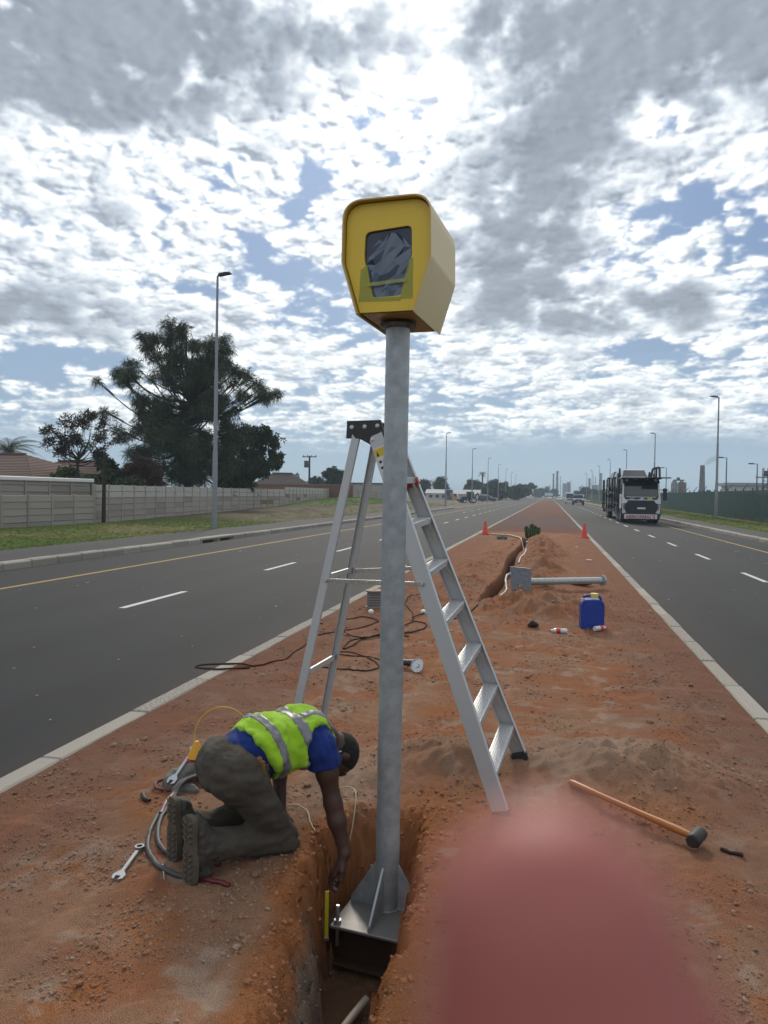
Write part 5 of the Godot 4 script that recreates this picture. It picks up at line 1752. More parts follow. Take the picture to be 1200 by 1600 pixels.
	for side in 2:
		var ank := ank_r if side == 0 else ank_l
		var knee := knee_r if side == 0 else knee_l
		var toe := Vector3(ank.x, 0.045, ank.z) + back * 0.004
		var heel := Vector3(ank.x, 0.232, ank.z) + back * 0.028
		var f := Body.new(toe - Vector3(0.16, 0.06, 0.16), heel + Vector3(0.24, 0.10, 0.16) , 0.0075)
		f.bone(toe, toe.lerp(heel, 0.4), 0.046, 0.046, 0.02, rt * 0.0)
		f.bone(toe.lerp(heel, 0.4), heel, 0.046, 0.040, 0.03)
		f.bone(heel.lerp(toe, 0.25), ank - back * 0.02, 0.046, 0.056, 0.04)
		f.bone(ank - back * 0.02, ank.lerp(knee, 0.26), 0.056, 0.054, 0.03)
		f.cut(toe + back * 0.040, back)
		f.cut(ank.lerp(knee, 0.22), knee - ank)
		var boot := mi("boot", moved(f.build(wrinkles(24.0, 3, 8 + side), 0.007), -base), leather, w)
		var sole := begin()
		var foot := rounded([Vector2(-0.040, -0.002), Vector2(-0.052, 0.10), Vector2(-0.036, 0.18), Vector2(-0.040, 0.282), Vector2(0.040, 0.282), Vector2(0.036, 0.18), Vector2(0.052, 0.10), Vector2(0.040, -0.002)], [0.03, 0.02, 0.02, 0.03, 0.03, 0.02, 0.02, 0.03], 4)
		var sb := Transform3D(Basis(rt, Vector3.UP, rt.cross(Vector3.UP)).orthonormalized(), Vector3(toe.x, -0.004, toe.z) + back * 0.052 - base)
		if sb.basis.z.dot(back) < 0.0:
			sb.basis = Basis(-rt, Vector3.UP, back)
		prism(sole, foot, -0.014, 0.010, sb)
		mi("sole", done(sole), rubber, boot)
		var lugs := begin()
		for i in 11:
			var y := 0.012 + i * 0.0245
			if i == 6:
				continue
			for e: float in [-1.0, 1.0]:
				box(lugs, Vector3.ZERO, Vector3(0.036, 0.011, 0.012), 0.002, sb * Transform3D(Basis(Vector3.BACK, e * 0.45), Vector3(e * 0.021, y, 0.012)))
		mi("tread_lugs", done(lugs), rubber, boot)
	# shirt: trunk and short sleeves
	var s := Body.new(Vector3(-1.56, 0.20, -3.72), Vector3(-0.82, 0.70, -2.92), 0.010)
	var trunk := func(f: Body, grow: float) -> void:
		f.bone(hip + spine * 0.01 + Vector3(0, 0.016, 0), mid, 0.122 + grow, 0.120 + grow, 0.05)
		f.bone(mid - rt * 0.05, mid + rt * 0.05, 0.10 + grow, 0.10 + grow, 0.05)
		f.bone(mid, chest, 0.118 + grow, 0.122 + grow, 0.05)
		f.bone(chest - rt * 0.07, chest + rt * 0.07, 0.105 + grow, 0.105 + grow, 0.05)
		f.bone(sh_l - spine * 0.02, sh_r - spine * 0.02, 0.068 + grow, 0.068 + grow, 0.06)
		f.bone(chest, neck, 0.095 + grow, 0.068 + grow, 0.04)
	trunk.call(s, -0.006)
	for q in [[sh_r, elb_r], [sh_l, elb_l]]:
		s.bone(q[0], q[0].lerp(q[1], 0.42), 0.072, 0.074, 0.03)
		var e: Vector3 = q[0].lerp(q[1], 0.40)
		# sleeve hem
	var hem: Vector3 = sh_r.lerp(elb_r, 0.36)
	var down := (elb_r - sh_r).normalized()
	var below := (Vector3(0, -0.05, 0)).normalized()
	s.cut(hip + spine * 0.025, -spine - Vector3(0, 0.42, 0))
	s.cut(neck + spine * 0.005, spine + Vector3(0, -0.25, 0))
	var keep := s.d.duplicate()
	s.cut(hem, down)
	# the hem cut is only meant for the sleeves: outside them the trunk stays
	for z in s.n.z:
		for y in s.n.y:
			for x in s.n.x:
				var p := s.o + Vector3(x, y, z) * s.c
				var to := p - hem
				to -= down * to.dot(down)
				var tl := p - sh_l.lerp(elb_l, 0.36)
				tl -= down * tl.dot(down)
				var i := (z * s.n.y + y) * s.n.x + x
				if to.length() > 0.105:
					s.d[i] = keep[i]
	var blue := mat(Color(0.006, 0.033, 0.23), 0.9, 0.0, "grain_soft", 10.0, "lumps_height", 0.5)
	mi("shirt", moved(s.build(wrinkles(11.0, 3, 15), 0.015, Vector3(1.2, 0.8, 1.2)), -base), blue, w)
	# vest and its silver bands
	var v := Body.new(Vector3(-1.52, 0.24, -3.72), Vector3(-0.84, 0.70, -2.98), 0.010)
	trunk.call(v, 0.012)
	var bulk: Body = v.grown(0.0)
	bulk.o = v.o
	v.o = v.o
	var hole_b := Basis(spine, Vector3.UP, spine.cross(Vector3.UP)).orthonormalized()
	var holes := func(f: Body) -> void:
		f.blob(sh_r + rt * 0.05 - spine * 0.005 + Vector3(0, -0.005, 0), Vector3(0.098, 0.125, 0.12), hole_b, 0.006, true)
		f.blob(sh_l - rt * 0.05 - spine * 0.005, Vector3(0.085, 0.11, 0.11), hole_b, 0.006, true)
		f.blob(neck + spine * 0.04, Vector3(0.10, 0.10, 0.10), Basis(), 0.006, true)
		f.cut(hip + spine * 0.120 + Vector3(0, 0.02, 0), -(spine + Vector3(0, 0.46, 0)))
	holes.call(v)
	var fold := wrinkles(8.0, 3, 25)
	var hv := mat(Color(0.44, 0.80, 0.020), 0.8, 0.0, "grain_soft", 16.0, "lumps_height", 0.4)
	hv.rim_enabled = true
	hv.rim = 0.4
	var vest := mi("vest", moved(v.build(fold, 0.022), -base), hv, w)
	var silver := mat(Color(0.20, 0.20, 0.205), 0.45, 0.1, "grain_soft", 16.0)
	for q in [[0.185, 0.22, 0.050], [0.305, 0.06, 0.048]]:
		var f: Body = bulk.grown(0.0035)
		f.o = bulk.o
		holes.call(f)
		var nn := (spine + Vector3(0, q[1], 0)).normalized()
		f.cut(hip + spine * (q[0] + q[2] * 0.5), nn)
		f.cut(hip + spine * (q[0] - q[2] * 0.5), -nn)
		mi("reflective_band", moved(f.build(fold, 0.022), -base), silver, vest)
	for e: float in [-1.0, 1.0]:
		var f: Body = bulk.grown(0.0033)
		f.o = bulk.o
		holes.call(f)
		f.cut(hip + spine * 0.33, -(spine + Vector3(0, 0.06, 0)).normalized())
		f.cut(chest + rt * (e * 0.085 + 0.022), rt)
		f.cut(chest + rt * (e * 0.085 - 0.022), -rt)
		mi("shoulder_band", moved(f.build(fold, 0.022), -base), silver, vest)
	# belt, tool pouch, mask strap
	var belt := Body.new(Vector3(-1.52, 0.22, -3.36), Vector3(-1.08, 0.60, -2.88), 0.010)
	belt.bone(hip, hip + spine * 0.10 + Vector3(0, 0.012, 0), 0.131, 0.129, 0.05)
	belt.cut(hip + spine * 0.074, spine + Vector3(0, 0.42, 0))
	belt.cut(hip + spine * 0.040, -(spine + Vector3(0, 0.42, 0)))
	mi("belt", moved(belt.build(), -base), mat(Color(0.02, 0.02, 0.02), 0.7), w)
	var pouch := begin()
	var pt := Transform3D(Basis(rt.cross(Vector3.UP).normalized(), Vector3.UP, rt).orthonormalized() * Basis(Vector3.BACK, -0.25), hip + spine * 0.075 + rt * 0.142 + Vector3(0, -0.005, 0) - base)
	box(pouch, Vector3(0, -0.035, 0), Vector3(0.055, 0.11, 0.025), 0.008, pt)
	box(pouch, Vector3(0, 0.015, 0.006), Vector3(0.062, 0.035, 0.028), 0.008, pt)
	var pn := mi("tool_pouch", done(pouch), mat(Color(0.085, 0.048, 0.018), 0.8, 0.0, "lumps", 8.0), w)
	var tools := begin()
	bar(tools, pt * Vector3(-0.012, -0.10, 0.016), pt * Vector3(0.004, 0.06, 0.016), 0.016, 0.012, rt, 0.004)
	bar(tools, pt * Vector3(0.016, -0.085, 0.016), pt * Vector3(-0.006, 0.055, 0.018), 0.016, 0.012, rt, 0.004)
	mi("pliers", done(tools), mat(Color(0.17, 0.10, 0.02), 0.5), pn)
	var orange := begin()
	box(orange, Vector3(0.012, 0.055, 0.004), Vector3(0.045, 0.035, 0.022), 0.008, pt)
	mi("orange_flap", done(orange), mat(Color(0.22, 0.075, 0.02), 0.7), pn)
	var strap := begin()
	var sp := []
	for i in 7:
		var a := lerpf(-0.9, -0.15, i / 6.0)
		sp.append(head + hb * Vector3(0.079, sin(a) * 0.06 - 0.04, cos(a) * 0.05 - 0.02) - base)
	tube(strap, sp, [0.003], 6)
	mi("mask_strap", done(strap), mat(Color(0.55, 0.55, 0.55), 0.6), figure)
	var clip := begin()
	box(clip, Vector3.ZERO, Vector3(0.03, 0.02, 0.02), 0.005, Transform3D(hb, neck + Vector3(-0.02, 0.085, -0.005) - base))
	mi("collar_tag", done(clip), mat(Color(0.45, 0.03, 0.02), 0.6), figure)

# ---------------------------------------------------------------- roadside and far things

func wall_slabs(w: Node3D, base: Vector3, p: Vector3, q: Vector3, count: int, slab_h: float, tones: Array, pale_top: bool, parts := true) -> void:
	var d := (q - p)
	d.y = 0.0
	var l := d.length()
	var b := Basis(d.normalized(), Vector3.UP, d.normalized().cross(Vector3.UP))
	for i in count:
		var m: StandardMaterial3D = tones[rng.randi() % (tones.size() - 2)]
		if pale_top and i >= count - 2:
			m = tones[tones.size() - 2]
		elif not pale_top and i == count - 1:
			m = tones[rng.randi() % 3]
		elif rng.randf() < 0.05 and i > 1:
			m = tones[tones.size() - 1]
		var key := "slab%.2f" % snappedf(l, 0.02)
		if not tex.has(key):
			tex[key] = box_mesh(Vector3(l - 0.10, slab_h - 0.010, 0.05), 0.012)
		mi("wall_slab", tex[key], m, w, (p + q) * 0.5 - base + Vector3(0, (i + 0.5) * slab_h, 0) + b.z * rng.randf_range(-0.008, 0.008), b * Basis(Vector3.BACK, rng.randf_range(-0.004, 0.004)) * Basis(Vector3.RIGHT, -0.07 if b.z.dot(Vector3.RIGHT) > 0.0 else 0.07))

func build_walls() -> void:
	var tones := [mat(Color(0.33, 0.30, 0.25), 0.95, 0.0, "lumps_soft", 0.9, "grain_height", 0.5), mat(Color(0.33, 0.305, 0.255), 0.95, 0.0, "lumps_soft", 0.7, "grain_height", 0.5), mat(Color(0.35, 0.32, 0.27), 0.95, 0.0, "lumps_soft", 0.6, "grain_height", 0.5), mat(Color(0.27, 0.25, 0.21), 0.95, 0.0, "lumps_soft", 1.1, "grain_height", 0.5),
		mat(Color(0.44, 0.42, 0.38), 0.95, 0.0, "blots_soft", 0.8, "grain_height", 0.4), mat(Color(0.26, 0.175, 0.075), 0.95, 0.0, "blots", 1.5, "grain_height", 0.4)]
	var post := box_mesh(Vector3(0.11, 1.0, 0.11), 0.015)
	var line := [Vector3(-20.1, 0, -13.0), Vector3(-20.15, 0, -31.2), Vector3(-21.4, 0, -39.0), Vector3(-22.5, 0, -49.0), Vector3(-22.7, 0, -64.0), Vector3(-24.6, 0, -82.0), Vector3(-27.5, 0, -98.0), Vector3(-27.5, 0, -140.0)]
	var walls := []
	walls.append(thing("panel_wall", "low grey concrete panel wall along the grass at far left, before the white-edged shed", "wall", Vector3(-20.1, -0.05, -22.0)))
	walls.append(thing("panel_wall", "taller grey concrete panel wall with pale top slabs running past the big trees", "wall", Vector3(-22.0, -0.05, -45.0)))
	var bays := 0
	for s in line.size() - 1:
		var a: Vector3 = line[s]
		var z: Vector3 = line[s + 1]
		var n := int(round(a.distance_to(z) / 1.52))
		var w: Node3D = walls[0 if s == 0 else 1]
		for i in n:
			var p := a.lerp(z, float(i) / n)
			var q := a.lerp(z, float(i + 1) / n)
			bays += 1
			var low := s == 0
			p.y = -0.05 if s < 4 else 0.15
			q.y = p.y
			if bays <= 46:
				wall_slabs(w, w.position, p, q, 5 if low else 6, 0.27 if low else 0.305, tones, not low)
			else:
				var st := begin()
				for k in 6:
					bar(st, p + Vector3(0, (k + 0.5) * 0.305, 0) - w.position, q + Vector3(0, (k + 0.5) * 0.305, 0) - w.position, 0.296, 0.045, Vector3.UP.cross(q - p).normalized(), 0.01)
				var o := mi("wall_bay", done(st), tones[(bays * 7) % 4], w)
				o.set_meta("kind", "stuff")
			var h := 1.38 if low else 1.86
			mi("wall_post", post, tones[rng.randi() % 4], w, p + Vector3(0, h * 0.5, 0) - w.position, Basis.from_euler(Vector3(0, 0, rng.randf_range(-0.01, 0.01))) * Basis.from_scale(Vector3(1, h, 1)))
	# flat-roofed shed with a white edge behind the low wall
	var sh := thing("flat_roof_shed", "flat shed of grey slabs with a white roof edge behind the low wall", "shed", Vector3(-21.2, 0, -24.0))
	for i in 12:
		var p := Vector3(-21.25, 0.55, -14.0 - i * 1.55)
		wall_slabs(sh, sh.position, p, p + Vector3(0, 0, -1.55), 5, 0.29, tones, false)
		mi("wall_post", post, tones[1], sh, p + Vector3(0.02, 0.7, 0) - sh.position, Basis.from_scale(Vector3(1, 1.5, 1)))
	mi("roof_edge", box_mesh(Vector3(0.10, 0.17, 18.9), 0.03), mat(Color(0.66, 0.66, 0.64), 0.6), sh, Vector3(0.02, 1.97, 0.7))
	mi("flat_roof", box_mesh(Vector3(5.0, 0.10, 18.8), 0.02), mat(Color(0.30, 0.30, 0.30), 0.7), sh, Vector3(-2.5, 1.98, 0.7))
	mi("end_wall", box_mesh(Vector3(5.0, 1.9, 0.1)), tones[0], sh, Vector3(-2.5, 1.0, -8.7))
	# brick-coloured garden wall farther back
	var bw := thing("brick_wall", "reddish garden wall showing above the grey wall by the hipped roof", "wall", Vector3(-30, 0, -88))
	mi("wall_face", box_mesh(Vector3(13.5, 2.45, 0.22), 0.02), mat(Color(0.23, 0.125, 0.085), 0.95, 0.0, "grain", 0.8), bw, Vector3(0.5, 1.2, 0))
	mi("coping", box_mesh(Vector3(13.6, 0.08, 0.3), 0.02), mat(Color(0.26, 0.17, 0.13), 0.95), bw, Vector3(0.5, 2.46, 0))

# a pitched roof plane of overlapping tile courses between the eave (a to b) and the ridge (c to d)
func tile_courses(st: SurfaceTool, a: Vector3, b: Vector3, c: Vector3, d: Vector3, rows: int) -> void:
	var n := (b - a).cross(c - a).normalized()
	if n.y < 0.0:
		n = -n
	for i in rows:
		var f0 := float(i) / rows
		var f1 := float(i + 1) / rows + 0.25 / rows
		var p := a.lerp(c, f0) + n * 0.05
		var q := b.lerp(d, f0) + n * 0.05
		var r := b.lerp(d, minf(f1, 1.0)) + n * 0.015
		var s := a.lerp(c, minf(f1, 1.0)) + n * 0.015
		st.set_smooth_group(-1)
		quad(st, p, q, r, s, p - n)
		quad(st, p, q, q - n * 0.04, p - n * 0.04, p + (s - p) - n * 0.1)

func house(called: String, label: String, at: Vector3, turn: float, size: Vector3, ridge: float, roof_m: Material, wall_m: Material, rows: int, hipped := true) -> Node3D:
	var h := thing(called, label, "house", at, "", turn)
	mi("walls", box_mesh(Vector3(size.x, size.y, size.z)), wall_m, h, Vector3(0, size.y * 0.5, 0))
	var st := begin()
	var e := 0.5
	var x := size.x * 0.5 + e
	var z := size.z * 0.5 + e
	var y := size.y
	var rx := x - z * 0.85 if hipped else x
	tile_courses(st, Vector3(-x, y, z), Vector3(x, y, z), Vector3(-rx, ridge, 0), Vector3(rx, ridge, 0), rows)
	tile_courses(st, Vector3(-x, y, -z), Vector3(x, y, -z), Vector3(-rx, ridge, 0), Vector3(rx, ridge, 0), rows)
	if hipped:
		tile_courses(st, Vector3(x, y, z), Vector3(x, y, -z), Vector3(rx, ridge, 0), Vector3(rx, ridge, 0.0), rows)
		tile_courses(st, Vector3(-x, y, z), Vector3(-x, y, -z), Vector3(-rx, ridge, 0), Vector3(-rx, ridge, 0), rows)
	var roof := mi("roof", done(st), roof_m, h)
	if not hipped:
		for s: float in [-1.0, 1.0]:
			mi("gable", prism_mesh(PackedVector2Array([Vector2(-size.z * 0.5, 0), Vector2(size.z * 0.5, 0), Vector2(0, ridge - y - 0.05)]), -0.05, 0.05), wall_m, h, Vector3(s * size.x * 0.5, y, 0), Basis(Vector3.UP, PI * 0.5))
	var rc := begin()
	bar(rc, Vector3(-rx, ridge + 0.06, 0), Vector3(rx, ridge + 0.06, 0), 0.22, 0.14, Vector3.UP, 0.04)
	mi("ridge_cap", done(rc), roof_m, roof)
	mi("fascia", box_mesh(Vector3(size.x + 1.02, 0.18, 0.04)), mat(Color(0.5, 0.48, 0.45), 0.7), roof, Vector3(0, y - 0.06, z + 0.02))
	mi("window", box_mesh(Vector3(1.6, 1.0, 0.06)), mat(Color(0.03, 0.035, 0.04), 0.15), h, Vector3(size.x * 0.2, y * 0.55, size.z * 0.5 + 0.01))
	return h

# ---------------------------------------------------------------- trees

func leaf_tuft(count: int, long: float, wide: float, droop: float, s: int) -> ArrayMesh:
	var st := begin()
	st.set_smooth_group(-1)
	var r := RandomNumberGenerator.new()
	r.seed = s
	for i in count:
		var d := Vector3(r.randf_range(-1, 1), r.randf_range(-0.7, 0.9), r.randf_range(-1, 1)).normalized()
		var side := d.cross(Vector3(r.randf_range(-1, 1), r.randf_range(-1, 1), r.randf_range(-1, 1))).normalized() * wide
		var l := long * r.randf_range(0.6, 1.1)
		var o := d * long * r.randf_range(0.0, 0.5)
		var mid := o + d * l * 0.5
		var tip := o + d * l + Vector3.DOWN * l * droop
		tri(st, o, mid + side, mid - side, mid + side.cross(d))
		tri(st, tip, mid + side, mid - side, mid + side.cross(d))
	return done(st)

func crown(t: Node3D, lobes: Array, mesh: Mesh, m: Material, density: float, tone_a: Color, tone_b: Color, flat: float, s: int, called := "foliage") -> void:
	var r := RandomNumberGenerator.new()
	r.seed = s
	var places := []
	var colors := []
	for l: Vector4 in lobes:
		var n := int(density * (l.w * l.w + 0.15))
		var lobe_tone := tone_a.lerp(tone_b, r.randf())
		# each mass is a handful of drifts of leaves, thinning outwards
		var drifts := []
		for k in 7:
			var d := Vector3(r.randfn(), r.randfn() * flat, r.randfn()).normalized() * l.w * pow(r.randf(), 0.5) * 0.95
			drifts.append([d, Vector3(r.randfn(), r.randfn() * 0.35, r.randfn()).normalized() * l.w * r.randf_range(0.25, 0.6), l.w * r.randf_range(0.12, 0.26)])
		for i in n:
			var q: Array = drifts[r.randi() % 7]
			var p: Vector3 = q[0] + q[1] * r.randf_range(-1.0, 1.0) + Vector3(r.randfn(), r.randfn() * 0.8, r.randfn()) * q[2]
			places.append(Transform3D(Basis.from_euler(Vector3(r.randf_range(-0.6, 0.6), r.randf() * TAU, r.randf_range(-0.6, 0.6))).scaled_local(Vector3.ONE * r.randf_range(0.6, 1.2)), Vector3(l.x, l.y, l.z) + p))
			colors.append(lobe_tone.lerp(tone_a.lerp(tone_b, r.randf()), 0.5) * r.randf_range(0.75, 1.2))
	many(called, mesh, m, places, colors, t)

func limbs(t: Node3D, trunk: Array, r0: float, r1: float, lobes: Array, bark: Material, s: int, low := 0.35) -> void:
	var r := RandomNumberGenerator.new()
	r.seed = s
	var st := begin()
	var path := curve(trunk, 5)
	var radii := []
	for i in path.size():
		radii.append(lerpf(r0, r1, pow(i / float(path.size() - 1), 0.8)))
	tube(st, path, radii, 10)
	mi("trunk", done(st), bark, t)
	var top: Vector3 = trunk[trunk.size() - 1]
	var lt := begin()
	for l: Vector4 in lobes:
		var c := Vector3(l.x, l.y, l.z)
		var f := clampf(lerpf(low, 1.0, (c.y / maxf(top.y * 1.25, 0.1)) * r.randf_range(0.6, 0.9)), low, 1.0)
		var k: int = int(f * (path.size() - 1))
		var from: Vector3 = path[k]
		var thick := clampf(radii[k] * 0.55, 0.03, 0.16)
		var mid := from.lerp(c, 0.5) + Vector3(r.randf_range(-0.2, 0.2), -0.12 * from.distance_to(c) + r.randf_range(-0.1, 0.1), r.randf_range(-0.2, 0.2))
		tube(lt, curve([from, mid, c], 4), [thick, thick * 0.85, thick * 0.7, thick * 0.6, thick * 0.5, thick * 0.4, thick * 0.32, thick * 0.25, thick * 0.2], 6, false)
		for e in 3:
			var tip := c + Vector3(r.randf_range(-1, 1), r.randf_range(-0.4, 0.9), r.randf_range(-1, 1)) * l.w * 0.9
			tube(lt, [mid.lerp(c, 0.6), c.lerp(tip, 0.45) + Vector3(0, 0.04, 0), tip], [thick * 0.3, thick * 0.2, 0.012], 5, false)
	mi("limbs", done(lt), bark, t)

func random_lobes(n: int, half: Vector3, lift: float, rad: float, s: int) -> Array:
	var r := RandomNumberGenerator.new()
	r.seed = s
	var out := []
	for i in n:
		var d := Vector3(r.randfn(), r.randfn(), r.randfn()).normalized() * pow(r.randf(), 0.4)
		out.append(Vector4(d.x * half.x, lift + d.y * half.y, d.z * half.z, rad * r.randf_range(0.6, 1.25)))
	return out

func palm(t: Node3D, tall: float, fronds: int, long: float, s: int, bark: Material, leaf: Material) -> void:
	var r := RandomNumberGenerator.new()
	r.seed = s
	mi("trunk", tube_mesh([Vector3(0, 0, 0), Vector3(0.05, tall * 0.5, 0), Vector3(0, tall, 0)], [0.28, 0.22, 0.26], 10), bark, t)
	for i in fronds:
		var a := i * 2.4 + r.randf() * 0.4
		var lift := lerpf(1.15, -0.35, float(i) / fronds)
		var d := Vector3(cos(a), 0, sin(a))
		var st := begin()
		var pts := []
		for k in 9:
			var f := k / 8.0
			pts.append(Vector3(0, tall, 0) + d * long * f * cos(lift * (1.0 - f * 0.6)) * 0.95 + Vector3.UP * long * (sin(lift) * f - 0.55 * f * f))
		tube(st, pts, [0.035, 0.03, 0.025, 0.02, 0.018, 0.015, 0.012, 0.01, 0.006], 4)
		var side := d.cross(Vector3.UP).normalized()
		st.set_smooth_group(-1)
		for k in range(1, 9):
			for h in 3:
				var p: Vector3 = pts[k - 1].lerp(pts[k], h / 3.0)
				var dir: Vector3 = (pts[k] - pts[k - 1]).normalized()
				var l := long * 0.22 * sin(PI * clampf((k + h / 3.0) / 9.5, 0.05, 0.95)) + 0.08
				for e: float in [-1.0, 1.0]:
					var tip := p + side * e * l * 0.75 + dir * l * 0.7 + Vector3.DOWN * l * 0.3
					tri(st, p - dir * 0.035, p + dir * 0.035, tip, p + Vector3.DOWN)
		mi("frond", done(st), leaf, t)

func build_trees() -> void:
	var bark := mat(Color(0.055, 0.045, 0.036), 0.95, 0.0, "lumps", 2.0, "grain_height", 1.0)
	var leaf := tinted(mat(Color.WHITE, 0.75))
	leaf.backlight_enabled = true
	leaf.backlight = Color(0.35, 0.38, 0.3)
	var needle := leaf_tuft(18, 0.50, 0.020, 0.45, 3)
	var broad := leaf_tuft(16, 0.26, 0.070, 0.2, 5)
	var small := leaf_tuft(14, 0.22, 0.030, 0.1, 6)
	var a := Color(0.016, 0.026, 0.012)
	var b := Color(0.036, 0.050, 0.020)
	# the big she-oak
	var r := RandomNumberGenerator.new()
	r.seed = 42
	var big := [Vector3(-4.1, 12.4, 0.63), Vector3(-3.0, 12.4, 0.58), Vector3(-5.8, 10.6, 0.73), Vector3(-7.0, 10.2, 0.26), Vector3(-4.3, 9.9, 0.84), Vector3(-2.5, 10.8, 0.84), Vector3(-1.8, 12.7, 0.52), Vector3(-0.6, 12.7, 0.63), Vector3(0.1, 12.8, 0.52), Vector3(1.0, 12.9, 0.52), Vector3(1.0, 11.7, 0.94), Vector3(-0.4, 11.1, 0.94), Vector3(2.5, 12.2, 0.63), Vector3(2.5, 11.3, 0.63),
		Vector3(3.8, 12.2, 0.58), Vector3(4.0, 10.6, 0.52), Vector3(4.9, 10.0, 0.52), Vector3(5.6, 9.2, 0.52), Vector3(6.1, 8.6, 0.23), Vector3(3.5, 9.8, 0.84), Vector3(1.3, 10.4, 1.05), Vector3(0.3, 10.3, 0.94), Vector3(-0.9, 9.5, 1.05), Vector3(1.3, 8.9, 1.15), Vector3(3.2, 8.3, 0.94), Vector3(4.3, 7.7, 0.47), Vector3(-3.6, 8.0, 1.15), Vector3(-5.1, 7.4, 0.63), Vector3(-2.0, 7.7, 1.05),
		Vector3(-0.4, 7.7, 1.15), Vector3(1.6, 7.7, 0.94), Vector3(-1.7, 6.3, 1.47), Vector3(-3.6, 6.4, 1.26), Vector3(-5.4, 5.9, 0.84), Vector3(0.1, 5.9, 1.57), Vector3(3.1, 6.1, 1.15), Vector3(1.3, 4.4, 1.57), Vector3(-1.1, 4.4, 1.57), Vector3(-3.2, 4.4, 1.26), Vector3(3.2, 3.9, 1.36), Vector3(-0.4, 2.9, 1.36), Vector3(-2.3, 2.9, 1.05), Vector3(1.4, 2.7, 1.26), Vector3(3.2, 1.7, 0.42)]
	var lobes := []
	for q: Vector3 in big:
		lobes.append(Vector4(q.x * 0.93, q.y * 0.97, r.randf_range(-2.2, 2.2), q.z))
		if q.z > 0.9:
			lobes.append(Vector4(q.x + r.randf_range(-0.8, 0.8), q.y + r.randf_range(-0.5, 0.5), r.randf_range(-2.8, 2.8), q.z * 0.8))
	for q: Vector3 in big:
		if q.y > 6.0:
			for e in 2:
				lobes.append(Vector4(q.x * 0.9 + r.randfn() * 0.5, q.y + r.randf_range(-0.9, 0.35), r.randf_range(-2.6, 2.6), r.randf_range(0.22, 0.5)))
	var t := thing("she_oak_tree", "very tall dark feathery tree rising behind the wall beside the tall lamp post", "tree", Vector3(-26.0, 0, -52.0))
	limbs(t, [Vector3(0, 0, 0), Vector3(0.1, 2.5, 0), Vector3(-0.3, 5.0, 0.2), Vector3(0.2, 8.0, 0), Vector3(0.0, 10.2, 0)], 0.42, 0.12, lobes, bark, 3)
	crown(t, lobes, needle, leaf, 78.0, Color(0.024, 0.040, 0.016), Color(0.055, 0.078, 0.028), 0.85, 8)
	# broad-leaved tree on its right
	var bl := [Vector3(0.2, 5.6, 1.01), Vector3(1.3, 5.0, 0.96), Vector3(2.2, 4.0, 0.5), Vector3(1.7, 3.4, 0.81), Vector3(0.5, 3.8, 1.31), Vector3(0.3, 2.4, 0.91), Vector3(-0.4, 4.9, 1.21), Vector3(2.6, 3.4, 0.3), Vector3(1.8, 5.5, 0.4), Vector3(0.9, 2.1, 0.5), Vector3(-0.7, 3.4, 1.11), Vector3(-0.6, 2.0, 0.9), Vector3(0.2, 1.6, 0.8), Vector3(-1.2, 2.6, 0.9)]
	var lobes2 := []
	for q: Vector3 in bl:
		lobes2.append(Vector4(q.x * 1.13, q.y * 1.11 - 0.1, r.randf_range(-1.6, 1.6), q.z * 1.13))
	var t2 := thing("broadleaf_tree", "rounded dark green broad-leaved tree leaning over the wall right of the tall tree", "tree", Vector3(-24.0, 0, -57.5))
	limbs(t2, [Vector3(-0.3, 0, -1.6), Vector3(-0.1, 1.8, -1.2), Vector3(0.1, 3.6, -0.5), Vector3(0.2, 4.8, 0)], 0.22, 0.06, lobes2, bark, 5)
	crown(t2, lobes2, broad, leaf, 190.0, Color(0.020, 0.040, 0.012), Color(0.040, 0.075, 0.020), 0.95, 9)
	# sparse tree by the shed, brown dying bush, green shrubs
	var bt := [Vector2(-1.7, 4.0), Vector2(-1.1, 4.6), Vector2(-0.4, 5.0), Vector2(0.3, 5.1), Vector2(1.1, 4.7), Vector2(1.5, 4.0), Vector2(0.7, 4.1), Vector2(-0.7, 4.0), Vector2(0, 4.3), Vector2(1.3, 3.5), Vector2(-1.3, 3.5)]
	var lobes3 := []
	for q: Vector2 in bt:
		for e in 3:
			lobes3.append(Vector4(q.x + r.randfn() * 0.22, q.y + r.randfn() * 0.25, r.randf_range(-0.8, 0.8), r.randf_range(0.25, 0.45)))
	var t3 := thing("sparse_tree", "small sparse dark tree with bare branching limbs behind the timber post", "tree", Vector3(-23.4, 0, -35.0))
	limbs(t3, [Vector3(0.1, 0, 0), Vector3(0.0, 1.6, 0), Vector3(-0.15, 2.6, 0), Vector3(-0.1, 3.2, 0)], 0.13, 0.06, lobes3, bark, 6, 0.55)
	crown(t3, lobes3, small, leaf, 48.0, Color(0.024, 0.022, 0.014), Color(0.038, 0.034, 0.022), 1.0, 10)
	var lobes4 := random_lobes(11, Vector3(1.25, 1.0, 1.0), 2.5, 0.62, 4)
	var t4 := thing("dying_bush", "reddish brown dying bush leaning over the wall before the tall tree", "bush", Vector3(-25.6, 0, -45.0))
	limbs(t4, [Vector3(0, 0, 0), Vector3(0.1, 1.0, 0), Vector3(0, 2.0, 0)], 0.10, 0.04, lobes4, bark, 7)
	crown(t4, lobes4, small, leaf, 230.0, Color(0.060, 0.030, 0.020), Color(0.090, 0.045, 0.028), 1.0, 11)
	var specs := [[Vector3(-25.6, 0, -38.5), Vector3(1.5, 0.6, 1.0), 1.9, "yellowish green shrub before the tiled roof"], [Vector3(-23.0, 0, -38.5), Vector3(0.9, 0.5, 0.8), 1.7, "dark green shrub at the foot of the sparse tree"], [Vector3(-27.5, 0, -44.0), Vector3(1.0, 1.3, 1.0), 2.3, "green bush between the sparse tree and the dying bush"]]
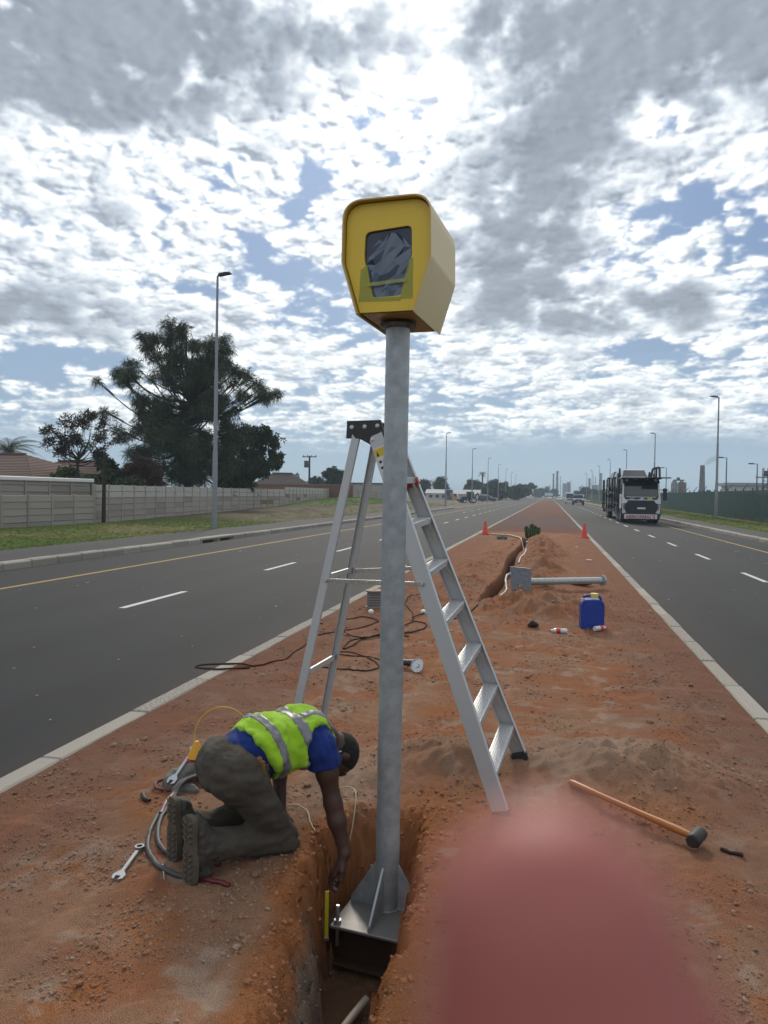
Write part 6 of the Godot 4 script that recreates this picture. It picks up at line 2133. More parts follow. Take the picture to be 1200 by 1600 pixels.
	for i in specs.size():
		var q: Array = specs[i]
		var lb := random_lobes(8, q[1], q[2], 0.5, 20 + i)
		var sb := thing("shrub", q[3], "shrub", q[0], "shrubs behind the wall")
		limbs(sb, [Vector3.ZERO, Vector3(0, 0.8, 0), Vector3(0.05, q[2], 0)], 0.07, 0.03, lb, bark, 30 + i)
		crown(sb, lb, broad, leaf, 150.0, Color(0.05, 0.07, 0.018) if i == 0 else Color(0.025, 0.045, 0.012), Color(0.08, 0.10, 0.025) if i == 0 else Color(0.04, 0.07, 0.018), 1.0, 40 + i)
	# farther trees and bushes, left of the road and beyond
	var far := [[Vector3(-34.8, 0, -125), Vector3(1.6, 1.6, 1.6), 3.6, 1.0, "bushy dark tree behind the grey wall left of the ladder"], [Vector3(-38.3, 0, -110), Vector3(1.6, 1.3, 1.5), 2.6, 0.9, "low bush behind the hipped roof beside the wooden power pole"], [Vector3(-42.0, 0, -140), Vector3(1.7, 1.5, 1.5), 2.6, 0.9, "small far tree between power pole and bushy tree"],
		[Vector3(-31.1, 0, -150), Vector3(2.5, 0.9, 2.0), 2.3, 0.8, "low dark bush behind the gabled house"], [Vector3(-46.0, 0, -150), Vector3(3.0, 1.2, 2.0), 2.4, 1.0, "wide dark bush far behind the power pole"], [Vector3(-36.0, 0, -215), Vector3(2.6, 1.6, 2.5), 3.2, 1.3, "dark tree beside the date palm left of the white building"], [Vector3(-31.0, 0, -228), Vector3(2.2, 2.2, 2.2), 4.0, 1.3, "dark tree right behind the date palm"],
		[Vector3(-24.0, 0, -250), Vector3(4.0, 1.6, 3.0), 3.4, 1.5, "dark tree behind the white building's right roof"], [Vector3(-17.0, 0, -255), Vector3(4.0, 1.8, 3.0), 3.6, 1.6, "dark spreading tree below the tall fan palm"], [Vector3(-12.0, 0, -262), Vector3(4.0, 1.5, 3.0), 3.0, 1.5, "dark tree left of the road's far bend"], [Vector3(-19.0, 0, -225), Vector3(3.0, 1.0, 2.5), 2.0, 1.1, "low hedge bush right of the white building"], [Vector3(-15.0, 0, -232), Vector3(2.6, 0.9, 2.5), 1.9, 1.1, "second low hedge bush along the far verge"],
		[Vector3(-11.8, 0, -280), Vector3(3.6, 1.1, 2.5), 2.2, 1.2, "third low hedge bush towards the road's end"], [Vector3(-10.0, 0, -330), Vector3(5.0, 1.8, 3.0), 3.4, 1.7, "dark tree nearest the road's vanishing end on the left"], [Vector3(-28.0, 0, -330), Vector3(8.0, 2.4, 4.0), 5.0, 2.2, "large dark tree mass rising left of the road's end"], [Vector3(-2.0, 0, -520), Vector3(9.0, 1.6, 4.0), 3.0, 2.2, "far dark trees straight ahead at the road's end"],
		[Vector3(17.0, 0, -350), Vector3(5.0, 1.6, 4.0), 2.6, 1.8, "dark tree behind the green fence near the road's end"], [Vector3(27.0, 0, -380), Vector3(8.0, 1.6, 4.0), 2.6, 2.0, "wide dark tree behind the green fence, farther right"], [Vector3(18.5, 0, -215), Vector3(2.5, 1.3, 6.0), 1.9, 1.2, "dark bush close behind the green fence left of the truck"], [Vector3(20.0, 0, -150), Vector3(2.2, 0.5, 9.0), 1.0, 0.8, "long dark bush behind the fence beside the truck"],
		[Vector3(18.6, 0, -100), Vector3(1.8, 0.5, 8.0), 0.9, 0.7, "dark bush behind the fence right of the truck"], [Vector3(17.5, 0, -72), Vector3(1.5, 0.5, 6.0), 0.9, 0.65, "dark bush behind the fence beneath the leaning lamp"], [Vector3(17.0, 0, -57), Vector3(1.3, 0.8, 4.0), 1.5, 0.8, "dark bush behind the fence at the right edge"]]
	for i in far.size():
		var q: Array = far[i]
		var lb := random_lobes(13, q[1], q[2], q[3], 60 + i)
		var ft := thing("bush" if q[2] < 3.0 else "dark_tree", q[4], "bush" if q[2] < 3.0 else "tree", q[0], "far trees and bushes")
		limbs(ft, [Vector3.ZERO, Vector3(0.1, q[2] * 0.5, 0), Vector3(0, q[2], 0)], 0.2, 0.05, lb, bark, 90 + i)
		crown(ft, lb, leaf_big(), leaf, 46.0, Color(0.022, 0.036, 0.016), Color(0.040, 0.060, 0.024), 0.9, 120 + i)
	var pl := mat(Color(0.030, 0.048, 0.020), 0.6)
	palm(thing("date_palm", "palm crown rising behind the tiled roof at the far left edge", "palm tree", Vector3(-47.2, 0, -60.0)), 4.9, 34, 3.1, 4, bark, pl)
	palm(thing("date_palm", "date palm between dark trees left of the white building", "palm tree", Vector3(-35.2, 0, -225.0)), 4.6, 26, 3.2, 5, bark, pl)
	palm(thing("fan_palm", "thin tall palm standing above the dark trees right of the white building", "palm tree", Vector3(-21.0, 0, -245.0)), 8.2, 18, 1.6, 6, bark, pl)
	# a far belt of trees that closes the view
	var belt := []
	for i in 240:
		var x := -700.0 + i * 6.2 + r.randf_range(-3, 3)
		if x > -14.0 and x < 14.0:
			continue
		var near := absf(x) < 90.0
		belt.append(Vector4(x, r.randf_range(1.0, 3.2), (-560.0 if near else -470.0) + r.randf_range(-40, 40), r.randf_range(2.2, 4.2)))
	var holder := Node3D.new()
	holder.name = "far_tree_belt"
	holder.set_meta("kind", "stuff")
	tag(holder, "far belt of dark trees along the whole horizon", "trees")
	add_child(holder)
	crown(holder, belt, leaf_big(), leaf, 9.0, Color(0.020, 0.034, 0.016), Color(0.036, 0.052, 0.024), 0.7, 300)

func leaf_big() -> ArrayMesh:
	if not tex.has("leaf_big"):
		tex["leaf_big"] = leaf_tuft(16, 0.62, 0.16, 0.2, 12)
	return tex["leaf_big"]

# ---------------------------------------------------------------- lamps, poles, fence

func build_lamp(label: String, at: Vector3, tall: float, side: float, group: String) -> Node3D:
	var l := thing("street_lamp", label, "street lamp", at, group)
	var pole := mat(Color(0.27, 0.28, 0.295), 0.55, 0.3, "blots_soft", 2.0)
	mi("pole", tube_mesh([Vector3(0, -0.3, 0), Vector3(0, tall * 0.30, 0), Vector3(0, tall * 0.31, 0), Vector3(0, tall * 0.62, 0), Vector3(0, tall * 0.63, 0), Vector3(0, tall, 0)], [0.125, 0.112, 0.092, 0.082, 0.066, 0.050], 14), pole, l)
	mi("lamp_arm", tube_mesh([Vector3(0, tall - 0.02, 0), Vector3(side * 0.10, tall + 0.03, 0), Vector3(side * 0.30, tall + 0.06, 0)], [0.045, 0.04, 0.035], 8), pole, l)
	var hs := begin()
	prism(hs, PackedVector2Array([Vector2(0.0, -0.04), Vector2(0.05, 0.05), Vector2(0.34, 0.07), Vector2(0.58, 0.03), Vector2(0.60, -0.02)]), -0.14, 0.14)
	mi("lamp_head", done(hs), mat(Color(0.03, 0.03, 0.032), 0.5), l, Vector3(side * 0.06 if side > 0.0 else -0.06, tall + 0.03, 0), Basis(Vector3.UP, 0.0 if side > 0.0 else PI) * Basis(Vector3.BACK, 0.12))
	return l

func build_roadside() -> void:
	build_walls()
	var tile := mat(Color(0.16, 0.095, 0.072), 0.9, 0.0, "lumps", 0.8, "grain_height", 0.8)
	var tile2 := mat(Color(0.10, 0.075, 0.062), 0.9, 0.0, "lumps", 0.8, "grain_height", 0.8)
	var cream := mat(Color(0.38, 0.34, 0.28), 0.9)
	house("tiled_house", "house with a long red-brown tiled roof behind the shed at far left", Vector3(-40.5, 0, -44.5), 0.0, Vector3(21.0, 2.0, 9.0), 3.75, tile, cream, 16)
	house("tiled_house", "lower wing with a brown tiled roof right of the long roof", Vector3(-32.2, 0, -48.0), 0.0, Vector3(9.0, 1.9, 7.0), 3.45, tile, cream, 12)
	house("hipped_house", "house with a grey-brown hipped roof right of the broad-leaved tree", Vector3(-34.4, 0, -96.0), 0.25, Vector3(8.0, 1.9, 6.5), 3.95, tile2, cream, 12)
	house("gabled_house", "dark-roofed house with a pale gable seen between the ladder legs", Vector3(-32.0, 0, -131.0), 0.2, Vector3(6.4, 1.9, 5.0), 3.2, mat(Color(0.05, 0.05, 0.055), 0.8, 0.0, "lumps", 1.0), cream, 8, false)
	# white building with grey roofs far left of the road
	var wb := thing("white_building", "long white building with grey roofs and a blue box at the far left roadside", "building", Vector3(-24.0, 0, -202.0))
	var wm := mat(Color(0.52, 0.53, 0.54), 0.8, 0.0, "blots_soft", 0.4)
	var gm := mat(Color(0.20, 0.21, 0.24), 0.7, 0.2, "blots_soft", 0.4)
	mi("left_wall", box_mesh(Vector3(7.5, 1.7, 6.0)), wm, wb, Vector3(-4.0, 0.85, 0))
	mi("right_wall", box_mesh(Vector3(7.0, 1.6, 6.0)), wm, wb, Vector3(4.4, 0.8, 1.0))
	for q in [[-4.0, 8.0, 1.7, 2.75, 0.0], [3.2, 6.6, 1.65, 2.75, 1.0]]:
		var st := begin()
		prism(st, PackedVector2Array([Vector2(-3.3, 0), Vector2(3.3, 0), Vector2(0, q[3] - q[2])]), -q[1] * 0.5, q[1] * 0.5, Transform3D(Basis(Vector3.UP, PI * 0.5), Vector3(q[0], q[2], q[4])))
		mi("roof", done(st), gm, wb)
	for i in 4:
		mi("window", box_mesh(Vector3(0.9, 0.7, 0.1)), mat(Color(0.05, 0.06, 0.07), 0.2), wb, Vector3(-6.4 + i * 1.7, 0.95, 3.02))
	var blue := thing("blue_container", "small blue cabin raised before the white building's roof", "container", Vector3(-25.2, 0.0, -196.0))
	mi("cabin", box_mesh(Vector3(1.7, 1.3, 1.6), 0.03, Vector3(0, 2.0, 0)), mat(Color(0.02, 0.05, 0.17), 0.6), blue)
	mi("support", box_mesh(Vector3(1.2, 1.4, 1.2), 0.03, Vector3(0, 0.7, 0)), mat(Color(0.10, 0.10, 0.11), 0.7), blue)
	var ramp := thing("sand_chute", "orange-brown board leaning from the blue cabin to the ground", "board", Vector3(-23.6, 0, -193.0))
	var rs := begin()
	bar(rs, Vector3(-0.9, 1.8, 0), Vector3(0.9, 0.0, 1.2), 0.7, 0.08, Vector3.BACK, 0.01)
	mi("board", done(rs), mat(Color(0.30, 0.17, 0.09), 0.9), ramp)
	mi("prop", box_mesh(Vector3(0.08, 1.5, 0.08), 0.0, Vector3(-0.5, 0.75, 0)), mat(Color(0.1, 0.08, 0.06), 0.9), ramp)

	var lamps := "street lamps along both carriageways"
	var first := build_lamp("tallest street lamp, standing in the grass before the big tree", Vector3(-14.75, -0.12, -32.2), 11.3, 1.0, lamps)
	first.rotation.z = -0.004
	var lm := build_lamp("street lamp on the left verge, its head just past the camera pole", Vector3(-14.1, -0.12, -68.0), 10.0, 1.0, lamps)
	var where := ["nearest lamp right of the ladder on the left verge", "second lamp right of the ladder on the left verge", "third lamp from the ladder on the left verge", "fourth lamp from the ladder on the left verge", "fifth lamp from the ladder on the left verge", "sixth far lamp from the ladder on the left verge", "seventh far lamp from the ladder on the left verge"]
	for i in 7:
		copy_of(lm, "street_lamp", where[i], Vector3(-14.0, -0.12, -105.0 - i * 36.6), lamps)
	var rl := build_lamp("large street lamp right of the truck, standing before the green fence", Vector3(12.7, -0.1, -64.0), 9.5, -1.0, lamps)
	var where2 := ["street lamp rising directly behind the truck's cab", "street lamp rising behind the truck's loaded cars", "street lamp just left of the truck, thin and far", "second far lamp left of the truck", "third far lamp left of the truck", "fourth far lamp left of the truck, above the pickup"]
	for i in 6:
		copy_of(rl, "street_lamp", where2[i], Vector3(12.6, -0.1, -100.0 - i * 36.0), lamps)
	# yard lamps behind the fence
	var yard := [[Vector3(22.4, 0, -160), 7.4, "short lamp with flat head behind the fence beside the truck's hoop"], [Vector3(23.0, 0, -110), 7.0, "yard lamp with a box on its post before the long pale hall"], [Vector3(26.8, 0, -110), 6.2, "slim yard lamp with two small heads near the right edge"]]
	for q in yard:
		var yl := thing("yard_lamp", q[2], "lamp post", q[0], "yard lamps behind the fence")
		var pm := mat(Color(0.10, 0.10, 0.105), 0.6, 0.3)
		mi("post", tube_mesh([Vector3.ZERO, Vector3(0, q[1] * 0.7, 0), Vector3(0, q[1], 0)], [0.10, 0.08, 0.06], 8), pm, yl)
		mi("arm", tube_mesh([Vector3(0, q[1] - 0.05, 0), Vector3(-0.6, q[1], 0)], [0.045, 0.04], 6), pm, yl)
		mi("lamp_head", box_mesh(Vector3(0.7, 0.16, 0.3), 0.05, Vector3(-0.75, q[1], 0)), m_black, yl)
		mi("junction_box", box_mesh(Vector3(0.36, 0.5, 0.3), 0.03, Vector3(0, 2.9, 0.1)), pm, yl)
	# timber post before the wall and power poles
	var tp := mi("timber_post", tube_mesh([Vector3(0, 0, 0), Vector3(0.01, 1.7, 0), Vector3(0.04, 3.3, 0)], [0.10, 0.085, 0.07], 10), mat(Color(0.045, 0.032, 0.024), 0.95, 0.0, "grain", 3.0, "grain_height", 0.5), null, Vector3(-19.85, -0.05, -31.5))
	tag(tp, "dark slim timber post standing in the grass against the wall's step", "post")
	for q in [[Vector3(-32.0, 0, -100), 6.5, "wooden power pole with crossarm and transformer behind the grey wall"]]:
		var pp := thing("power_pole", q[2], "power pole", q[0])
		var wood := mat(Color(0.05, 0.04, 0.034), 0.95, 0.0, "grain", 2.0)
		mi("pole", tube_mesh([Vector3.ZERO, Vector3(0, q[1], 0)], [0.16, 0.11], 10), wood, pp)
		mi("crossarm", box_mesh(Vector3(2.0, 0.12, 0.12), 0.01, Vector3(0, q[1] - 0.15, 0)), wood, pp)
		for s: float in [-0.85, -0.3, 0.3, 0.85]:
			mi("insulator", lathe_mesh([Vector2(0.05, 0), Vector2(0.06, 0.1), Vector2(0.03, 0.2)], 8), wood, pp, Vector3(s, q[1] - 0.09, 0))
		mi("transformer", lathe_mesh([Vector2(0, 0), Vector2(0.3, 0), Vector2(0.3, 0.9), Vector2(0.1, 1.0), Vector2(0, 1.0)], 12), mat(Color(0.06, 0.06, 0.065), 0.6), pp, Vector3(-0.45, q[1] - 1.6, 0))
	build_fence()
	build_works()

func build_fence() -> void:
	var green := mat(Color(0.030, 0.078, 0.070), 0.6, 0.1, "blots_soft", 0.7)
	var f := thing("green_fence", "tall dark green palisade fence along the right-hand verge", "fence", Vector3(14.0, 0, -80.0))
	var pale := begin()
	for i in 16:
		box(pale, Vector3(0, 1.15, -0.09 - i * 0.183), Vector3(0.02, 2.15, 0.085), 0.004)
	box(pale, Vector3(0.03, 0.45, -1.46), Vector3(0.035, 0.05, 2.9))
	box(pale, Vector3(0.03, 1.9, -1.46), Vector3(0.035, 0.05, 2.9))
	var panel := done(pale)
	var post := box_mesh(Vector3(0.09, 2.4, 0.07), 0.008, Vector3(0.04, 1.2, 0))
	var arm := begin()
	bar(arm, Vector3(0.04, 2.35, 0), Vector3(0.34, 2.75, 0), 0.05, 0.05, Vector3.BACK)
	var arm_m := done(arm)
	var z := -26.0
	var k := 0
	while z > -330.0:
		var x := 13.1 + (-26.0 - z) * 0.026 if z > -130.0 else 15.8
		var slope := Basis(Vector3.UP, -0.026 if z > -130.0 else 0.0)
		mi("fence_panel", panel, green, f, Vector3(x, -0.06, z) - f.position, slope)
		mi("fence_post", post, green, f, Vector3(x, -0.06, z) - f.position)
		if k % 2 == 0:
			mi("post_arm", arm_m, green, f, Vector3(x, -0.06, z) - f.position)
		k += 1
		z -= 2.95

# the refinery and yards on the right, far off
func build_works() -> void:
	var dark := mat(Color(0.06, 0.062, 0.068), 0.8, 0.2, "blots", 0.1)
	var grey := mat(Color(0.22, 0.23, 0.24), 0.8, 0.1, "blots", 0.1)
	var stacks := [[3.8, -900.0, 26.5, 2.2, "thin dark refinery stack at the far left of its pair"], [8.0, -900.0, 29.5, 3.0, "taller dark refinery stack of the far left pair"], [11.7, -905.0, 23.5, 0.7, "very thin refinery mast beside the far left pair"], [43.6, -900.0, 21.5, 3.2, "stout dark refinery stack left of the truck"], [50.5, -905.0, 23.0, 0.9, "thin refinery mast between the two stacks left of the truck"], [56.0, -900.0, 27.5, 3.4, "tallest stout refinery stack just left of the truck"], [47.0, -880.0, 24.0, 0.5, "slender lattice mast beside the stout stack"]]
	for q in stacks:
		var s := thing("refinery_stack", q[4], "chimney stack", Vector3(q[0], 0, q[1]), "refinery stacks")
		mi("shaft", lathe_mesh([Vector2(q[3] * 0.5, 0), Vector2(q[3] * 0.36, q[2]), Vector2(q[3] * 0.3, q[2])], 14), dark, s)
		for i in 3:
			mi("platform_ring", lathe_mesh([Vector2(q[3] * 0.42, 0), Vector2(q[3] * 0.62 + 0.2, 0), Vector2(q[3] * 0.62 + 0.2, 0.4), Vector2(q[3] * 0.42, 0.4)], 14), dark, s, Vector3(0, q[2] * (0.45 + 0.25 * i), 0))
	var plants := [[16.5, 15.5, 4.5, "pale refinery tower between the far left stacks and the bus"], [21.0, 17.0, 3.0, "dark refinery tower right of the pale one"], [34.0, 12.0, 3.0, "small refinery block above the pickup"], [50.0, 14.0, 7.0, "pale refinery block behind the stout stacks"], [68.0, 15.5, 3.5, "dark refinery block behind the truck's left side"], [-3.0, 12.0, 5.0, "low pale refinery building left of the stacks"]]
	for i in plants.size():
		var q: Array = plants[i]
		var p := thing("refinery_block", q[3], "industrial building", Vector3(q[0], 0, -905.0), "refinery blocks")
		mi("block", box_mesh(Vector3(q[2], q[1], 5.0), 0.1, Vector3(0, q[1] * 0.5, 0)), grey if i % 2 == 0 else dark, p)
		for k in 4:
			mi("deck", box_mesh(Vector3(q[2] + 0.8, 0.35, 6.0), 0.0, Vector3(0, q[1] * (0.35 + 0.2 * k), 0)), dark, p)
		mi("pipe_riser", tube_mesh([Vector3(q[2] * 0.6, 0, 3), Vector3(q[2] * 0.6, q[1] + 2.0, 3)], [0.35], 8), dark, p)
	for q in [[-14.0, 10.0, 7.0], [30.0, 9.0, 6.5], [62.0, 12.0, 7.5], [84.0, 10.0, 7.0]]:
		var tk := thing("storage_tank", ["wide pale storage tank left of the refinery stacks", "wide storage tank above the pickup", "wide storage tank behind the truck", "wide storage tank hidden low behind the truck's cab"][[-14.0, 30.0, 62.0, 84.0].find(q[0])], "storage tank", Vector3(q[0], 0, -860.0), "storage tanks")
		mi("shell", lathe_mesh([Vector2(q[1] * 0.6, 0), Vector2(q[1] * 0.6, q[2]), Vector2(0, q[2] + 1.2)], 24), grey, tk)
		mi("stair", box_mesh(Vector3(0.8, q[2], 0.8), 0.0, Vector3(0, q[2] * 0.5, q[1] * 0.6)), dark, tk)
	var strip := thing("long_white_roof", "long low white-roofed shed above the fence left of the truck", "shed", Vector3(22.5, 0, -400))
	mi("roof", box_mesh(Vector3(10.5, 0.7, 6.0), 0.1, Vector3(0, 4.1, 0)), mat(Color(0.6, 0.6, 0.58), 0.7), strip)
	mi("wall", box_mesh(Vector3(9.8, 3.8, 5.4), 0.0, Vector3(0, 1.9, 0)), grey, strip)
	var bb := thing("roadside_board", "blue and white board facing traffic at the road's far end", "sign", Vector3(-0.5, 0, -430))
	mi("panel", box_mesh(Vector3(4.4, 1.5, 0.2), 0.02, Vector3(0, 2.2, 0)), mat(Color(0.45, 0.52, 0.58), 0.6), bb)
	mi("lower_panel", box_mesh(Vector3(4.4, 0.6, 0.2), 0.02, Vector3(0, 1.1, 0)), mat(Color(0.05, 0.08, 0.14), 0.6), bb)
	for s: float in [-1.9, 1.9]:
		mi("leg", box_mesh(Vector3(0.15, 1.6, 0.15), 0.0, Vector3(s, 0.5, 0)), dark, bb)
	# works tower with rusty silos, chimney with its smoke, long hall
	var so := thing("silo_tower", "grey tower with rust-red silos above the fence right of the truck", "industrial building", Vector3(46.4, 0, -300))
	var red := mat(Color(0.16, 0.075, 0.055), 0.85, 0.1, "blots", 0.3)
	mi("silo", lathe_mesh([Vector2(1.2, 0), Vector2(1.2, 6.6), Vector2(0.5, 8.0), Vector2(0.0, 8.0)], 14), grey, so, Vector3(-1.5, 0, 0))
	mi("silo", lathe_mesh([Vector2(1.2, 0), Vector2(1.2, 6.9), Vector2(0.4, 7.7), Vector2(0.0, 7.7)], 14), red, so, Vector3(0.9, 0, 0.5))
	mi("frame", box_mesh(Vector3(0.5, 7.2, 0.5), 0.0, Vector3(2.4, 3.6, 0)), grey, so)
	mi("gantry", box_mesh(Vector3(3.6, 0.4, 1.4), 0.0, Vector3(0.1, 7.9, 0)), dark, so)
	mi("lift_head", box_mesh(Vector3(1.1, 1.0, 1.0), 0.05, Vector3(-0.2, 8.4, 0)), dark, so)
	var ch := thing("chimney", "single dark smoking chimney behind the fence right of the truck", "chimney", Vector3(76.3, 0, -420))
	mi("shaft", lathe_mesh([Vector2(1.75, 0), Vector2(1.1, 18.2), Vector2(0.8, 18.2), Vector2(0.8, 17.0)], 16), mat(Color(0.06, 0.045, 0.045), 0.9, 0.0, "blots", 0.3), ch)
	var hall := thing("long_hall", "long pale hall with a grey flat roof behind the fence at the right", "hall", Vector3(60.0, 0, -234))
	mi("wall", box_mesh(Vector3(26.0, 5.0, 8.0), 0.0, Vector3(1.5, 2.5, 0)), mat(Color(0.42, 0.41, 0.39), 0.85, 0.0, "blots_soft", 0.2), hall)
	mi("roof", box_mesh(Vector3(27.0, 0.9, 9.0), 0.08, Vector3(1.2, 5.45, 0)), mat(Color(0.20, 0.235, 0.25), 0.8), hall)
	mi("doorway", box_mesh(Vector3(1.2, 2.4, 0.1), 0.0, Vector3(-8.0, 1.2, 4.03)), dark, hall)
	var tw := thing("lattice_tower", "dark steel tower with platforms at the right edge of the picture", "tower", Vector3(45.6, 0, -180))
	for s in [Vector2(-0.5, -0.5), Vector2(0.5, -0.5), Vector2(-0.5, 0.5), Vector2(0.5, 0.5)]:
		mi("leg", box_mesh(Vector3(0.14, 8.2, 0.14), 0.0, Vector3(s.x, 4.1, s.y)), dark, tw)
	for i in 5:
		mi("brace", box_mesh(Vector3(1.2, 0.1, 1.2), 0.0, Vector3(0, 1.2 + i * 1.4, 0)), dark, tw)
	mi("platform", box_mesh(Vector3(2.9, 0.18, 1.8), 0.0, Vector3(-0.4, 6.2, 0)), dark, tw)
	mi("cabin", box_mesh(Vector3(0.9, 1.2, 1.0), 0.03, Vector3(0.1, 7.0, 0)), dark, tw)
	var fog := FogVolume.new()
	fog.name = "chimney_smoke_cloud"
	fog.shape = RenderingServer.FOG_VOLUME_SHAPE_ELLIPSOID
	fog.size = Vector3(9.5, 3.2, 3.0)
	fog.position = Vector3(81.0, 21.0, -420)
	fog.rotation.z = 0.55
	var fm := FogMaterial.new()
	fm.density = 0.10
	fm.albedo = Color(0.35, 0.34, 0.36)
	fog.material = fm
	fog.set_meta("kind", "stuff")
	add_child(fog)

# ---------------------------------------------------------------- vehicles

var m_glass: StandardMaterial3D
var m_tyre: StandardMaterial3D

# side outline (along z, up) swept across x
const ACROSS := Basis(Vector3(0, 0, 1), Vector3(0, 1, 0), Vector3(1, 0, 0))

func swept(outline: Array, half: float, at := Vector3.ZERO) -> ArrayMesh:
	var st := begin()
	prism(st, PackedVector2Array(outline), -half, half, Transform3D(ACROSS, at))
	return done(st)

# a car body whose sides lean in: outline swept in steps of narrowing width
func shell(outline: Array, half: float, lean: float, y0: float) -> ArrayMesh:
	var st := begin()
	st.set_smooth_group(-1)
	var n := outline.size()
	var c := Vector2.ZERO
	for p: Vector2 in outline:
		c += p / n
	var x := func(p: Vector2) -> float: return half - maxf(0.0, p.y - y0) * lean
	for i in n:
		var a: Vector2 = outline[i]
		var b: Vector2 = outline[(i + 1) % n]
		var xa: float = x.call(a)
		var xb: float = x.call(b)
		quad(st, Vector3(-xa, a.y, a.x), Vector3(xa, a.y, a.x), Vector3(xb, b.y, b.x), Vector3(-xb, b.y, b.x), Vector3(0, c.y, c.x))
	var t := Geometry2D.triangulate_polygon(PackedVector2Array(outline))
	for i in range(0, t.size(), 3):
		for s: float in [-1.0, 1.0]:
			var v := []
			for k in 3:
				var p: Vector2 = outline[t[i + k]]
				v.append(Vector3(s * float(x.call(p)), p.y, p.x))
			tri(st, v[0], v[1], v[2], Vector3(0, c.y, v[0].z))
	return done(st)

func wheel(parent: Node3D, at: Vector3, r: float, wide: float) -> void:
	var turn := Basis(Vector3.BACK, PI * 0.5)
	var t := mi("wheel", lathe_mesh([Vector2(r * 0.6, -wide * 0.5), Vector2(r * 0.92, -wide * 0.5), Vector2(r, -wide * 0.36), Vector2(r, wide * 0.36), Vector2(r * 0.92, wide * 0.5), Vector2(r * 0.6, wide * 0.5)], 20), m_tyre, parent, at, turn)
	mi("rim", lathe_mesh([Vector2(0, -wide * 0.42), Vector2(r * 0.2, -wide * 0.42), Vector2(r * 0.25, -wide * 0.3), Vector2(r * 0.6, -wide * 0.46), Vector2(r * 0.6, wide * 0.46), Vector2(r * 0.25, wide * 0.3), Vector2(0, wide * 0.4)], 14), m_alu, t)

# a car or pickup facing +z, standing on the ground at its middle
func make_car(called: String, label: String, category: String, at: Vector3, paint: StandardMaterial3D, kind: String, turn := 0.0, group := "") -> Node3D:
	var c := thing(called, label, category, at, group, turn)
	var tall := 1.75 if kind == "pickup" else 1.62 if kind == "suv" else 1.45
	var half := 0.93 if kind != "hatch" else 0.86
	var lo := 0.38 if kind != "hatch" else 0.25
	var belt := tall * 0.62
	var body := [Vector2(2.2, lo), Vector2(2.26, lo + 0.25), Vector2(2.2, belt - 0.12), Vector2(1.9, belt - 0.02), Vector2(1.0, belt + 0.06), Vector2(-2.1, belt + 0.06), Vector2(-2.22, belt - 0.1), Vector2(-2.25, lo + 0.2), Vector2(-2.2, lo)]
	mi("car_body", shell(body, half, 0.10, belt - 0.25), paint, c)
	var back := -0.7 if kind == "pickup" else -1.95
	mi("cabin_glass", shell([Vector2(1.08, belt + 0.05), Vector2(0.45, tall - 0.07), Vector2(0.2, tall - 0.05), Vector2(back + 0.3, tall - 0.05), Vector2(back, belt + 0.05)], half - 0.04, 0.30, belt + 0.05), m_glass, c)
	mi("roof", shell([Vector2(0.48, tall - 0.08), Vector2(0.2, tall), Vector2(back + 0.35, tall), Vector2(back + 0.22, tall - 0.08)], half - 0.20, 0.5, tall - 0.08), paint, c)
	for s: float in [-1.0, 1.0]:
		var pil := begin()
		bar(pil, Vector3(s * (half - 0.05), belt + 0.04, 1.09), Vector3(s * (half - 0.22), tall - 0.06, 0.45), 0.07, 0.06, Vector3.RIGHT)
		bar(pil, Vector3(s * (half - 0.05), belt + 0.04, -0.25), Vector3(s * (half - 0.21), tall - 0.06, -0.25), 0.08, 0.05, Vector3.RIGHT)
		bar(pil, Vector3(s * (half - 0.05), belt + 0.04, back - 0.01), Vector3(s * (half - 0.22), tall - 0.06, back + 0.28), 0.12, 0.06, Vector3.RIGHT)
		mi("pillar", done(pil), paint, c)
		mi("headlight", box_mesh(Vector3(0.34, 0.17, 0.14), 0.04), mat(Color(0.55, 0.56, 0.58), 0.15, 0.3), c, Vector3(s * (half - 0.24), belt - 0.20, 2.17))
		mi("tail_light", box_mesh(Vector3(0.16, 0.26, 0.08), 0.02), mat(Color(0.25, 0.01, 0.01), 0.3), c, Vector3(s * (half - 0.14), belt - 0.15, -2.2))
		mi("mirror", box_mesh(Vector3(0.22, 0.15, 0.10), 0.03), m_black, c, Vector3(s * (half + 0.06), belt + 0.12, 0.85))
		for z: float in [1.38, -1.38]:
			wheel(c, Vector3(s * (half - 0.11), 0.36 if kind != "hatch" else 0.31, z), 0.36 if kind != "hatch" else 0.31, 0.22)
	mi("grille", box_mesh(Vector3(half * 1.05, 0.24, 0.08), 0.03), m_black, c, Vector3(0, belt - 0.24, 2.22))
	mi("bumper", box_mesh(Vector3(half * 1.9, 0.26, 0.22), 0.06), m_black if kind == "pickup" else paint, c, Vector3(0, lo + 0.14, 2.2))
	mi("number_plate", box_mesh(Vector3(0.46, 0.11, 0.02)), mat(Color(0.6, 0.6, 0.55), 0.5), c, Vector3(0, lo + 0.16, 2.325))
	if kind == "pickup":
		mi("load_cover", box_mesh(Vector3(half * 1.8, 0.55, 1.4), 0.12), m_black, c, Vector3(0, belt + 0.30, -1.45))
	return c

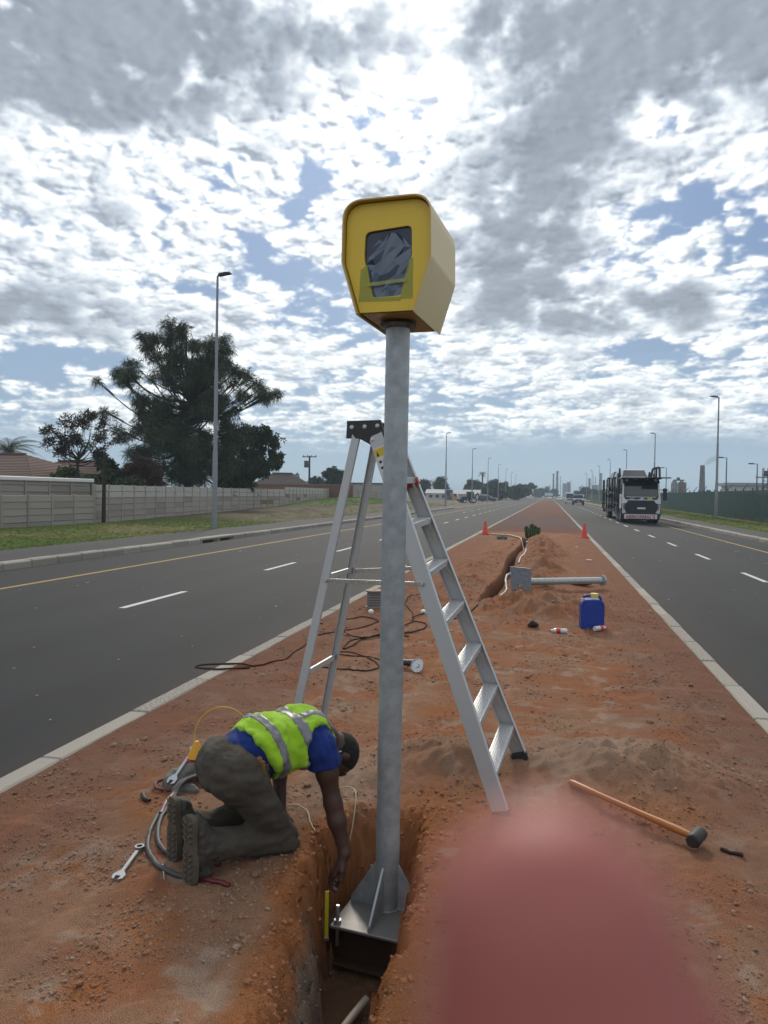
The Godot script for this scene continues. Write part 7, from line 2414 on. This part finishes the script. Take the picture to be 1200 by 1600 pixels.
func build_car_carrier() -> void:
	var ground := Vector3(5.88, -0.178, -53.0)
	var t := thing("car_carrier", "black and white car transporter truck driving towards us on the right carriageway", "truck", ground)
	var white := mat(Color(0.76, 0.77, 0.78), 0.3, 0.0, "blots_soft", 1.0)
	var dark := mat(Color(0.016, 0.020, 0.030), 0.35, 0.0, "blots_soft", 1.0)
	var steel := mat(Color(0.026, 0.028, 0.034), 0.5, 0.4, "blots_soft", 1.0)
	# cab, front face at z = 0
	var cab := mi("cab", shell([Vector2(-0.02, 0.48), Vector2(0.04, 0.9), Vector2(0.02, 1.55), Vector2(-0.08, 1.78), Vector2(-0.34, 2.72), Vector2(-0.55, 2.88), Vector2(-1.95, 2.92), Vector2(-2.0, 0.75), Vector2(-1.75, 0.75), Vector2(-1.6, 1.1), Vector2(-0.75, 1.1), Vector2(-0.6, 0.48)], 1.22, 0.06, 1.6), dark, t)
	mi("windscreen", shell([Vector2(-0.03, 1.74), Vector2(-0.04, 1.86), Vector2(-0.30, 2.66), Vector2(-0.34, 2.68), Vector2(-0.12, 1.74)], 1.08, 0.06, 1.6), m_glass, cab)
	for s: float in [-1.0, 1.0]:
		var pl := begin()
		bar(pl, Vector3(s * 1.15, 1.78, -0.07), Vector3(s * 1.10, 2.66, -0.33), 0.13, 0.10, Vector3.RIGHT, 0.02)
		mi("screen_pillar", done(pl), white, cab)
		mi("side_band", prism_mesh(PackedVector2Array([Vector2(s * 1.215, 1.80), Vector2(s * 1.215, 1.30), Vector2(s * 0.92, 1.36), Vector2(s * 0.80, 1.56), Vector2(s * 1.02, 1.60), Vector2(s * 1.10, 1.80)]), -0.02, 0.095), white, cab)
	mi("lower_band", box_mesh(Vector3(1.66, 0.05, 0.06), 0.01), white, cab, Vector3(0, 1.565, 0.07))
	mi("upper_band", box_mesh(Vector3(1.9, 0.04, 0.06), 0.01), white, cab, Vector3(0, 1.755, -0.03))
	mi("side_window", box_mesh(Vector3(2.42, 0.75, 0.95), 0.05), m_glass, cab, Vector3(0, 2.18, -0.95))
	mi("door", box_mesh(Vector3(2.462, 1.0, 1.15), 0.04), white, cab, Vector3(0, 1.45, -0.95))
	mi("grille", prism_mesh(rounded([Vector2(-0.86, 0.62), Vector2(-0.98, 1.55), Vector2(0.98, 1.55), Vector2(0.86, 0.62)], [0.08], 4), 0.02, 0.085), dark, cab)
	var slats := begin()
	for i in 5:
		box(slats, Vector3(0, 0.82 + i * 0.135, 0.088), Vector3(1.5, 0.03, 0.03), 0.008)
	mi("grille_bars", done(slats), steel, cab)
	mi("upper_panel", prism_mesh(rounded([Vector2(-0.80, 1.57), Vector2(-1.0, 1.73), Vector2(1.0, 1.73), Vector2(0.80, 1.57)], [0.03], 3), 0.0, 0.035), dark, cab)
	var badge := begin()
	bar(badge, Vector3(-0.12, 1.60, 0.045), Vector3(0.22, 1.70, 0.045), 0.045, 0.02, Vector3.BACK)
	lathe(badge, [Vector2(0, 0), Vector2(0.09, 0), Vector2(0.09, 0.02), Vector2(0, 0.02)], 14, Transform3D(Basis(Vector3.RIGHT, PI * 0.5), Vector3(0.05, 1.65, 0.036)))
	mi("badge", done(badge), m_alu, cab)
	mi("round_sticker", lathe_mesh([Vector2(0, 0), Vector2(0.13, 0), Vector2(0.13, 0.015), Vector2(0, 0.015)], 16), mat(Color(0.50, 0.40, 0.08), 0.5), cab, Vector3(0.55, 1.66, 0.036), Basis(Vector3.RIGHT, PI * 0.5) * Basis.from_scale(Vector3(1.3, 1, 0.8)))
	mi("round_sticker", lathe_mesh([Vector2(0, 0), Vector2(0.13, 0), Vector2(0.13, 0.015), Vector2(0, 0.015)], 16), mat(Color(0.18, 0.21, 0.26), 0.5), cab, Vector3(-0.58, 1.66, 0.036), Basis(Vector3.RIGHT, PI * 0.5) * Basis.from_scale(Vector3(1.3, 1, 0.8)))
	for s: float in [-1.0, 1.0]:
		var hl := prism_mesh(PackedVector2Array([Vector2(s * 0.92, 0.72), Vector2(s * 1.18, 0.66), Vector2(s * 1.20, 1.24), Vector2(s * 1.06, 1.30), Vector2(s * 1.04, 0.92)]), 0.0, 0.09)
		mi("headlight", hl, mat(Color(0.62, 0.62, 0.60), 0.12, 0.3), cab)
		mi("lamp_surround", prism_mesh(PackedVector2Array([Vector2(s * 1.05, 0.95), Vector2(s * 1.10, 0.90), Vector2(s * 1.13, 1.22), Vector2(s * 1.08, 1.24)]), 0.085, 0.1), dark, cab)
		var mirror := begin()
		box(mirror, Vector3(s * 1.50, 1.95, -0.10), Vector3(0.26, 0.80, 0.16), 0.06)
		bar(mirror, Vector3(s * 1.2, 2.25, -0.25), Vector3(s * 1.45, 2.25, -0.12), 0.05, 0.05)
		mi("mirror", done(mirror), dark, cab)
		mi("corner_panel", box_mesh(Vector3(0.16, 0.62, 0.30), 0.05), dark, cab, Vector3(s * 1.17, 0.75, -0.16))
		wheel(t, Vector3(s * 1.05, 0.50, -1.18), 0.50, 0.32)
	mi("sun_visor", shell([Vector2(0.02, 2.66), Vector2(0.06, 2.72), Vector2(-0.36, 2.93), Vector2(-0.36, 2.86)], 1.14, 0.0, 9.0), dark, cab)
	mi("bumper", box_mesh(Vector3(2.36, 0.42, 0.22), 0.07), dark, cab, Vector3(0, 0.46, 0.0))
	mi("number_plate", box_mesh(Vector3(0.52, 0.11, 0.02)), mat(Color(0.62, 0.62, 0.6), 0.5), cab, Vector3(0.02, 1.02, 0.115))
	var board := mi("warning_board", box_mesh(Vector3(2.06, 0.30, 0.03), 0.005), mat(Color(0.62, 0.58, 0.57), 0.6), cab, Vector3(-0.02, 0.47, 0.14))
	mi("lettering", lettering("ABNORMAL'S", 0.235, 0.012), mat(Color(0.22, 0.02, 0.02), 0.6), board, Vector3(0, -0.015, 0.02), Basis.from_scale(Vector3(0.9, 1, 1)))
	for q in [Vector3(-0.9, 2.88, -0.2), Vector3(-0.35, 2.97, -0.2), Vector3(0.35, 2.97, -0.2), Vector3(0.9, 2.88, -0.2)]:
		mi("roof_lamp", lathe_mesh([Vector2(0, 0), Vector2(0.08, 0), Vector2(0.09, 0.10), Vector2(0, 0.12)], 10), m_alu, cab, q, Basis(Vector3.RIGHT, PI * 0.5))
	# upper deck reaching out over the cab, hoop at its front right, posts and lower deck behind
	var deck := begin()
	box(deck, Vector3(-0.02, 2.99, -0.9), Vector3(2.5, 0.11, 2.6), 0.02)
	box(deck, Vector3(0.95, 3.02, 0.55), Vector3(1.6, 0.07, 0.5), 0.02)
	mi("front_platform", done(deck), steel, t)
	var hoop := begin()
	for q in [[Vector3(0.58, 3.0, 0.1), Vector3(0.70, 3.62, -0.1)], [Vector3(0.70, 3.62, -0.1), Vector3(1.12, 3.72, -0.1)], [Vector3(1.12, 3.72, -0.1), Vector3(1.12, 3.0, 0.1)], [Vector3(0.46, 3.0, 0.1), Vector3(0.50, 3.4, 0.0)]]:
		bar(hoop, q[0], q[1], 0.13, 0.16, Vector3.BACK, 0.03)
	mi("loading_hoop", done(hoop), steel, t)
	mi("upper_deck", swept([Vector2(-2.4, 2.15), Vector2(-6.0, 2.05), Vector2(-18.6, 2.25), Vector2(-18.6, 2.10), Vector2(-6.0, 1.92), Vector2(-2.4, 2.02)], 1.2), steel, t)
	mi("lower_deck", swept([Vector2(-2.3, 1.15), Vector2(-5.0, 1.15), Vector2(-6.5, 0.85), Vector2(-15.0, 0.80), Vector2(-18.8, 1.05), Vector2(-18.8, 0.80), Vector2(-15.0, 0.55), Vector2(-2.3, 0.70)], 1.2), steel, t)
	for s: float in [-1.0, 1.0]:
		for z: float in [-2.2, -3.4, -5.9, -8.6, -11.4, -14.2, -17.0, -18.7]:
			var p := begin()
			var lean := 0.0 if z > -4.0 else 0.35 if int(absf(z)) % 2 == 0 else -0.35
			var tall := 3.72 if z == -2.2 else 3.4 if z == -3.4 else 3.2
			bar(p, Vector3(s * 1.2, 0.7, z), Vector3(s * 1.2, tall, z + lean), 0.16, 0.12, Vector3.RIGHT, 0.02)
			mi("post", done(p), steel, t)
		var rail := begin()
		bar(rail, Vector3(s * 1.22, 2.55, -2.4), Vector3(s * 1.22, 2.65, -18.6), 0.06, 0.05)
		bar(rail, Vector3(s * 1.22, 1.3, -2.4), Vector3(s * 1.22, 1.3, -18.6), 0.06, 0.05)
		mi("side_rail", done(rail), steel, t)
		for z: float in [-3.0, -4.3, -12.6, -13.7]:
			wheel(t, Vector3(s * 1.02, 0.46, z), 0.46, 0.34)
		mi("mudguard", box_mesh(Vector3(0.4, 0.08, 3.0), 0.02), m_black, t, Vector3(s * 1.0, 1.0, -3.6))
		mi("side_locker", box_mesh(Vector3(0.34, 0.5, 1.6), 0.04), mat(Color(0.17, 0.17, 0.18), 0.6, 0.3), t, Vector3(s * 1.0, 0.72, -6.2))
	mi("tail_ramp", box_mesh(Vector3(2.3, 0.7, 0.12), 0.03), steel, t, Vector3(0, 0.75, -18.95))
	var cargo := "cars loaded on the transporter"
	var pale := mat(Color(0.55, 0.56, 0.57), 0.25, 0.1)
	var silver := mat(Color(0.32, 0.34, 0.36), 0.28, 0.4)
	var black := mat(Color(0.014, 0.015, 0.018), 0.2)
	var base := ground
	make_car("car", "white car riding on the transporter's upper deck directly behind the cab", "car", base + Vector3(-0.05, 2.12, -4.9), pale, "suv", 0.0, cargo)
	make_car("car", "silver car riding second on the transporter's upper deck", "car", base + Vector3(0, 2.08, -9.6), silver, "suv", 0.0, cargo)
	make_car("car", "dark car riding third on the transporter's upper deck", "car", base + Vector3(0, 2.18, -14.4), black, "suv", PI, cargo)
	make_car("car", "dark car on the transporter's lower deck nearest the cab", "car", base + Vector3(0, 0.95, -7.2), black, "hatch", 0.0, cargo)
	make_car("car", "dark car on the middle of the transporter's lower deck", "car", base + Vector3(0, 0.70, -11.9), black, "hatch", PI, cargo)
	make_car("car", "white car at the back of the transporter's lower deck", "car", base + Vector3(-0.1, 0.78, -16.4), pale, "hatch", 0.0, cargo)

func build_vehicles() -> void:
	m_glass = mat(Color(0.020, 0.026, 0.030), 0.08)
	m_glass.metallic_specular = 0.6
	m_tyre = mat(Color(0.014, 0.014, 0.014), 0.85)
	build_car_carrier()
	make_car("pickup", "dark and white pickup truck coming towards us beyond the transporter", "pickup truck", Vector3(5.25, -0.16, -150.0), mat(Color(0.07, 0.075, 0.085), 0.3), "pickup").scale = Vector3.ONE * 1.13
	var bus := thing("minibus", "white minibus just left of the pickup on the right carriageway", "minibus", Vector3(4.45, -0.15, -178.0))
	mi("bus_body", shell([Vector2(0.0, 0.35), Vector2(0.05, 1.15), Vector2(-0.35, 2.35), Vector2(-0.55, 2.48), Vector2(-5.4, 2.48), Vector2(-5.5, 0.35)], 0.98, 0.08, 1.2), mat(Color(0.58, 0.58, 0.57), 0.35), bus)
	mi("windscreen", shell([Vector2(0.05, 1.2), Vector2(-0.30, 2.2), Vector2(-0.36, 2.2), Vector2(-0.05, 1.2)], 0.86, 0.08, 1.2), m_glass, bus)
	mi("grille", box_mesh(Vector3(1.2, 0.22, 0.06), 0.02), m_black, bus, Vector3(0, 0.85, 0.05))
	for s: float in [-1.0, 1.0]:
		mi("headlight", box_mesh(Vector3(0.26, 0.2, 0.08), 0.03), mat(Color(0.6, 0.6, 0.6), 0.2), bus, Vector3(s * 0.78, 0.9, 0.05))
		mi("side_window", box_mesh(Vector3(0.04, 0.7, 4.2), 0.01), m_glass, bus, Vector3(s * 0.935, 1.75, -2.9))
		for z: float in [-0.9, -4.3]:
			wheel(bus, Vector3(s * 0.86, 0.34, z), 0.34, 0.22)
	make_car("small_car", "tiny white car far off on the right carriageway beside the median", "car", Vector3(3.2, -0.14, -265.0), mat(Color(0.6, 0.6, 0.6), 0.3), "hatch")
	# digger loader standing at the left roadside
	var d := thing("digger_loader", "dark digger loader parked at the roadside before the white building", "digger", Vector3(-15.4, -0.1, -150.0), "", -1.1)
	d.scale = Vector3.ONE * 0.8
	var dk := mat(Color(0.05, 0.05, 0.048), 0.6, 0.2)
	mi("engine_hood", box_mesh(Vector3(1.0, 0.8, 1.6), 0.1, Vector3(0, 1.15, 1.2)), dk, d)
	mi("cab_frame", box_mesh(Vector3(1.4, 1.5, 1.5), 0.12, Vector3(0, 1.85, -0.3)), m_glass, d)
	mi("cab_roof", box_mesh(Vector3(1.6, 0.12, 1.7), 0.04, Vector3(0, 2.66, -0.3)), dk, d)
	for s: float in [-1.0, 1.0]:
		wheel(d, Vector3(s * 0.85, 0.75, -0.9), 0.75, 0.42)
		wheel(d, Vector3(s * 0.8, 0.5, 1.4), 0.5, 0.32)
		var arm := begin()
		bar(arm, Vector3(s * 0.6, 1.4, 0.5), Vector3(s * 0.6, 0.7, 2.6), 0.14, 0.2, Vector3.RIGHT, 0.02)
		mi("loader_arm", done(arm), dk, d)
	mi("bucket", swept([Vector2(2.5, 0.15), Vector2(3.2, 0.1), Vector2(2.75, 0.35), Vector2(2.7, 0.9), Vector2(2.45, 0.9)], 1.1), dk, d)
	var boom := begin()
	bar(boom, Vector3(0, 1.2, -1.4), Vector3(0, 2.5, -2.3), 0.22, 0.3, Vector3.RIGHT, 0.03)
	bar(boom, Vector3(0, 2.5, -2.3), Vector3(0, 0.8, -2.9), 0.18, 0.24, Vector3.RIGHT, 0.03)
	mi("digger_boom", done(boom), dk, d)
	make_car("parked_car", "dark car parked beside the digger loader on the left", "car", Vector3(-14.5, -0.1, -185.0), mat(Color(0.03, 0.03, 0.035), 0.3), "hatch", 1.4)

# ---------------------------------------------------------------- the photographer's finger

func build_hand() -> void:
	# the hand stands where the photographer held the telephone
	var t := Transform3D(Basis(Vector3.UP, 0.2122) * Basis(Vector3.RIGHT, -0.02485) * Basis(Vector3.BACK, 0.01484), Vector3(0, 1.6, 0))
	var lo := Vector3(-0.02, -0.20, -0.075)
	var f := Body.new(lo, Vector3(0.115, -0.008, 0.075), 0.0026)
	var tip := Vector3(0.0098, -0.0248, -0.0450)
	var dip := tip + Vector3(0.0075, -0.022, 0.0035)
	var pip := dip + Vector3(0.0125, -0.024, 0.0075)
	var kn := pip + Vector3(0.022, -0.036, 0.021)
	f.bone(tip, dip, 0.0076, 0.0088, 0.003)
	f.bone(tip + Vector3(0.0005, -0.008, 0.001), dip, 0.0086, 0.0090, 0.003)
	f.bone(tip + Vector3(0.002, -0.010, 0.004), dip + Vector3(0.004, 0.0, 0.006), 0.0068, 0.0080, 0.004)
	f.bone(tip + Vector3(0.0045, -0.016, 0.006), dip + Vector3(0.010, -0.012, 0.010), 0.0070, 0.0090, 0.006)
	f.bone(dip, pip, 0.0090, 0.0094, 0.004)
	f.bone(pip, kn, 0.0088, 0.0105, 0.006)
	var wrist := kn + Vector3(0.012, -0.062, 0.030)
	f.bone(kn, wrist, 0.014, 0.022, 0.012)
	for i in 3:
		var o := Vector3(0.0135, -0.006, 0.004) * (i + 1)
		var k := kn + o
		f.bone(k, wrist + o * 0.5, 0.0135, 0.021, 0.012)
		var a := k + Vector3(-0.020, 0.004, -0.034)
		var b := a + Vector3(-0.016, -0.016, 0.010)
		var c := b + Vector3(0.008, -0.016, 0.010)
		f.bone(k, a, 0.0105, 0.0092, 0.003)
		f.bone(a, b, 0.0092, 0.0085, 0.002)
		f.bone(b, c, 0.0085, 0.0075, 0.002)
	var th := wrist + Vector3(-0.012, 0.030, -0.004)
	f.bone(wrist, th, 0.021, 0.014, 0.01)
	f.bone(th, th + Vector3(-0.022, 0.020, -0.010), 0.012, 0.0105, 0.004)
	f.bone(th + Vector3(-0.022, 0.020, -0.010), th + Vector3(-0.030, 0.040, -0.020), 0.0105, 0.0085, 0.004)
	var skin := mat(Color(0.36, 0.098, 0.080), 0.6, 0.0, "grain_soft", 30.0)
	var h := thing("hand", "photographer's blurred reddish fingertip held before the lens at lower right", "hand", t * tip)
	h.basis = t.basis
	var body := mi("hand_and_finger", moved(f.build(), -tip), skin, h)
	var nail := Body.new(Vector3(-0.012, -0.045, -0.062), Vector3(0.03, -0.012, -0.038), 0.0016)
	nail.blob(tip + Vector3(0.0012, -0.002, -0.0055), Vector3(0.0056, 0.0075, 0.0022), Basis(Vector3.BACK, 0.3), 0.002)
	mi("fingernail", moved(nail.build(), -tip), mat(Color(0.5, 0.26, 0.22), 0.35), body)

const FOG := 0.0006
const SUN_ENERGY := 0.5

func build_everything() -> void:
	make_textures()
	common_materials()
	build_ground()
	build_roadside()
	build_trees()
	build_median_things()
	build_worker()
	build_vehicles()
	build_hand()
